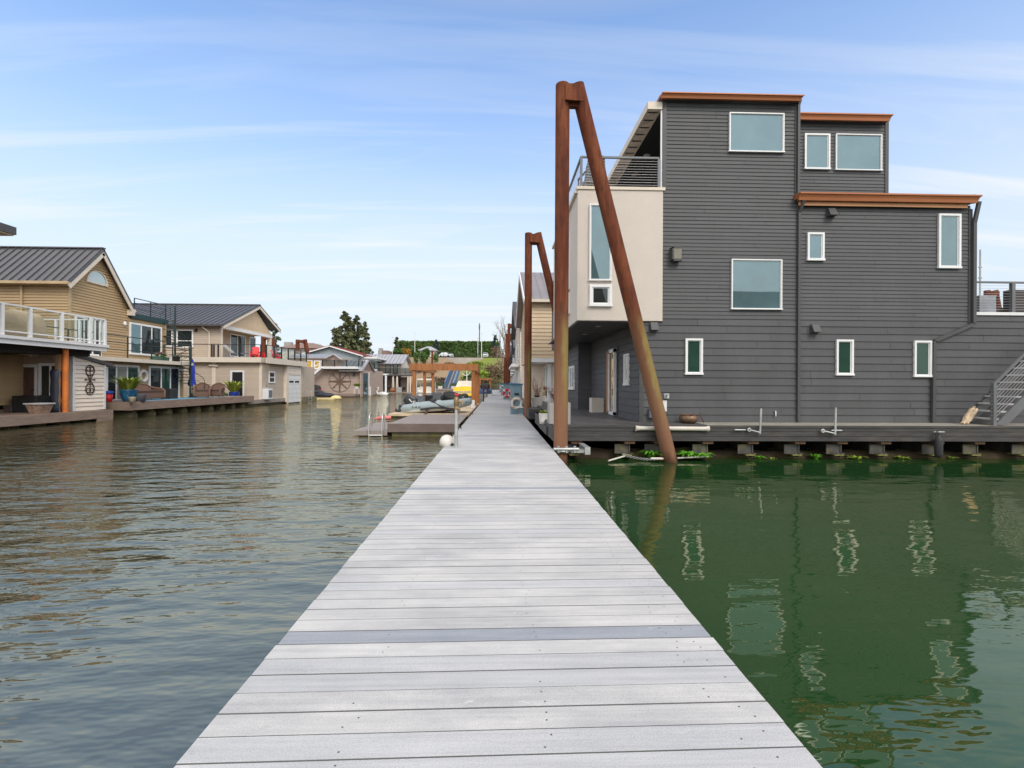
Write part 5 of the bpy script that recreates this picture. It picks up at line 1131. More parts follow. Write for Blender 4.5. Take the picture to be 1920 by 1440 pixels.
wpx(Cc, 'y', YCu, 310, 618, 324.5, 650, w=.09, glass='pane_dark'); wpx(Cc, 'y', YCu, 332, 618, 363, 652, w=.1, hm=(.38,), glass='pane_dark')
q = aty(368.5, 620, YCu); mb = MB(); mb.ell((q[0], YCu-.12, q[1]), .09, .1, .12, 12, 8); mb.box(q[0]-.1, YCu-.06, q[1], q[0]+.1, YCu-.02, q[1]+.16); mb.build('wall_light', M['rust_dark'], Cc)
wpx(Cc, 'x', XCr, 429.5, 627, 458.5, 670, w=.12, mull=(.48,), glass='pane_dark'); wpx(Cc, 'x', XCr, 466, 632, 477.5, 672, w=.12, glass='pane_dark')
# balcony with black glass rail
xbe = -18.25; yb_e = atx(575, 680, xbe)[0]
mb = MB(); mb.box(-36, 40.1, zb3, XC+.1, YCu, zb4); mb.box(XC-3.6, YCu+.002, zb3, xbe-.001, yb_e, zb4-.01); mb.box(xbe, 40.12, zb3-.05, xbe+.05, yb_e, zb4+.0); mb.build('balcony', M['cream_trim'], Cc)
hC = aty(450, 645.5, 40.2)[1]-zb4
railing(Cc, [(-30, 40.2, zb4-.1), (XC+.05, 40.2, zb4-.1)], hC+.1, post='black_paint', bars='black_paint', pw=.09, topw=.07, rows=(), at=[(aty(px, 700, 40.2)[0]+30)/(XC+30.05) for px in (397, 401, 409, 449)], glass=None)
railing(Cc, [(xbe-.02, 40.25, zb4-.1), (xbe-.02, yb_e, zb4-.1)], hC+.1, post='black_paint', bars='black_paint', pw=.09, topw=.07, spacing=1.45, glass='clear')
# deck C
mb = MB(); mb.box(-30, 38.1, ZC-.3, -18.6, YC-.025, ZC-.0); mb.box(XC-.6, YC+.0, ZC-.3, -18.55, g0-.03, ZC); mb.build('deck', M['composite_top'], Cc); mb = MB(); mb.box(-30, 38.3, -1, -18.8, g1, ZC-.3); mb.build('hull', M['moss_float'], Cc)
# things at house C
potted(439, 745, 38.9, .36, .62, 'cobalt_glaze', 'grass_tuft', 'cobalt blue urn with a palm like plant before the black door', 'urn', 120, 1.5, z=ZC, sp=.9, w=.06); potted(419, 748, 38.6, .32, .48, 'green_glaze', 'fern_yellow', 'green round pot left of the cobalt urn by the black door', 'urn', 60, .35, z=ZC, sp=.35, w=.03); potted(411, 748, 38.4, .2, .34, 'grey_pot', None, 'small slate pot left of the green pot by the black door', z=ZC)
def adirondack(c, rz, label, m_='red_plastic'):
    t = thing('adirondack_chair', label, 'chair', (0,0,0), 'red chairs on the beige house balcony'); mb = MB()
    mb.hexa([(-.26,-.3,.34),(.26,-.3,.34),(.24,.26,.22),(-.24,.26,.22),(-.26,-.3,.37),(.26,-.3,.37),(.24,.26,.25),(-.24,.26,.25)]); mb.build('seat', M[m_], t); mb = MB()
    for k in range(5):
        x = -.25+.1*k; h_ = .72+.06*sin(pi*(k+.5)/5); mb.hexa([(x+.005,.22,.22),(x+.095,.22,.22),(x+.095,.25,.22),(x+.005,.25,.22),(x-.01,.5,.22+h_),(x+.11,.5,.22+h_),(x+.11,.53,.22+h_),(x-.01,.53,.22+h_)])
    mb.build('backrest', M[m_], t)
    for s in (-1, 1):
        mb = MB(); mb.box(s*.3-.07, -.38, .52, s*.3+.07, .3, .55); mb.build('armrest', M[m_], t); mb = MB(); mb.box(s*.3-.02, -.33, 0, s*.3+.02, -.24, .52); mb.build('leg', M[m_], t); mb = MB(); mb.bar((s*.27, -.28, .33), (s*.27, .5, .02), .03, .09); mb.build('leg', M[m_], t)
    t.location = c; t.rotation_euler.z = rz; return t
adirondack((aty(478, 668, 41.9)[0], 41.9, zb4), radians(15), 'red slatted chair under the gabled porch corner, left of the rail corner'); adirondack((atx(502, 668, -20.2)[0]*0-20.2, 43.2, zb4), radians(80), 'red slatted chair seen first through the balcony glass'); adirondack((-20.0, 46.2, zb4), radians(95), 'red slatted chair deepest behind the balcony glass')
xq = aty(437, 668, 41.0)[0]; t = thing('sun_lounger', 'grey lounger with a raised back on the beige house balcony', 'lounger', (xq, 41.0, zb4)); mb = MB(); mb.bar((xq,41,zb4+.35),(xq+1.1,41,zb4+.35), .6, .07); mb.build('seat', M['grey_pot'], t); mb = MB(); mb.bar((xq,41,zb4+.35),(xq-.75,41,zb4+1.05), .6, .07); mb.build('backrest', M['concrete'], t)
for s in (.1, 1.0):
    mb = MB(); mb.box(xq+s-.03, 40.75, zb4, xq+s+.03, 40.8, zb4+.34); mb.build('leg', M['grey_pot'], t)
# ---- house D: mauve house with the compass rose
D = thing('compass_house', 'mauve lap sided house with a roof terrace and a small window tower by the water', 'house', (-23, 70, 0))
YDh = 70.0; xD0, xD1 = aty(566, 720, YDh)[0], aty(675, 720, YDh)[0]; zD = aty(620, 738, YDh)[1]; zDt = aty(640, 692, YDh)[1]; fd = FY(YDh)
mb = MB(); siding(mb, fd, [(xD0-6, zD-.3), (xD1, zD-.3), (xD1, zDt), (xD0-6, zDt)], .2, .045); mb.box(xD0-6, YDh, -.6, xD1-.01, 84, zDt); mb.build('wall', M['mauve_siding'], D)
mb = MB(); mb.box(aty(600, 690, 69.6)[0], 68.9, zDt-.0, xD1, 80, zDt+.3); mb.build('terrace', M['white_paint'], D)
zr0 = zDt+.3; hD = aty(640, 674.5, 69)[1]-zr0
x605, x672 = aty(604.5, 680, 69)[0], aty(672.5, 680, 69)[0]
railing(D, [(x605, 69, zr0), (x672, 69, zr0), (x672, 78, zr0)], hD, post='black_paint', bars='black_paint', pw=.12, topw=.1, rows=(), spacing=1.65, glass='smoke')
a = V((x605, 69, zr0-.1)); b_ = V((aty(566, 723, 69)[0], 69, aty(566, 723, 69)[1])); mb = MB(); mb.bar(a, b_, .9, .3); mb.bar(a+UP*.95, b_+UP*1.0, .08, .08); mb.bar(a.lerp(b_,.55), a.lerp(b_,.55)+UP*1.0, .08, .08, (0,1,0))
mb.build('outside_stair', M['white_paint'], D)
# tower
xt1 = -18.6; yt0 = YDh-.6; yt1 = atx(700, 720, xt1)[0]; zte = aty(675, 694, yt0)[1]; ytm = (yt0+yt1)/2; ztp = atx(686.5, 675, xt1)[1]; xt0 = aty(675.5, 720, yt0)[0]; ft = FX(xt1)
mb = MB(); poly = [(yt0, -.45), (yt1, -.45), (yt1, zte), (yt0, zte)]; siding(mb, ft, poly, .2, .045); gable(mb, ft, poly, .2); siding(mb, FY(yt0), [(xt0, -.45), (xt1, -.45), (xt1, zte), (xt0, zte)], .2, .045); mb.box(xt0, yt0+.002, -.45, xt1-.21, yt1, zte); tw = mb.build('tower', M['mauve_siding'], D)
mb = MB(); poly = [(yt0, zte), (yt1, zte), (ytm, ztp)]; gable(mb, ft, poly, 2.5); mb.build('gable_wall', M['brown_shingle'], tw)
mb = MB(); sl_ = (ztp-zte)/(ytm-yt0)
for ya in (yt0-.3, yt1+.3): roof_panel(mb, (xt1-3, ya, zte-.3*sl_+.05), (xt1+.25, ya, zte-.3*sl_+.05), (xt1+.25, ytm, ztp+.05), (xt1-3, ytm, ztp+.05), .1, .6)
mb.build('roof', [M['silver_roof'], M['dark_roof']], tw)
window(tw, ft, atx(680.5, 720, xt1)[0], atx(688.5, 720, xt1)[0], -.3, atx(684, 700, xt1)[1], w=.16, hm=tuple(-.3+4.*k/6*.9 for k in range(1, 6)), glass='pane_teal', frame='dark_roof')
mb = MB(); y_ = atx(690.5, 720, xt1)[0]; mb.box(xt1+.02, y_, -.3, xt1+.06, y_+.5, atx(684,699,xt1)[1]+.1); mb.box(xt1+.02, y_+.6, -.35, xt1+.2, y_+.8, 1.0); mb.build('trim', M['white_paint'], tw)
# compass rose
q = aty(637, 715, YDh-.06); R_ = aty(657.5, 715, YDh)[0]-q[0]
mb = MB(); mb.torus((q[0], YDh-.06, q[1]), (0,1,0), R_, .035, 48, 6)
for k in range(8):
    a = k*pi/4; L_ = R_*(1.04 if k % 2 == 0 else .94); c0 = V((q[0], YDh-.07, q[1])); d = V((cos(a),0,sin(a))); nrm = V((-sin(a),0,cos(a)))
    w0 = .05 if k % 2 == 0 else .03; w1 = .12
    for s in (1, -1): mb.prism([c0, c0+d*L_*.25+nrm*s*w0*3, c0+d*L_], (0,-.05,0))
    mb.prism([c0+d*L_*.75-nrm*w1, c0+d*L_*.75+nrm*w1, c0+d*L_], (0,-.04,0))
tag(mb.build('compass_rose', M['compass_brown']), 'large brown metal compass rose on the mauve wall', 'ornament')
mb = MB(); mb.box(xD0-4, 66.9, zD-.3, xt0-.1, YDh-.03, zD); mb.build('deck', M['brown_deck'], D); mb = MB(); mb.box(xD0-6, 67.1, -.8, xt0-.1, 84, zD-.3); mb.build('hull', M['black_void'], D)
q = aty(663.5, 702, YDh-.1); mb = MB(); mb.box(q[0]-.13, YDh-.25, q[1]-.2, q[0]+.13, YDh-.02, q[1]+.25); mb.build('wall_light', M['dark_roof'], D)
t = cover((aty(591, 730, 68.2)[0], 68.2, zD), .72, .4, 1.15, lambda u: 1.08-.06*abs(u), 'covered_grill', M['black_cover'], 'black covered grill on the deck below the outside stair', 'cover')
xp = aty(669, 735, 67.6)[0]; t = thing('plant_stand', 'potted palm on a white wire stand beside the window tower', 'potted plant', (xp, 67.6, zD)); mb = MB()
for s in (-.3, .3):
    mb.tube([(xp+s,67.4,zD),(xp+s,67.4,zD+.75)], .03, 6); mb.tube([(xp+s,67.8,zD),(xp+s,67.8,zD+.75)], .03, 6)
mb.tube([(xp-.3,67.4,zD+.73),(xp+.3,67.4,zD+.73)], .03, 6); mb.tube([(xp-.3,67.8,zD+.73),(xp+.3,67.8,zD+.73)], .03, 6); mb.build('stand', M['white_paint'], t); mb = MB(); mb.lathe((xp,67.6,zD+.7), [(0,0),(.18,0),(.24,.3),(0,.3)], 14); mb.build('pot', M['white_paint'], t); mb = MB(); mb.blades((xp,67.6,zD+.95), 60, .95, .75, .07, random.Random(6), .5); mb.build('plant', M['fern_yellow'], t)
# boat ladder and jet ski dock in front of house D
xl, yl = -18.6, 49.2
mb = MB(); mb.box(-21, g1+.02, -.55, -18.3, 51.5, ZC-.02); tag(mb.build('side_dock', M['moss_float']), 'short mossy wooden dock beyond the white garage door', 'dock')
def ladder(x, y, z, w, label, dirv=(0,-1,0), m_='bare_metal', drop=1.2):
    d = V(dirv); sd_ = d.cross(UP); t = thing('boarding_ladder', label, 'ladder', (x, y, z))
    for s in (-1, 1):
        o = V((x,y,z))+sd_*(s*w/2); mb = MB(); mb.smooth = True
        pts = [o-d*.32+UP*.0]+[o-d*.12+UP*.38+V(d)*(-.16*cos(a))+UP*(.2*sin(a)) for a in [pi*k/8 for k in range(0, 9)]]
        pts = [o-d*.28, o-d*.28+UP*.4]+[o-d*.13+d*(-.15*cos(pi*k/8))+UP*(.4+.15*sin(pi*k/8)) for k in range(1, 8)]+[o+d*.02+UP*.4, o+d*.05+UP*.0, o+d*.06-UP*drop]
        mb.tube(pts, .024, 10); mb.build('rail', M[m_], t)
    for k in range(3): mb = MB(); mb.tube([V((x,y,z))-sd_*(w/2)+d*.06-UP*(.15+.3*k), V((x,y,z))+sd_*(w/2)+d*.06-UP*(.15+.3*k)], .03, 6); mb.build('rung', M[m_], t)
    return t
ladder(-18.3, 49.5, ZC+.0, .9, 'tubular boarding ladder on the mossy dock beyond the garage door', (1,0,0))
x, y = -17.6, 56.0; x = aty(604, 745, 56)[0]
t = thing('jet_ski', 'dark covered jet ski resting on a yellow float by the mauve house', 'jet ski', (x, 56, WATER)); mb = MB(); mb.smooth = True
mb.add([], []); mb.ell((x, 56, .12), 1.35, .5, .32, 18, 10); mb.ell((x-.5, 56, .38), .8, .35, .3, 14, 8); mb.build('body', M['navy_cover'], t); mb = MB(); mb.tube([(x-.25,55.6,.72),(x-.25,56.4,.72)], .03, 6); mb.tube([(x-.2,56,.5),(x-.25,56,.72)], .05, 6); mb.build('handlebar', M['red_plastic'], t)
xf = aty(612, 748, 56)[0]; mb = MB(); mb.box(x-1.4, 55.2, WATER-.1, x+1.5, 56.8, WATER+.2); mb.ell((x+1.5, 56, WATER+.15), .6, .6, .3, 14, 8); tag(mb.build('yellow_float', M['yellow_float'], bevel=.06), 'pale yellow drive on float under the dark jet ski', 'float')
# ---- building E: blue grey boathouse with the red roof
E = thing('boathouse', 'long blue grey gabled boathouse under a dark red roof behind the mauve house', 'boathouse', (-32, 98, 0))
YE = 96.0; pa = aty(566, 672, YE); pb = aty(620, 649, YE); pc = aty(672, 664.5, YE); fe = FY(YE)
xl_ = 2*pb[0]-pc[0]; mb = MB(); poly = [(xl_, -.5), (pc[0], -.5), pc, pb, (xl_, pc[1])]; siding(mb, fe, poly, .25, .05); gable(mb, fe, poly, 18); mb.build('wall', M['blue_grey_siding'], E)
mb = MB(); s_ = (pb[1]-pc[1])/(pc[0]-pb[0])
for sgn in (1, -1):
    xo = pb[0]+sgn*(pc[0]-pb[0]+1.1); zo_ = pb[1]-s_*(pc[0]-pb[0]+1.1)
    roof_panel(mb, (xo, YE-.7, zo_+.16), (xo, YE+18, zo_+.16), (pb[0], YE+18, pb[1]+.16), (pb[0], YE-.7, pb[1]+.16), .12, .8)
mb.build('roof', [M['red_roof'], M['red_roof']], E); mb = MB()
for sgn in (1, -1): mb.bar((pb[0], YE-.72, pb[1]-.05), (pb[0]+sgn*(pc[0]-pb[0]+1.1), YE-.72, pb[1]-s_*(pc[0]-pb[0]+1.1)-.05), .08, .22)
mb.build('barge_board', M['white_paint'], E)
x0, z0 = aty(672, 668, YE+1); x1 = aty(708, 673, YE+1)[0]; mb = MB(); mb.box(x0, YE+1, z0-.7, x1-.8, YE+16, z0-.45); mb.box(x0-.2, YE+.6, z0-.449, x1, YE+16, z0-.1); mb.build('lean_to_roof', M['white_paint'], E); mb = MB(); siding(mb, FY(YE+2), [(x0-.1, -.5), (x1-1.5, -.5), (x1-1.5, z0-.7), (x0-.1, z0-.7)], .25, .05); mb.box(x0-.1, YE+2.002, -.5, x1-1.5, YE+16, z0-.7); mb.build('wall', M['blue_grey_siding'], E)
# low beige gable house between C and D with yellow shades
G2 = thing('cottage', 'low mauve cottage with yellow window shades and a white metal roof behind the stair', 'house', (-34, 78, 0))
YQ = 75.5; fq = FY(YQ); qa, qb, qc = aty(540, 670, YQ), aty(608, 670, YQ), aty(640, 673, YQ)
mb = MB(); siding(mb, fq, [(qa[0], 0), (qc[0], 0), (qc[0], qa[1]), (qa[0], qa[1])], .2, .02); mb.box(qa[0], YQ, -.5, qc[0], YQ+7, qa[1]); siding(mb, fq, [(qb[0], qa[1]), (qc[0], qa[1]), (aty(626, 665.5, YQ))], .2, .02); mb.build('wall', M['mauve_siding'], G2)
mb = MB(); e0 = aty(536, 670.5, YQ-.4); e1 = aty(614, 670.5, YQ-.4); roof_panel(mb, (e0[0], YQ-.4, e0[1]), (e1[0], YQ-.4, e0[1]), (e1[0]+1, YQ+3.2, e0[1]+.75), (e0[0], YQ+3.2, e0[1]+.75), .1, .5)
pk = aty(626, 664, YQ-.3)
for qq in (aty(611, 671.5, YQ-.3), aty(641, 674, YQ-.3)): mb.bar((qq[0], YQ-.3, qq[1]), (pk[0], YQ-.3, pk[1]), .6, .14)
mb.build('roof', [M['silver_roof'], M['dark_roof']], G2)
wpx(G2, 'y', YQ, 573.5, 675, 586, 691, w=.14, glass='pane_yellow'); wpx(G2, 'y', YQ, 589, 676, 601, 692, w=.14, hm=(.45,), glass='pane_yellow')
# ---- house F: far house with silver roof, railed balcony and white posts
Fh = thing('porch_house', 'far cream house with silver metal roof, railed balcony and white posted porch', 'house', (-22, 104, 0))
YF = 104.0; ff = FY(YF); fa = aty(696, 681, YF); fb_ = aty(752, 681, YF); zF1 = fa[1]; zF0 = aty(720, 701.5, YF)[1]; zFd = aty(720, 735, YF-4)[1]
mb = MB(); siding(mb, ff, [(fa[0]-3, zF0), (fb_[0], zF0), (fb_[0], zF1), (fa[0]-3, zF1)], .25, .05); mb.box(fa[0]-3, YF, -.4, fb_[0], YF+9, zF1); siding(mb, ff, [(fa[0]-3, zFd), (fb_[0]+1.5, zFd), (fb_[0]+1.5, zF0-.6), (fa[0]-3, zF0-.6)], .25, .05); mb.build('wall', M['mauve_siding'], Fh)
fe2 = FX(fb_[0]+.01); mb = MB(); poly = [(YF, zF0), (YF+9, zF0), (YF+9, zF1), (YF+4.5, zF1+2.0), (YF, zF1)]; siding(mb, fe2, poly, .25, .05); gable(mb, fe2, poly, .1); mb.build('gable_wall', M['pale_siding'], Fh)
zR = aty(735, 664.5, YF+4.5)[1]; mb = MB(); roof_panel(mb, (fa[0]-4, YF-.8, zF1-.05), (fb_[0]+.7, YF-.8, zF1-.05), (fb_[0]+.7, YF+4.5, zR), (fa[0]-4, YF+4.5, zR), .15, .75, .06); roof_panel(mb, (fa[0]-4, YF+9.8, zF1-.05), (fb_[0]+.7, YF+9.8, zF1-.05), (fb_[0]+.7, YF+4.52, zR+.002), (fa[0]-4, YF+4.52, zR+.002), .15, .75, .06); mb.build('roof', [M['silver_roof'], M['grey_roof']], Fh)
for r in ((722, 683, 733, 699, 'pane_blind'), (737, 683, 746, 701, 'pane_sky')): wpx(Fh, 'y', YF, *r[:4], w=.14, glass=r[4], frame='dark_roof')
for r in ((702, 712, 709, 726), (720, 709, 727, 733), (746, 710, 752, 733)): wpx(Fh, 'y', YF, *r, w=.12, glass='pane_dark', frame='white_paint' if r[0] < 710 else 'dark_roof')
yfb = YF-4.2; mb = MB(); xf0, xf1 = aty(690, 700, yfb)[0], aty(774, 700, yfb)[0]; zfb = aty(730, 701.5, yfb)[1]; mb.box(xf0, yfb, zfb-.3, xf1, YF-.003, zfb); mb.build('balcony', M['dark_roof'], Fh)
railing(Fh, [(xf0, yfb+.1, zfb), (xf1-.1, yfb+.1, zfb), (xf1-.1, YF, zfb)], 1.25, post='black_paint', bars='black_paint', pw=.08, topw=.09, rows=(.2,), rr=.03, spacing=1.5, glass='smoke')
zp_ = aty(708, 702, 98)[1]; mb = MB(); q0, q1 = aty(696, 702, 97)[0], aty(726, 702, 97)[0]; mb.hexa([(q0,97,zp_-.15),(q1,97,zp_-.15),(q1-.8,YF-.05,zp_-.15),(q0,YF-.05,zp_-.15),(q0,97,zp_+.05),(q1,97,zp_+.05),(q1-.8,YF-.05,zp_+.3),(q0,YF-.05,zp_+.3)]); mb.build('porch_roof', M['white_paint'], Fh)
for px in (698, 711.5, 723.5): x = aty(px, 720, 97.2)[0]; mb = MB(); mb.box(x-.17, 97.1, zFd, x+.17, 97.4, zp_-.151); mb.build('porch_post', M['white_paint'], Fh)
for px in (765, 769.5): x = aty(px, 720, yfb+.3)[0]; mb = MB(); mb.box(x-.12, yfb+.15, zFd, x+.12, yfb+.4, zfb-.31); mb.build('porch_post', M['cream_trim'], Fh)
mb = MB(); mb.box(aty(690,735,96)[0], 96, zFd-.45, aty(776,735,96)[0], YF-.03, zFd); mb.build('deck', M['composite_top'], Fh); mb = MB(); mb.box(-30, 96.6, -.8, -17.5, YF+9, zFd-.45); mb.build('hull', M['black_void'], Fh)
for px, lb in ((737, 'closed cream umbrella on the far porch, nearer the white posts'), (744.5, 'closed cream umbrella on the far porch, right of its twin')):
    x = aty(px, 720, 98.5)[0]; t = thing('patio_umbrella', lb, 'umbrella', (x, 98.5, zFd)); mb = MB(); mb.tube([(x,98.5,zFd),(x,98.5,zfb-.4)], .05, 6); mb.build('pole', M['white_paint'], t); mb = MB(); mb.lathe((x,98.5,0), [(.04,zfb-.35),(.18,zfb-.8),(.2,zfb-1.6),(.26,zfb-2.6),(.22,zfb-2.7)], 12); mb.build('canopy', M['umbrella_cream'], t)
x = aty(736.5, 728, 97.5)[0]; mb = MB(); mb.lathe((x,97.5,zFd), [(0,0),(.3,.05),(.5,.3),(.52,.55),(.45,.7),(.3,.75),(0,.7)], 18); tag(mb.build('wicker_basket', M['orange_wood']), 'round orange brown wicker basket seat on the far porch', 'basket')
x = aty(748, 729, 97)[0]; mb = MB(); mb.box(x-.5, 96.8, zFd, x+.5, 97.5, zFd+1.0); tag(mb.build('deck_box', M['concrete'], bevel=.03), 'pale grey deck box right of the orange basket on the far porch', 'box')
for k, (px, lb) in enumerate(((701, 'dark chair at the left end of the far porch'), (729, 'dark chair between white posts and cream umbrella on the far porch'), (757, 'dark chair right of the pale deck box on the far porch'))):
    x = aty(px, 728, 98.0)[0]; t = thing('porch_chair', lb, 'chair', (x, 98, zFd), 'dark chairs on the far porch'); mb = MB(); mb.box(x-.3, 97.7, zFd+.4, x+.3, 98.3, zFd+.48); mb.build('seat', M['black_paint'], t); mb = MB(); mb.box(x-.3, 98.25, zFd+.48, x+.3, 98.32, zFd+1.05); mb.build('backrest', M['black_paint'], t)
    for s in (-.27, .27):
        for q in (97.75, 98.25): mb = MB(); mb.box(x+s-.025, q-.025, zFd, x+s+.025, q+.025, zFd+.4); mb.build('leg', M['black_paint'], t)
# swan decoy
x, y = atz(718, 741.5, WATER); 
t = thing('swan', 'white swan decoy floating before the far white posts', 'swan', (x, y, WATER)); s = y/88
mb = MB(); mb.smooth = True; n_ = 16
P_ = [(-1.1,.18,.05),(-.8,.22,.2),(-.3,.24,.42),(.3,.22,.42),(.7,.2,.3),(.98,.36,.05)]
mb.tube([(x+a*s, y, WATER+b*s) for a, b, r in P_], [r*s for _, _, r in P_], 14); mb.tube([(x-.85*s,y,WATER+.28*s),(x-1.1*s,y,WATER+.62*s),(x-.9*s,y,WATER+.95*s),(x-.72*s,y,WATER+1.18*s),(x-.85*s,y,WATER+1.38*s),(x-1.02*s,y,WATER+1.34*s)], [.17*s,.12*s,.1*s,.09*s,.12*s,.1*s], 10); mb.build('body', M['white_hull'], t)
mb = MB(); mb.tube([(x-1.1*s,y,WATER+1.33*s),(x-1.32*s,y,WATER+1.22*s)], [.07*s,.02*s], 8); mb.build('beak', M['orange_wood'], t)
# ================================================================== ALONG THE WALKWAY, LEFT SIDE
# ---- swim dock
ZS = .085; yS0, yS1 = 17.2, 22.6; xS0, xS1 = aty(728, 795, 17.2)[0], -1.28
t = thing('swim_dock', 'brown composite swim dock with a lower side step beside the grey walkway', 'dock', ((xS0+xS1)/2, 20, WATER))
mb = MB(); n = 17; w = (xS1-xS0)/n
for k in range(n): mb.box(xS0+w*k+.004, yS0+.02, ZS-.03, xS0+w*(k+1)-.004, yS1, ZS)
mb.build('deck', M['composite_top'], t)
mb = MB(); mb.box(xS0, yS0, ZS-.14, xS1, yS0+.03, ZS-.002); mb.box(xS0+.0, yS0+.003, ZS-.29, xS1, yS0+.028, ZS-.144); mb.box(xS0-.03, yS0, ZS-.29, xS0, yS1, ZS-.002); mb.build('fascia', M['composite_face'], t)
xl0 = aty(663, 808, 17.25)[0]; zl = aty(700, 807.5, 17.25)[1]
mb = MB(); n = 8; w = (xS0-.05-xl0)/n
for k in range(n): mb.box(xl0+w*k+.004, 17.24, zl-.03, xl0+w*(k+1)-.004, 20.9, zl)
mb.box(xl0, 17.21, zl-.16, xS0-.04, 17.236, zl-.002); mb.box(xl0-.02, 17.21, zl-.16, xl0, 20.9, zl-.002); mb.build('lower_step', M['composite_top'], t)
mb = MB(); mb.box(xS0+.1, yS0+.12, -.7, xS1-.3, yS1-.1, ZS-.31); mb.box(xl0+.1, yS0+.3, -.7, xS0, 20.7, zl-.165); mb.box(xS1-.26, yS0+.06, -.5, xS1-.1, yS0+.2, ZS-.3); mb.build('float', M['moss_float'], t)
xla = (aty(692.5, 800, 17.2)[0]+aty(717, 800, 17.2)[0])/2
ladder(xla, 17.2, zl, aty(717, 800, 17.2)[0]-aty(692.5, 800, 17.2)[0], 'shiny tubular boarding ladder hooked on the swim dock step', (0,-1,0), 'bare_metal', 1.0)
x, y = atz(738, 784, WATER+.12); mb = MB(); mb.smooth = True
mb.tube([(x-.9,y,WATER+.08),(x-.6,y,WATER+.13),(x+.6,y,WATER+.13),(x+.95,y,WATER+.08)], [.05,.1,.1,.05], 12); tag(mb.build('float_mat', M['red_float']), 'faded red swim float behind the lower dock step', 'float')
# ---- light platform under the pergola, inflatable boat on its cradle
t = thing('pergola_dock', 'pale timber platform float carrying the pergola and the boat cradle', 'dock', (-3, 30, WATER))
mb = MB(); mb.box(-4.9, 22.75, ZS-.1, -1.28, 36.4, ZS-.01); mb.build('deck', M['light_deck'], t); mb = MB(); mb.box(-4.8, 22.9, -.7, -1.35, 36.2, ZS-.1); mb.build('float', M['moss_float'], t)
yb = 24.3
def bp(px, py, y=yb): q = aty(px, py, y); return V((q[0], y, q[1]))
t = thing('inflatable_boat', 'grey inflatable boat with black outboard and covered console, raised on a cradle', 'boat', (bp(815, 765).x, yb, ZS))
near = [bp(757, 767, 23.5), bp(775, 765, 23.5), bp(800, 762.5, 23.5), bp(830, 760, 23.5), bp(858, 757, 23.5), bp(872, 754.5, 23.75), bp(878, 753, 24.3)]
far = [V((p.x, 48.6-p.y, p.z)) for p in near[::-1]][1:]
mb = MB(); mb.smooth = True; mb.tube([bp(752.5, 768.5, 23.5)]+near+far+[V((bp(752.5, 768.5, 23.5).x, 25.1, bp(752, 768.5).z))], [.09,.2,.215,.225,.225,.215,.2,.19]+[.2,.215,.225,.225,.215,.2,.09], 20)
tb = mb.build('tube', M['tube_grey'], t)
mb = MB(); mb.smooth = True; mb.tube([p+V((0,-.05,-.095)) for p in [bp(756, 767, 23.5)]+near[1:5]], [.1,.148,.15,.15,.13], 16); mb.build('tube_underside', M['tube_pale'], tb)
mb = MB(); pts = [bp(788, 768, 23.27), bp(800, 766.2, 23.27), bp(815, 764.6, 23.27), bp(835, 765.2, 23.27), bp(852, 767, 23.27)]
for a, b_ in zip(pts, pts[1:]): mb.bar(a, b_, .03, .085)
mb.build('rub_strake', M['rubber'], tb)
mb = MB()
for (px, py, L_) in ((772.5, 765.3, [0,.09,.15,.21,.3,.36]), (864.5, 756, [0,.07,.2,.26,.32])):     # small illegible lettering on the tube
    p0 = bp(px, py, 23.278 if px < 800 else 23.42)
    for k, o_ in enumerate(L_):
        mb.bar(p0+V((o_,-.0,0)), p0+V((o_+(.0 if k % 2 else .015),0,.075 if k % 3 else .1)), .022, .012, (0,1,0))
        if k % 2 == 0: mb.bar(p0+V((o_,0,.045)), p0+V((o_+.045,0,.045)), .012, .018)
mb.build('lettering', M['rubber'], tb)
mb = MB(); mb.hexa([near[0]+V((.1,.2,-.12)), near[4]+V((0,.2,-.1)), V((near[4].x,25.0,near[4].z-.1)), V((near[0].x+.1,25.0,near[0].z-.12)), near[0]+V((.1,.2,0)), near[4]+V((0,.2,0)), V((near[4].x,25.0,near[4].z)), V((near[0].x+.1,25.0,near[0].z))]); mb.box(near[1].x-.05, 23.6, near[1].z-.1, near[1].x+.02, 25.0, near[1].z+.32); mb.build('hull', M['tube_pale'], t)
# outboard
o0 = bp(766, 755); ob = MB()
def rb(mb, c, sx, sy, sz, ang, n=18, e=.5):
    vs = []; fs = []; m = 10
    for i in range(m+1):
        a = -pi/2+pi*i/m
        for k in range(n):
            b_ = 2*pi*k/n; sgn = lambda v: (1 if v >= 0 else -1)*abs(v)**e
            p = V((sx*sgn(cos(a))*sgn(cos(b_)), sy*sgn(cos(a))*sgn(sin(b_)), sz*sgn(sin(a)))); vs.append(V(c)+V((p.x*cos(ang)-p.z*sin(ang), p.y, p.x*sin(ang)+p.z*cos(ang))))
    for i in range(m):
        for k in range(n): fs.append((i*n+k, i*n+(k+1)%n, (i+1)*n+(k+1)%n, (i+1)*n+k))
    sm = mb.smooth; mb.smooth = True; mb.add(vs, fs); mb.smooth = sm
mb = MB(); rb(mb, bp(770.5, 750.5), .33, .22, .25, radians(-28)); ob = mb.build('outboard', M['engine'], t)
mb = MB(); mb.bar(bp(761.5, 745.5)+V((0,-.03,0)), bp(774, 743.2)+V((.02,-.03,0)), .3, .05); mb.build('cowl_top', M['engine_grey'], ob)
mb = MB(); mb.bar(bp(767, 748, 24.06), bp(772, 754, 24.06), .012, .045); mb.build('stripe', M['white_hull'], ob)
mb = MB(); mb.smooth = True; mb.tube([bp(768, 756), bp(760, 760), bp(752, 766), bp(747, 771)], [.16,.1,.075,.07], 12); mb.tube([bp(752, 771.5), bp(745, 770), bp(741, 769)], [.05,.075,.03], 10); mb.smooth = False; mb.bar(bp(748, 771), bp(747, 775), .03, .16)
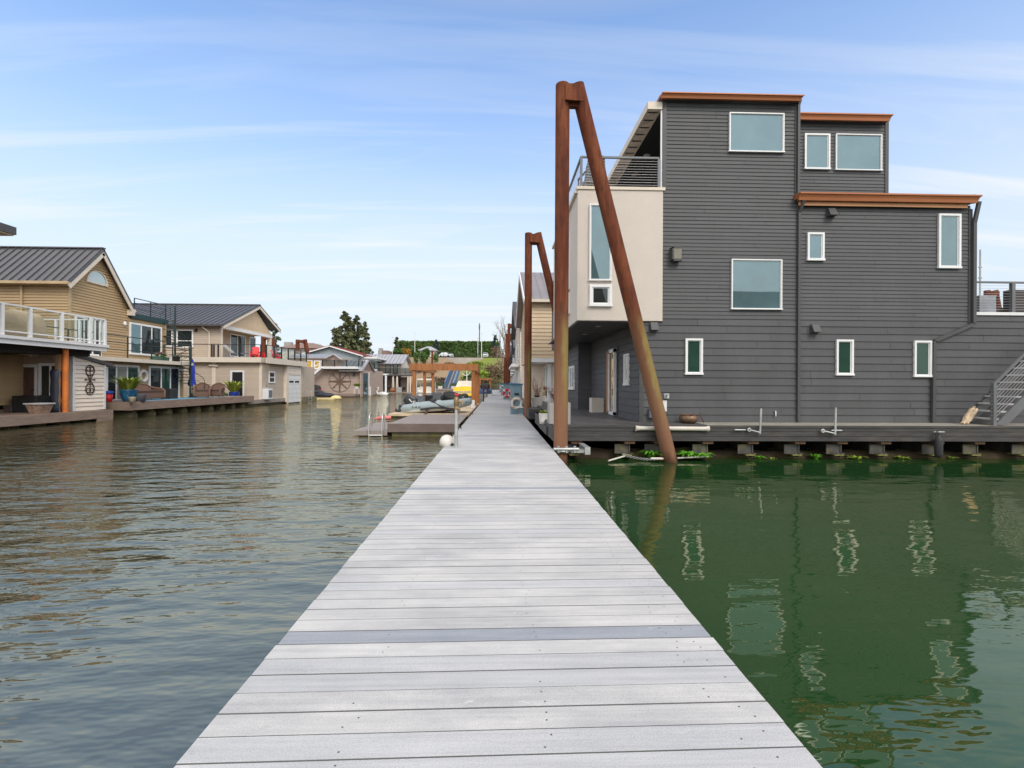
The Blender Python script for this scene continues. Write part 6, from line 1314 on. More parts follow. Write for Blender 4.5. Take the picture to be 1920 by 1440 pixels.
mb.bar(bp(754, 764), bp(747.5, 763), .02, .2)
for k in range(3): a = 2*pi*k/3+.4; c = bp(742, 769.5); mb.bar(c, c+V((.02, .13*cos(a), .13*sin(a))), .09, .02, (1,0,0))
mb.build('drive_leg', M['engine'], ob)
mb = MB(); mb.smooth = True; mb.tube([bp(781, 759, 24.0), bp(781, 754.5, 24.0)], .09, 12); mb.build('fuel_can', M['white_hull'], t)
# covered console, tow bar
R1 = random.Random(12); mb = MB(); vs = []; fs = []; n, m_ = 26, 12
ctr = bp(851, 749)
for i in range(m_+1):
    a = -pi/2+pi*i/m_
    for k in range(n):
        b_ = 2*pi*k/n; r = 1+.1*sin(3*b_+i)+R1.uniform(-.05,.05); cx_ = cos(a)*cos(b_); xx = .62*(abs(cx_)**.75)*(1 if cx_ > 0 else -1)*r; hz_ = .3*(1-.25*max(xx,0)/.5+(.2 if xx > .36 else 0))
        vs.append(ctr+V((xx, .5*cos(a)*sin(b_)*r, hz_*sin(a)*r+.04-.14*xx)))
for i in range(m_):
    for k in range(n): fs.append((i*n+k, i*n+(k+1)%n, (i+1)*n+(k+1)%n, (i+1)*n+k))
mb.smooth = True; mb.add(vs, fs); mb.ell(bp(871, 744), .2, .22, .17, 14, 8); mb.build('console_cover', M['black_cover'], t)
mb = MB(); mb.tube([bp(865.5, 743, 24.0), bp(870, 752, 24.0)], .015, 6); mb.tube([bp(868, 742.5, 24.0), bp(873, 751, 24.0)], .015, 6); mb.build('grab_rail', M['bare_metal'], t)
mb = MB(); mb.bar(bp(809, 752, 23.4), bp(839, 768, 23.2), .08, .05); mb.bar(bp(812.5, 751, 23.42), bp(841.5, 767.5, 23.22), .04, .03); mb.build('tow_bar', M['rubber'], t)
mb = MB(); rb(mb, bp(812, 752.5, 23.9), .16, .25, .12, .2); mb.build('seat', M['rubber'], t)
mb = MB(); mb.bar(bp(801, 768, 23.6), bp(796.5, 781, 22.2), .1, .1); mb.bar(V((bp(801,768).x+.9, 23.6, bp(801,768).z-.1)), V((bp(801,768).x+.9, 23.9, ZS)), .1, .1); mb.bar(V((near[0].x+.6, 23.8, near[2].z-.28)), V((near[4].x, 23.8, near[4].z-.28)), .12, .1); mb.bar(V((near[4].x-.2, 24.2, ZS)), V((near[4].x-.2, 24.2, near[4].z-.2)), .12, .12, (0,1,0)); tag(mb.build('boat_cradle', M['rust_dark']), 'dark tilting cradle holding up the grey inflatable boat', 'cradle')
# ---- pergola: six posts, side beams, front beam
t = thing('pergola', 'orange brown timber pergola frame over the boat platform', 'pergola', (-3, 32, ZS))
zP = aty(830, 682, 27.8)[1]; zP0 = aty(830, 694.5, 27.8)[1]; pxs = (aty(776.5, 720, 27.8)[0], aty(887, 720, 27.8)[0]); pys = (27.8, 31.8, 35.9)
for x in pxs:
    for y in pys: mb = MB(); mb.box(x-.085, y-.085, ZS-.0, x+.085, y+.085, zP0-.002); mb.build('post', M['orange_wood'], t)
    mb = MB(); mb.box(x-.1, 27.95, zP0, x+.1, 36.1, zP-.02); mb.build('side_beam', M['orange_wood'], t)
mb = MB(); mb.box(pxs[0]-.25, 27.65, zP0, pxs[1]+.28, 27.949, zP); mb.build('front_beam', M['orange_wood'], t)
for s in (0,): mb = MB(); mb.box(pxs[1]-.1, 27.69, aty(887,766,27.7)[1], pxs[1]+.1, 27.71, aty(887,750,27.7)[1]); mb.build('post_plate', M['white_paint'], t)
# dark planters on the platform, lantern
for (px, py0, py1, Y, w, lb) in ((785, 743, 760, 26.4, .3, 'dark grey planter box behind the outboard motor'), (818.5, 736, 752, 30.5, .28, 'dark slate planter box right of the pergola rear posts')):
    x, z1 = aty(px, py0, Y); t = thing('planter_box', lb, 'planter', (x, Y, ZS)); mb = MB(); mb.taper((x, Y, ZS), w*.9, w*.9, w, w, z1-ZS); mb.build('pot', M['grey_pot'], t); mb = MB(); mb.box(x-w*.85, Y-w*.85, z1-.03, x+w*.85, Y+w*.85, z1+.012); mb.build('soil', M['bark'], t)
x, z = aty(787.5, 737, 31); mb = MB(); mb.lathe((x, 31, z-.22), [(0,0),(.12,0),(.14,.1),(.1,.2),(.16,.24),(.17,.3),(.1,.38),(0,.38)], 14); mb.tube([(x,31,ZS),(x,31,z-.2)], .03, 6); tag(mb.build('dock_light', M['white_paint']), 'white capped dock light post beside the pergola post', 'lamp')
x, z = aty(803, 750, 29); mb = MB(); mb.taper((x, 29, ZS), .16, .16, .26, .26, aty(803,741,29)[1]-ZS); tag(mb.build('black_tub', M['black_paint'], bevel=.02), 'black flared tub between the pergola rear posts', 'tub')
# ---- galvanised post with brass tap, white buoy
x, y = atz(853.5, 833, 0); y = max(y, 11.3); x = -1.13
px_ = aty(856.5, 800, 11.6)[0]; Yp = 11.55; xp = aty(855.5, 800, Yp)[0]; zt = aty(857, 768, Yp)[1]
t = thing('hose_post', 'galvanised standpipe with brass tap and red wheel on the walkway edge', 'standpipe', (xp, Yp, 0))
mb = MB(); mb.smooth = True; mb.tube([(xp,Yp,-.2),(xp,Yp,zt)], .042, 14); mb.build('post', M['galv'], t)
mb = MB(); mb.lathe((xp,Yp,zt), [(.05,0),(.055,.05),(.04,.07),(.06,.1),(.065,.22),(.05,.27),(.03,.3),(0,.3)], 14); mb.tube([(xp,Yp,zt+.18),(xp+.12,Yp-.02,zt+.19),(xp+.14,Yp-.02,zt+.1)], .035, 10); mb.tube([(xp,Yp,zt+.1),(xp+.08,Yp-.04,zt-.02),(xp+.07,Yp-.04,zt-.1)], [.03,.025,.01], 8); tp = mb.build('tap', M['brass'], t)
mb = MB(); mb.tube([(xp,Yp,zt+.29),(xp,Yp,zt+.345)], .015, 6); mb.torus((xp,Yp,zt+.345), (.2,-.2,1), .042, .011, 16, 6); mb.build('wheel', M['red_plastic'], tp)
x, y = atz(838, 842, WATER); Yb_ = 11.9; x, z = aty(838, 829, Yb_)
t = thing('buoy', 'round white mooring buoy tucked against the walkway edge', 'buoy', (x, Yb_, z)); r = .175
mb = MB(); mb.ell((x,Yb_,z), r, r, r, 20, 14); mb.build('ball', M['ring_white'], t); mb = MB(); mb.tube([(x+r*.75,Yb_-r*.55,z-.06),(x+r*.8,Yb_-r*.6,z-.02)], .035, 8); mb.torus((x+r*.72,Yb_-r*.62,z-.05), (1,-1,0), .03, .012, 12, 6); mb.build('eyelet', M['rubber'], t)
for px, py in ((864, 804), (884.5, 777)):
    x, y = atz(px, py, 0); mb = MB(); mb.tube([(-1.16,y-.1,.05),(-1.16,y+.1,.05)], .018, 6); mb.tube([(-1.16,y-.04,0),(-1.16,y-.04,.05)], .016, 6); mb.tube([(-1.16,y+.04,0),(-1.16,y+.04,.05)], .016, 6)
    tag(mb.build('dock_cleat', M['black_paint']), 'small black cleat on the walkway edge '+('nearer the standpipe' if py > 790 else 'farther along, by the pale platform'), 'cleat', 'black cleats on the walkway edge')
for k, (px, Y) in enumerate(((906.5, 41), (911, 55))):
    x = -1.1; mb = MB(); mb.tube([(x,Y,0),(x,Y,1.0)], .06, 8); mb.lathe((x,Y,1.0), [(.06,0),(.11,.03),(.11,.16),(.05,.22),(0,.22)], 10); tag(mb.build('bollard_light', M['rust_dark']), ('nearer' if k == 0 else 'farther')+' brown bollard light on the left walkway edge past the pergola', 'bollard light', 'bollard lights past the pergola')
# ---- boats and floats farther out
x0, z0 = aty(799, 735, 62); t = thing('canopy_boat', 'white pontoon boat with a cream canopy seen between the pergola posts', 'boat', (x0, 62, WATER)); wd = 1.0
mb = MB(); mb.hexa([(x0-wd*.9,60.5,WATER-.1),(x0+wd*.9,60.5,WATER-.1),(x0+wd*.9,65,WATER-.1),(x0-wd*.9,65,WATER-.1),(x0-wd,60,.35),(x0+wd,60,.35),(x0+wd,65.2,.35),(x0-wd,65.2,.35)]); mb.build('hull', M['white_hull'], t)
zc_ = aty(799, 711, 61)[1]; mb = MB(); mb.smooth = True; mb.hexa([(x0-wd,60.4,zc_-.12),(x0+wd,60.4,zc_-.12),(x0+wd,63.5,zc_-.12),(x0-wd,63.5,zc_-.12),(x0-wd*.8,60.6,zc_+.05),(x0+wd*.8,60.6,zc_+.05),(x0+wd*.8,63.3,zc_+.05),(x0-wd*.8,63.3,zc_+.05)]); mb.smooth = False; mb.build('canopy', M['canopy_cream'], t)
for sx_ in (-1, 1):
    for y in (60.5, 63.4): mb = MB(); mb.tube([(x0+sx_*wd*.95,y,.35),(x0+sx_*wd*.92,y,zc_-.1)], .035, 6); mb.build('canopy_pole', M['white_hull'], t)
mb = MB(); mb.box(x0-wd*.85, 60.35, .35, x0+wd*.85, 60.4, 1.0); mb.box(x0-.6, 61, .35, x0+.6, 62, 1.1); mb.build('railing', M['canopy_cream'], t)
x0 = aty(874, 735, 50)[0]; t = thing('motor_cruiser', 'white cabin boat with a bright yellow cover behind the pergola', 'boat', (x0, 50, WATER))
mb = MB(); mb.hexa([(x0-.9,48.5,WATER-.1),(x0+.9,48.5,WATER-.1),(x0+.9,53,WATER-.1),(x0-.9,53,WATER-.1),(x0-1.1,48,.75),(x0+1.1,48,.75),(x0+1.1,53.5,.75),(x0-1.1,53.5,.75)]); mb.build('hull', M['white_hull'], t)
mb = MB(); R1 = random.Random(3); zc_ = aty(874, 724, 49)[1]; ya_ = 48.0
vs = []; fs = []
for i in range(9):
    for k in range(13): q = -1.12+2.24*k/12; vs.append((x0+q+R1.uniform(-.02,.02), ya_-.1+.12*sin(i*1.3+k*1.7)*.5+i*.08, .3+(zc_-.3)*i/8*(1-.12*abs(q))))
for i in range(8):
    for k in range(12): fs.append((i*13+k, i*13+k+1, (i+1)*13+k+1, (i+1)*13+k))
mb.smooth = True; mb.add(vs, fs); mb.smooth = False; mb.box(x0-1.05, 48.55, .76, x0+1.05, 51, zc_*.93); mb.build('cover', M['yellow_hull'], t)
zc2 = aty(874, 714, 49)[1]; mb = MB(); mb.taper((x0, 50.2, zc_*.93), .95, 1.3, .7, 1.0, zc2-zc_*.93); mb.build('cabin', M['canopy_cream'], t)
z3 = aty(874, 694, 51)[1]; mb = MB(); mb.tube([(x0,51,zc2),(x0,51,z3)], .05, 6); mb.tube([(x0-.5,51,z3-.35),(x0,51,z3-.6),(x0+.4,51,z3-.2)], .04, 6); mb.build('antenna_mast', M['white_hull'], t)
x0 = aty(909, 730, 62)[0]; t = thing('covered_boat', 'dark blue covered boat moored beside the walkway past the pergola', 'boat', (x0, 62, WATER)); mb = MB(); rb(mb, (x0, 63, .35), .9, 3, .7, 0, 18, .6); mb.build('cover', M['blue_hull'], t); mb = MB(); mb.taper((x0, 63, WATER-.1), .7, 2.6, .95, 3.05, .7); mb.build('hull', M['white_hull'], t)
mb = MB(); rb(mb, (x0+.05, 61.2, 1.15), .6, .7, .35, 0, 16, .6); mb.build('windscreen_cover', M['black_cover'], t)
# second small pergola by the far walkway
x0, x1 = aty(900, 712, 70)[0], aty(919, 712, 70)[0]; z = aty(910, 709, 70)[1]
t = thing('timber_arch', 'small far brown timber arch beside the walkway end', 'pergola', (x0, 70, 0))
for x in (x0, x1): mb = MB(); mb.box(x-.14, 69.9, -.2, x+.14, 70.2, z-.25); mb.build('post', M['orange_wood'], t)
mb = MB(); mb.box(x0-.2, 69.85, z-.249, x1+.3, 70.25, z); mb.build('beam', M['orange_wood'], t)
# grey float with two white planters at the gangway foot
yq = 92.0; x0, x1 = aty(815, 730, yq)[0], aty(866, 730, yq)[0]; zq = aty(840, 729, yq)[1]
mb = MB(); mb.box(x0, yq, zq-.3, x1, yq+4, zq); mb.box(x0+.1, yq+.1, -.8, x1, yq+4, zq-.3); tag(mb.build('landing_float', M['composite_top']), 'grey landing float at the foot of the blue gangway', 'float')
for px, lb in ((825.5, 'white pot of green plants left of the blue gangway foot'), (850.5, 'white pot of green plants right of the blue gangway foot')):
    x = aty(px, 727, yq+.6)[0]; t = thing('planter', lb, 'planter', (x, yq+.6, zq)); mb = MB(); mb.taper((x, yq+.6, zq), .35, .3, .42, .35, .5); mb.build('pot', M['ring_white'], t); mb = MB(); mb.cloud((x, yq+.6, zq+.75), (.7,.4,.3), 140, .12); mb.build('plant', M['shrub_green'], t)
# blue gangway
t = thing('gangway', 'blue steel gangway sloping from the far bank down to the landing float', 'gangway', (-9, 95, 0))
ya_, yb_ = 94.0, 124.0; a0, a1 = aty(834, 728, ya_), aty(852, 728, ya_); b0, b1 = aty(847.5, 693, yb_), aty(863, 693, yb_)
A0, A1, B0, B1 = V((a0[0],ya_,a0[1])), V((a1[0],ya_,a1[1])), V((b0[0],yb_,b0[1])), V((b1[0],yb_,b1[1]))
mb = MB(); mb.hexa([A0-UP*.15, A1-UP*.15, B1-UP*.15, B0-UP*.15, A0, A1, B1, B0]); mb.build('walking_surface', M['ramp_floor'], t)
for p, q in ((A0, B0), (A1, B1)):
    mb = MB(); s_ = .3
    for h_ in (0.1, 1.15): mb.bar(p+UP*h_, q+UP*h_, .16, .14)
    for k in range(13): mb.bar(p.lerp(q,k/12)+UP*.1, p.lerp(q,k/12)+UP*1.15, .1, .1, (0,1,0))
    for k in range(12): mb.bar(p.lerp(q,k/12)+UP*.1, p.lerp(q,(k+1)/12)+UP*1.15, .08, .08)
    mb.bar(p+UP*.6, q+UP*.6, .05, .7); mb.build('side_truss', M['ramp_blue'], t)
mb = MB()
for f in (.32, .68): mb.bar(A0.lerp(A1, f)+UP*.02, B0.lerp(B1, f)+UP*.02, .14, .08)
mb.build('centre_rail', M['bare_metal'], t)
# ================================================================== RIGHT ROW BEYOND THE CHARCOAL HOUSE
# utility cabinets with life rings
def cabinet(x0, x1, y, h, label, ring=None):
    t = thing('utility_cabinet', label, 'cabinet', ((x0+x1)/2, y, 0), 'blue grey utility cabinets along the walkway'); d = .42; xm = (x0+x1)/2
    mb = MB(); mb.box(x0, y, .002, x1, y+d, h-.08); bd = mb.build('body', M['cabinet_blue'], t, bevel=.008); mb = MB(); mb.box(x0-.04, y-.05, h-.079, x1+.04, y+d+.03, h-.03); mb.hexa([(x0-.06,y-.07,h-.029),(x1+.06,y-.07,h-.029),(x1+.06,y+d+.05,h-.029),(x0-.06,y+d+.05,h-.029),(x0-.06,y-.07,h+.02),(x1+.06,y-.07,h-.02),(x1+.06,y+d+.05,h-.02),(x0-.06,y+d+.05,h+.02)]); mb.build('lid', M['cabinet_lid'], t)
    mb = MB(); a, b_ = x0+.06, x1-.04; mb.box(a, y-.02, .1, b_, y-.001, h-.2); mb.build('door', M['cabinet_blue'], t, bevel=.006); mb = MB(); mb.box(xm-.1, y-.06, h*.62, xm+.12, y-.021, h*.62+.09); mb.build('light_hood', M['black_paint'], t)
    return t
x0, x1 = aty(957.5, 740, 24.2)[0], aty(979, 740, 24.2)[0]
cabinet(x0, x1, 24.2, aty(965, 718.5, 24.2)[1], 'nearest blue grey utility cabinet, carrying a white life ring')
q = aty(969, 756, 24.1); life_ring((q[0], 24.1, q[1]), (0,1,.05), .225, .07, 'white life ring leaning on the nearest blue grey cabinet')
q = aty(977, 768, 23.9); t = thing('lantern', 'small grey lantern at the foot of the nearest cabinet', 'lantern', (q[0], 23.9, 0)); mb = MB()
mb.box(q[0]-.11, 23.79, .003, q[0]+.11, 24.01, .05); mb.taper((q[0],23.9,.33), .12, .12, .02, .02, .1); mb.build('cap', M['galv'], t)
mb = MB()
for sx_ in (-.09,.09):
    for sy_ in (-.09,.09): mb.box(q[0]+sx_-.012, 23.9+sy_-.012, .05, q[0]+sx_+.012, 23.9+sy_+.012, .33)
mb.box(q[0]-.07, 23.83, .05, q[0]+.07, 23.97, .33); mb.build('frame', M['cabinet_blue'], t)
for (px0, px1, Y, lb) in ((944, 957, 48, 'second blue grey utility cabinet, behind the red and white ring'), (939.5, 948, 66, 'third utility cabinet down the walkway, half hidden'), (936, 942, 88, 'farthest utility cabinet near the walkway end')):
    cabinet(aty(px0, 730, Y)[0], aty(px1, 730, Y)[0], Y, aty(950, 719 if Y < 60 else 719.2, Y)[1], lb)
q = aty(950.5, 737.5, 46.5); life_ring((q[0], 46.5, q[1]), (0,1,0), .3, .12, 'red and white life ring on the second cabinet', 'ring_red', 'ring_white', 'ring_white')
q = aty(942.5, 727, 64.5); life_ring((q[0], 64.5, q[1]), (0,1,0), .24, .09, 'small far white and red life ring on the third cabinet', 'ring_white', 'ring_red', 'ring_white')
# tan siding house
T = thing('tan_house', 'tan lap sided house with a pale metal roof behind the second rust pile', 'house', (6, 34, .4)); ZT = .42
YT = 27.0; xT = aty(997, 640, YT)[0]; zTb = aty(1015, 671.5, YT)[1]; zTe = aty(1015, 562, YT)[1]; fT = FY(YT)
mb = MB(); siding(mb, fT, [(xT, zTb), (9, zTb), (9, zTe), (xT, zTe)], .2, .035); ft_ = FXm(xT); yT1 = 38.5; zap_ = aty(973, 520, YT+5)[1]+.6; ym_ = (YT+yT1)/2
poly = [(YT, zTb), (yT1, zTb), (yT1, zTe), (ym_, zTe+2.6), (YT, zTe)]; siding(mb, ft_, poly, .2, .035); gable(mb, ft_, poly, .15); mb.box(xT+.16, YT+.002, zTb, 9, yT1, zTe); mb.build('wall', M['warm_siding'], T)
mb = MB(); mb.box(xT-.0, YT-.03, zTb-.22, 9, YT+.3, zTb-.002); mb.box(xT, YT+.3, zTb-.2, 9, 30.9, zTb-.1); mb.build('overhang_soffit', M['white_paint'], T)
mb = MB(); yi = 31.0; siding(mb, FY(yi), [(xT+.1, ZT), (xT+1.02, ZT), (xT+1.02, zTb-.2), (xT+.1, zTb-.2)], .2, .03); mb.box(xT+.1, yi+.002, ZT, xT+1.02, yT1, zTb-.1); siding(mb, FXm(xT+1.03), [(YT+.4, ZT), (yi, ZT), (yi, zTb-.2), (YT+.4, zTb-.2)], .2, .03); mb.box(xT+1.031, YT+.4, ZT, 9, yi, zTb-.23); siding(mb, FXm(xT+.099), [(yi, ZT), (yT1, ZT), (yT1, zTb), (yi, zTb)], .2, .03); mb.build('wall', M['pale_siding'], T)
window(T, FXm(xT+1.03), 27.9, 28.9, ZT+.1, ZT+2.15, w=.12, glass='pane_dark'); window(T, FXm(xT+1.03), 29.3, 30.5, ZT+.7, ZT+2.1, w=.12, glass='pane_dark'); window(T, ft_, 30.3, 31.4, zTb+1.2, zTb+3.0, w=.1, glass='pane_sky')
window(T, FXm(xT+.099), 32.5, 34.2, ZT+.05, ZT+2.2, w=.14, glass='pane_blind')
mb = MB(); mb.box(xT+.93, YT+.3, ZT, xT+1.1, YT+.42, zTb-.23); mb.build('corner_board', M['white_paint'], T)
mb = MB(); o_ = .25; roof_panel(mb, (xT-.45, YT-o_, zTe-.05), (10, YT-o_, zTe-.05), (10, ym_, zTe+2.75), (xT-.45, ym_, zTe+2.75), .1, .42, .03); roof_panel(mb, (xT-.45, yT1+o_, zTe-.05), (10, yT1+o_, zTe-.05), (10, ym_+.002, zTe+2.751), (xT-.45, ym_+.002, zTe+2.751), .1, .42, .03); rf = mb.build('roof', [M['taupe_roof'], M['taupe_roof']], T)
mb = MB(); mb.bar((xT-.45, YT-o_-.06, zTe-.1), (10, YT-o_-.06, zTe-.1), .13, .15); mb.build('gutter', M['cream_trim'], rf); mb = MB(); mb.bar((xT-.43, YT-o_, zTe-.15), (xT-.43, ym_, zTe+2.6), .06, .3); mb.bar((xT-.43, yT1+o_, zTe-.15), (xT-.43, ym_, zTe+2.6), .06, .3); mb.build('barge_board', M['white_paint'], rf)
mb = MB(); siding(mb, FY(31.5), [(xT+3.2, zTe+1.2), (9, zTe+1.2), (9, zTe+4.2), (xT+3.2, zTe+4.2)], .2, .03); mb.box(xT+3.2, 31.502, zTe+.5, 9, 36, zTe+4.2); mb.build('dormer', M['pale_siding'], T)
mb = MB(); mb.box(1.36, 20.6, ZT-.04, 9, 26.9, ZT); mb.box(1.36, 26.9, ZT-.04, xT+1.0, yT1, ZT); mb.build('deck', M['porch_board'], T); mb = MB(); mb.box(1.34, 20.55, ZT-.4, 9, 20.6, ZT+.004); mb.box(1.31, 20.6, ZT-.4, 1.36, yT1, ZT+.004); mb.build('deck_fascia', M['charcoal_deck'], T); mb = MB(); mb.box(1.7, 20.9, -1, 9, yT1, ZT-.3); mb.build('hull', M['black_void'], T)
# pots on its deck
x = aty(1006.5, 745, 22.9)[0]; t = thing('large_planter', 'large white square planter with dry pink twigs beside the second rust pile', 'potted plant', (x, 22.9, ZT)); mb = MB(); mb.taper((x, 22.9, ZT), .2, .2, .27, .27, .44); mb.build('pot', M['ring_white'], t); mb = MB(); R1 = random.Random(31)
for k in range(22):
    a = R1.uniform(0,2*pi); L_ = R1.uniform(.5,1.0); b0 = V((x+R1.uniform(-.1,.1), 22.9+R1.uniform(-.1,.1), ZT+.4)); e = b0+V((cos(a)*L_*.35, sin(a)*L_*.35, L_)); mb.tube([b0, b0.lerp(e,.5)+V((cos(a)*.05,0,0)), e], [.008,.006,.003], 5, False)
    for _ in range(8): mb.leaf(b0.lerp(e, R1.uniform(.3,1))+V((R1.uniform(-.06,.06),R1.uniform(-.06,.06),R1.uniform(-.04,.05))), .024, R1)
mb.build('twigs', M['rose_twig'], t); mb = MB(); mb.blades((x, 22.9, ZT+.4), 60, .3, .3, .015, R1, .6); mb.build('plant', M['shrub_green'], t)
potted(1021, 742, 22.2, .12, .26, 'cream_pot', 'rose_twig', 'small cream pot hung above the bright grass pot', n=30, ph=.4, z=.95, sp=.2, w=.012)
# white and pale houses farther on (each a block with porch, windows and roof)
def row_house(name, label, Y0_, Y1_, X, zt, mat_, roofm, zridge, front_w=7):
    t = thing(name, label, 'house', (X+3, (Y0_+Y1_)/2, .3)); mb = MB(); f = FXm(X); ym = (Y0_+Y1_)/2
    poly = [(Y0_, .3), (Y1_, .3), (Y1_, zt), (ym, zridge), (Y0_, zt)]; siding(mb, f, poly, .2, .03); gable(mb, f, poly, .15); siding(mb, FY(Y0_), [(X, .3), (X+front_w, .3), (X+front_w, zt), (X, zt)], .2, .03); mb.box(X+.16, Y0_+.002, -.5, X+front_w, Y1_, zt); mb.build('wall', M[mat_], t)
    mb = MB(); s = (zridge-zt)/(ym-Y0_)
    for ya in (Y0_-.4, Y1_+.4): roof_panel(mb, (X-.5, ya, zt-.4*s+.1), (X+front_w, ya, zt-.4*s+.1), (X+front_w, ym, zridge+.1), (X-.5, ym, zridge+.1), .14, .5, .04)
    mb.build('roof', [M[roofm], M[roofm]], t)
    L_ = Y1_-Y0_
    for (a, b_, z0, z1) in ((.12,.32,.6,2.6),(.42,.62,.5,2.7),(.72,.9,.8,2.4),(.15,.35,3.6,5.0),(.6,.82,3.5,5.1)): window(t, f, Y0_+L_*a, Y0_+L_*b_, z0, min(z1, zt-.3), w=.12, glass='pane_dark', mull=(Y0_+L_*(a+b_)/2,))
    mb = MB(); mb.box(X-.7, Y0_+.5, 2.95, X-.03, Y1_-.5, 3.2); mb.build('balcony', M['white_paint'], t); railing(t, [(X-.65, Y0_+.6, 3.2), (X-.65, Y1_-.6, 3.2)], 1.0, post='black_paint', bars='black_paint', rows=(.4,.7), rr=.02, spacing=2.5)
    mb = MB(); mb.box(X-.8, Y0_-1, -.1, X+front_w, Y1_, .29); mb.build('deck', M['composite_top'], t); return t
row_house('white_house', 'white house with a grey roof just past the tan house on the right', 42.5, 53, aty(964, 650, 53)[0]+.15, 6.4, 'pale_siding', 'dark_roof', 9.2)
row_house('cream_house', 'pale cream house farther along the right side of the walkway', 57, 67, 2.35, 5.6, 'white_paint', 'grey_roof', 7.8)
row_house('far_white_house', 'farthest white house behind the dark piles on the right', 72, 84, 2.5, 5.4, 'white_paint', 'grey_roof', 7.4)
row_house('far_mauve_house', 'last mauve house before the bank on the right of the walkway', 90, 104, 2.8, 5.0, 'mauve_siding', 'dark_roof', 7.0)
# ================================================================== FAR BANK
def on(px, py, Y): q = aty(px, py, Y); return V((q[0], Y, q[1]))
# retaining wall, guard rail
zw1 = on(860, 671, 146).z; x0, x1 = on(829, 680, 146).x, on(912, 680, 146).x
mb = MB(); YW = 137.5; ws = [(on(836,671,YW).x, on(836,670.5,YW).z), (on(908,671,YW).x, on(908,670.5,YW).z), (on(889,684,YW).x, on(889,684,YW).z), (on(889,684,YW).x, 4), (on(858,684,YW).x, 4), (on(858,684,YW).x, on(858,684,YW).z)]
mb.prism([(x, YW, z) for x, z in ws], (0, .5, 0)); tag(mb.build('retaining_wall', M['wall_concrete']), 'stained concrete retaining wall below the car park', 'wall')
mb = MB(); a = on(-200, 668, 165); 
road = MB(); road.box(-220, 148.5, 9.3, 120, 174, 9.36); struct(road.build('road', M['asphalt']))
# hedge: clipped evergreen block, dense leaf faces over a dark core
YH = 172.0; hx0, hx1 = on(742, 640, YH).x, on(938, 640, YH).x; hz1 = on(840, 639.5, YH).z; hz0 = 9.2; R1 = random.Random(77)
mb = MB(); mb.box(hx0+.4, YH+.5, hz0, hx1-.4, YH+4.5, hz1-.45)
for _ in range(9000):
    x = R1.uniform(hx0, hx1); z = R1.uniform(hz0, hz1); bulge = .35*sin(x*1.9)+.2*sin(x*4.3+z); mb.leaf((x, YH-.1+bulge*.6+R1.uniform(0,.5), z), .34, R1)
for _ in range(2600):
    x = R1.uniform(hx0, hx1); y = R1.uniform(YH, YH+4.5); mb.leaf((x, y, hz1-.3+.3*sin(x*1.3)*.5+R1.uniform(-.2,.3)), .34, R1)
tag(mb.build('hedge', M['hedge']), 'long tall clipped green hedge along the top of the bank', 'hedge')
# conifers and other trees
def conifer(px, py_top, py_base, Y, wpx_, mat_, label, name='conifer', n=2600, seed=1, gap=.5, size=.42, group=None, low=.04):
    R1 = random.Random(seed); tp = on(px, py_top, Y); bs = on(px, py_base, Y); Hh = tp.z-bs.z; rad = wpx_/940*Y/2
    t = thing(name, label, 'tree', (tp.x, Y, bs.z), group); mb = MB(); mb.tube([(tp.x,Y,bs.z-2),(tp.x,Y,bs.z+Hh*.5),(tp.x,Y,tp.z-.3)], [Hh*.025,Hh*.016,.03], 8); mb.build('trunk', M['bark'], t)
    mb = MB(); nb = int(Hh*4.2)
    for b_ in range(nb):
        q = (b_+R1.random())/nb; q = low+(1-low)*q; a = R1.uniform(0, 2*pi); prof = (1-q)**.62*(min(1,.35+q*5)) ; L_ = rad*prof*R1.uniform(.55,1.12)+.15
        z = bs.z+Hh*q; o = V((tp.x, Y, z)); d = V((cos(a), sin(a), R1.uniform(-.15,.2)))
        m_ = max(5, int(n/nb*(.3+prof)))
        for k in range(m_):
            s = R1.uniform(.15,1)**.7; c = o+d*L_*s+V((R1.gauss(0,.12)*L_*.6, R1.gauss(0,.12)*L_*.6, -.22*L_*s*s+R1.gauss(0,.07)*L_)); mb.leaf(c, size*R1.uniform(.6,1.2), R1)
    for k in range(30): mb.leaf((tp.x+R1.gauss(0,.12), Y+R1.gauss(0,.12), tp.z-R1.uniform(0,1.2)), size*.6, R1)
    mb.build('crown', M[mat_], t); return t
conifer(647, 585, 672, 142, 66, 'conifer', 'tallest brownish conifer of the left group, its broad left tree', n=13000, seed=4, size=.5); conifer(669, 592, 672, 145, 50, 'conifer_dark', 'darker conifer of the left group, right of the broad tallest one', n=6000, seed=9, size=.48); conifer(684, 604, 672, 140, 32, 'conifer', 'slim rightmost conifer of the left group', n=4200, seed=12, size=.46); conifer(634, 616, 672, 139, 40, 'conifer', 'low leftmost conifer of the left group', n=4200, seed=18, size=.46)
conifer(928.5, 629, 672, 160, 17, 'spruce', 'dark blue spruce standing at the right end of the hedge', n=3600, seed=21, size=.42, name='spruce'); conifer(818, 637, 664, 168, 15, 'spruce', 'small bluish conifer poking above the hedge behind the hut', n=1800, seed=23, size=.36); conifer(745, 632, 670, 150, 22, 'conifer_dark', 'ragged dark conifer at the left end of the hedge', n=3200, seed=25, size=.36); conifer(515, 606, 670, 120, 26, 'conifer_dark', 'dark conifer peeking out behind the beige house gable', n=2600, seed=28, size=.36)
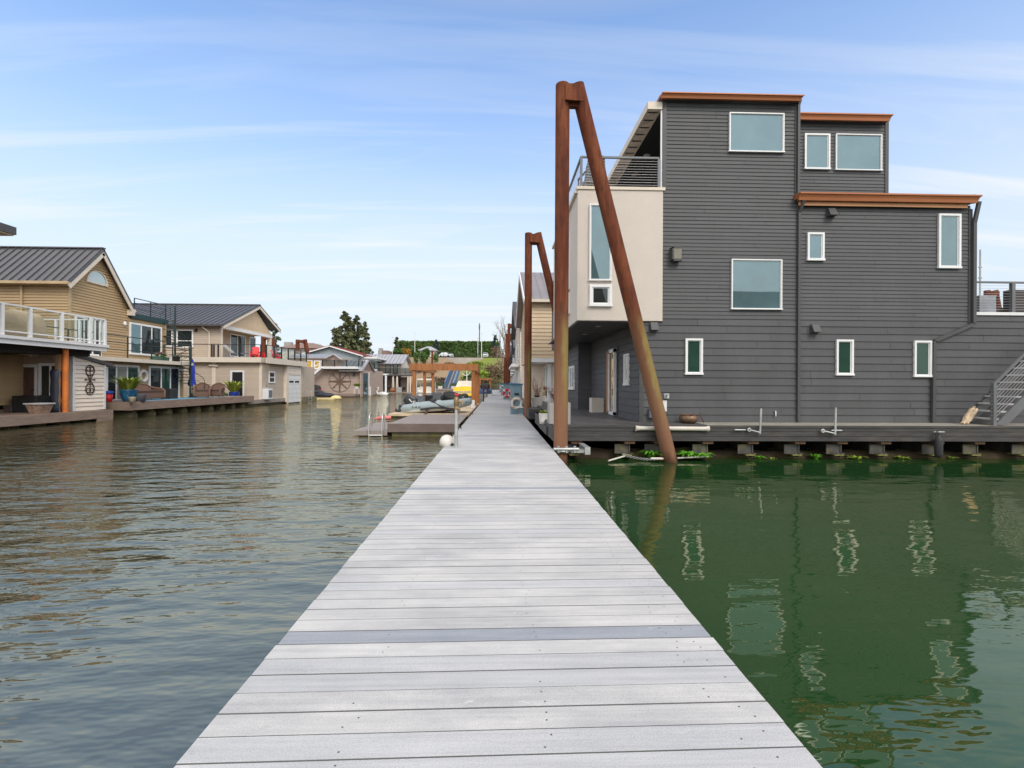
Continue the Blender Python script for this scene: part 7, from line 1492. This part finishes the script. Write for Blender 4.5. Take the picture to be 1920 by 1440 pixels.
def shrub(c, r, mat_, label, n=500, size=.3, name='shrub', cat='shrub', seed=1, group=None, lumps=5):
    R1 = random.Random(seed); mb = MB(); c = V(c)
    for k in range(lumps):
        o = V((R1.uniform(-.5,.5)*r[0], R1.uniform(-.5,.5)*r[1], R1.uniform(-.3,.45)*r[2])); mb.cloud(c+o, (r[0]*.6, r[1]*.6, r[2]*.6), n//lumps, size, R1, .35)
    tag(mb.build(name, M[mat_]), label, cat, group)
p = on(768, 660, 158); shrub(p, (2.2,2,2.2), 'shrub_green', 'bright rounded green bush left of the hut', 900, .34, seed=3); p = on(749, 664, 150); shrub(p, (2.4,2,2.0), 'shrub_green', 'lower green bush at the left foot of the hedge', 700, .3, seed=5); p = on(764, 661, 148); shrub(p, (1.4,1,1.6), 'autumn', 'small yellow and orange shrub before the hedge', 300, .26, seed=6)
p = on(797, 665, 141); shrub(p, (1.5,1.2,1.9), 'shrub_green', 'green tree like bush in front of the hut', 1100, .32, seed=7)
for px, lb in ((781, 'narrow clipped column shrub left of the hut'), (793, 'narrow clipped column shrub in front of the hut'), (816.5, 'short column shrub right of the far rust post')):
    p = on(px, 672, 138); shrub((p.x, 138, p.z), (.95,.9,2.2 if px < 800 else 1.7), 'hedge', lb, 500, .26, 'column_shrub', 'shrub', px)
for (px, py, Y, rx, rz, m_, lb, n) in ((925, 696, 132, 3.2, 2.8, 'shrub_brown', 'brown leafless thicket low on the bank near the walkway end', 900), (936, 668, 150, 3.0, 3.4, 'shrub_brown', 'tall brown thicket on the bank behind the far piles', 1000), (938, 700, 126, 2.6, 3.0, 'shrub_brown', 'brown brush at the walkway end under the rust piles', 800), (893, 684, 137, 3.6, 1.3, 'grass_tuft', 'yellow green mound of brush at the top of the bank', 900), (903, 700, 130, 3.4, 1.2, 'fern_yellow', 'green bramble patch halfway down the bank', 800), (880, 706, 128, 2.4, 1.2, 'shrub_green', 'dark green bramble right of the gangway', 700), (842, 684, 138, 2.2, .9, 'shrub_brown', 'dry brown brush below the retaining wall', 500), (800, 690, 134, 4.2, 1.0, 'shrub_brown', 'dry tan brush on the bank behind the pergola beam', 700), (822, 712, 126, 4.0, .9, 'shrub_brown', 'dark low brush at the waterline left of the gangway', 700), (900, 716, 124, 4.6, 1.2, 'shrub_brown', 'low brown brush at the waterline right of the gangway', 900)):
    p = on(px, py, Y); shrub(p, (rx, 1.8, rz), m_, lb, n, .26, 'brush', 'shrub', int(px))
# bare trees
def bare_tree(px, py_top, py_base, Y, label, seed, spread=.28, depth=5):
    R1 = random.Random(seed); tp = on(px, py_top, Y); bs = on(px, py_base, Y); Hh = tp.z-bs.z; t = thing('bare_tree', label, 'tree', (bs.x, Y, bs.z)); mb = MB(); tw = MB()
    def grow(p, d, L_, r, k):
        e = p+d*L_+V((R1.gauss(0,.04)*L_, R1.gauss(0,.04)*L_, 0)); (mb if k > depth-2 else tw).tube([p, p.lerp(e,.5)+V((R1.gauss(0,.03)*L_,R1.gauss(0,.03)*L_,0)), e], [r, r*.8, r*.6], 6 if k > 2 else 4, False)
        if k == 0: return
        for _ in range(R1.choice((2,3,3))):
            a = R1.uniform(0, 2*pi); s = spread*R1.uniform(.6,1.6); grow(p.lerp(e, R1.uniform(.6,1)), (d+V((cos(a)*s, sin(a)*s, R1.uniform(0,.25)))).normalized(), L_*R1.uniform(.55,.8), r*.55, k-1)
    grow(bs, V((0,0,1)), Hh*.3, Hh*.014, depth); mb.build('trunk', M['bark'], t); tw.build('twigs', M['bare_twig'], t)
bare_tree(949, 566, 690, 112, 'tall bare pale tree rising behind the far right piles', 5); bare_tree(941, 590, 690, 118, 'lower bare tree left of the tall bare one', 8, .4); bare_tree(597, 632, 672, 150, 'far bare tree behind the brown roofed building', 15, .3, 4); bare_tree(934, 640, 690, 130, 'small bare brown tree beside the spruce', 19, .45, 4)
# hut with pyramid roof
Yh = 160.0; a, c = on(788, 656, Yh), on(817, 656, Yh); zb_ = on(800, 672, Yh).z; xm = (a.x+c.x)/2; hwid = (c.x-a.x)/2
t = thing('hut', 'small cream hut with a grey hipped roof before the hedge', 'hut', (xm, Yh+2, zb_)); mb = MB(); mb.box(a.x, Yh, zb_-1, c.x, Yh+4.5, a.z); mb.build('wall', M['stucco'], t)
mb = MB(); zt = on(803, 649.5, Yh+2).z; e = .55; b4 = [V((a.x-e,Yh-e,a.z)), V((c.x+e,Yh-e,a.z)), V((c.x+e,Yh+4.5+e,a.z)), V((a.x-e,Yh+4.5+e,a.z))]; ap = [V((xm-.7,Yh+2.2,zt)), V((xm+.7,Yh+2.2,zt))]
mb.add(b4+ap+[p-UP*.25 for p in b4], [(0,1,5,4),(1,2,5),(2,3,4,5),(3,0,4),(6,7,1,0),(7,8,2,1),(8,9,3,2),(9,6,0,3),(9,8,7,6)]); mb.build('roof', M['silver_roof'], t); mb = MB(); mb.box(xm-.5, Yh-.04, zb_, xm+.5, Yh-.005, zb_+1.9); mb.build('door', M['brown_shingle'], t)
# parked cars
def car(px, py, Y, label, rz=0):
    p = on(px, py, Y); z = 9.36; t = thing('parked_car', label, 'car', (0,0,0), 'white cars parked on the bank'); mb = MB()
    prof = [(-1.0,.3),(-1.0,.75),(-.93,.95),(-.7,1.5),(.7,1.5),(.93,.95),(1.0,.75),(1.0,.3)]
    L_ = 4.4; secs = [(-2.2,.62,.85),(-2.0,.72,.95),(-1.1,.95,1.0),(-.4,1.0,1.0),(1.2,1.0,1.0),(1.9,.9,.98),(2.2,.7,.9)]; vs = []
    for y, hs, wsx in secs:
        roof = 1 if -.9 < y < 1.6 else 0
        for (x, zz_) in prof:
            zh = zz_ if zz_ < .8 else (.8+(zz_-.8)*(1 if roof else .25)); vs.append((x*wsx*.9, y, .02+zh*1.0))
    n = len(prof); fs = [(i*n+k, i*n+(k+1)%n, (i+1)*n+(k+1)%n, (i+1)*n+k) for i in range(len(secs)-1) for k in range(n)]+[tuple(range(n)), tuple(range(len(vs)-n, len(vs)))]
    mb.add(vs, fs); mb.build('body', M['car_white'], t, bevel=.06)
    mb = MB(); mb.hexa([(-.66,-1.18,1.0),(.66,-1.18,1.0),(.6,-.55,1.42),(-.6,-.55,1.42),(-.66,-1.22,1.02),(.66,-1.22,1.02),(.6,-.6,1.45),(-.6,-.6,1.45)]); mb.build('windscreen', M['pane_dark'], t)
    mb = MB(); mb.box(-.5, -2.23, .42, .5, -2.17, .62); mb.build('grille', M['black_paint'], t)
    for s in (-1, 1):
        mb = MB(); mb.box(s*.72-.16, -2.2, .66, s*.72+.16, -2.08, .8); mb.build('headlight', M['bare_metal'], t)
        for y in (-1.35, 1.35): mb = MB(); mb.tube([(s*.72,y,.33),(s*.92,y,.33)], .33, 16); mb.build('wheel', M['tyre'], t)
    t.location = (p.x, Y, z); t.rotation_euler.z = rz; return t
car(836.5, 664, 152, 'white car parked above the retaining wall by the hut', radians(60)); car(910.5, 665, 152, 'white car parked nose on near the spruce'); car(939.5, 666, 154, 'white car half hidden behind the brown thicket', radians(20))
# poles
for (px, py0, py1, Y, r, lb, cat, nm) in ((777.8, 625, 672, 150, .11, 'plain pale pole left of the hut', 'pole', 'light_pole'), (736, 632, 670, 145, .1, 'thin pale pole at the left end of the hedge', 'pole', 'light_pole'), (896, 634, 672, 148, .1, 'pale pole left of the taller of the right hand pair', 'pole', 'light_pole'), (903, 625, 674, 146, .11, 'pale pole right of the pair near the white car', 'pole', 'light_pole'), (899, 606, 670, 178, .22, 'brown wooden power pole rising behind the hedge', 'power pole', 'power_pole')):
    p, q = on(px, py0, Y), on(px, py1, Y); mb = MB(); mb.tube([q-UP*2, p], [r, r*.75], 8)
    if nm == 'power_pole': mb.bar(p+V((-.25,-.2,-1.4)), p+V((.25,-.2,-1.4)), .5, 1.2)
    else: mb.bar(p+V((-.25,0,.05)), p+V((.25,0,.05)), .3, .12)
    tag(mb.build(nm, M['bark'] if nm == 'power_pole' else M['white_paint']), lb, cat)
p, q = on(810.5, 657, 118), on(810.5, 690, 118); mb = MB(); mb.tube([(p.x,118,-2), p], .22, 12); tag(mb.build('rust_post', M['rust_far']), 'single rust pile standing alone behind the pergola beam', 'mooring pile')
# fence on the bank top
t = thing('guard_rail', 'thin dark wire fence along the car park edge', 'fence', (on(850,670,147).x, 147, 9.3)); xa_, xb2 = on(822,668,147).x, on(905,668,147).x
for k in range(10): x = xa_+(xb2-xa_)*k/9; mb = MB(); mb.box(x-.04, 146.96, 9.2, x+.04, 147.04, 10.5); mb.build('post', M['green_steel'], t)
mb = MB()
for z in (10.45, 9.9): mb.tube([(xa_,147,z),(xb2,147,z)], .03, 5)
mb.build('rail', M['green_steel'], t)
# distant buildings on the left
p0, p1 = on(526, 660, 130), on(606, 660, 130); t = thing('brown_building', 'long low building with a brown roof far behind the beige house', 'building', ((p0.x+p1.x)/2, 134, 0)); mb = MB(); mb.box(p0.x, 130, 0, p1.x, 140, on(560,652,130).z); mb.build('wall', M['stucco'], t); mb = MB(); z = on(560,653,130).z; mb.hexa([(p0.x-1,129,z),(p1.x+1,129,z),(p1.x+1,141,z),(p0.x-1,141,z),(p0.x+4,134,on(560,643,134).z),(p1.x-4,134,on(560,643,134).z),(p1.x-4,136,on(560,643,134).z),(p0.x+4,136,on(560,643,134).z)]); mb.build('roof', M['brown_shingle'], t)
q = on(539, 642, 132); mb = MB(); mb.box(q.x-.9, 132, q.z-2.5, q.x+.9, 133.5, q.z+.1); mb.build('chimney', M['concrete'], t)
p0, p1 = on(709, 664, 135), on(727, 664, 135); t = thing('brick_building', 'small dark brick building with a square chimney above the silver roof', 'building', ((p0.x+p1.x)/2, 137, 0)); mb = MB(); mb.box(p0.x, 135, 0, p1.x, 141, on(715,657,135).z); mb.build('wall', M['brown_shingle'], t); mb = MB(); a, b_ = on(711, 653, 135.5), on(717, 653, 135.5); mb.box(a.x, 134.8, a.z-2, b_.x, 136.4, a.z); mb.build('chimney', M['concrete'], t)
for px, lb in ((692, 'small round topiary tree left of the brick chimney'), (698.5, 'small round topiary tree nearest the brick chimney')):
    q = on(px, 661, 132); t = thing('topiary_tree', lb, 'tree', (q.x, 132, q.z-3)); mb = MB(); mb.tube([(q.x,132,0),(q.x,132,q.z)], .1, 6); mb.build('trunk', M['bark'], t); mb = MB(); mb.cloud((q.x,132,q.z+.1), (.42,.42,.26), 120, .16); mb.build('crown', M['conifer_dark'], t)

# ---- the neighbour across the slip, behind the camera: the charcoal house's panes mirror its roof
t = thing('neighbour_house', 'grey gabled floating house across the slip, mirrored in the large window panes', 'house', (18, -15, 0)); mb = MB(); mb.box(12, -22, -.4, 30, -12.5, 5.6); mb.build('wall', M['mauve_siding'], t)
mb = MB(); roof_panel(mb, (11.4, -12, 5.4), (30.6, -12, 5.4), (30.6, -17, 9.6), (11.4, -17, 9.6), .15, .5); roof_panel(mb, (11.4, -22.5, 5.4), (30.6, -22.5, 5.4), (30.6, -17.003, 9.602), (11.4, -17.003, 9.602), .15, .5); mb.build('roof', [M['dark_roof'], M['dark_roof']], t)
for x in (14, 19, 24): window(t, Fr((0, -12.5, 0), (1,0,0), (0,1,0)), x, x+2.2, 1.2, 3.0, w=.1)
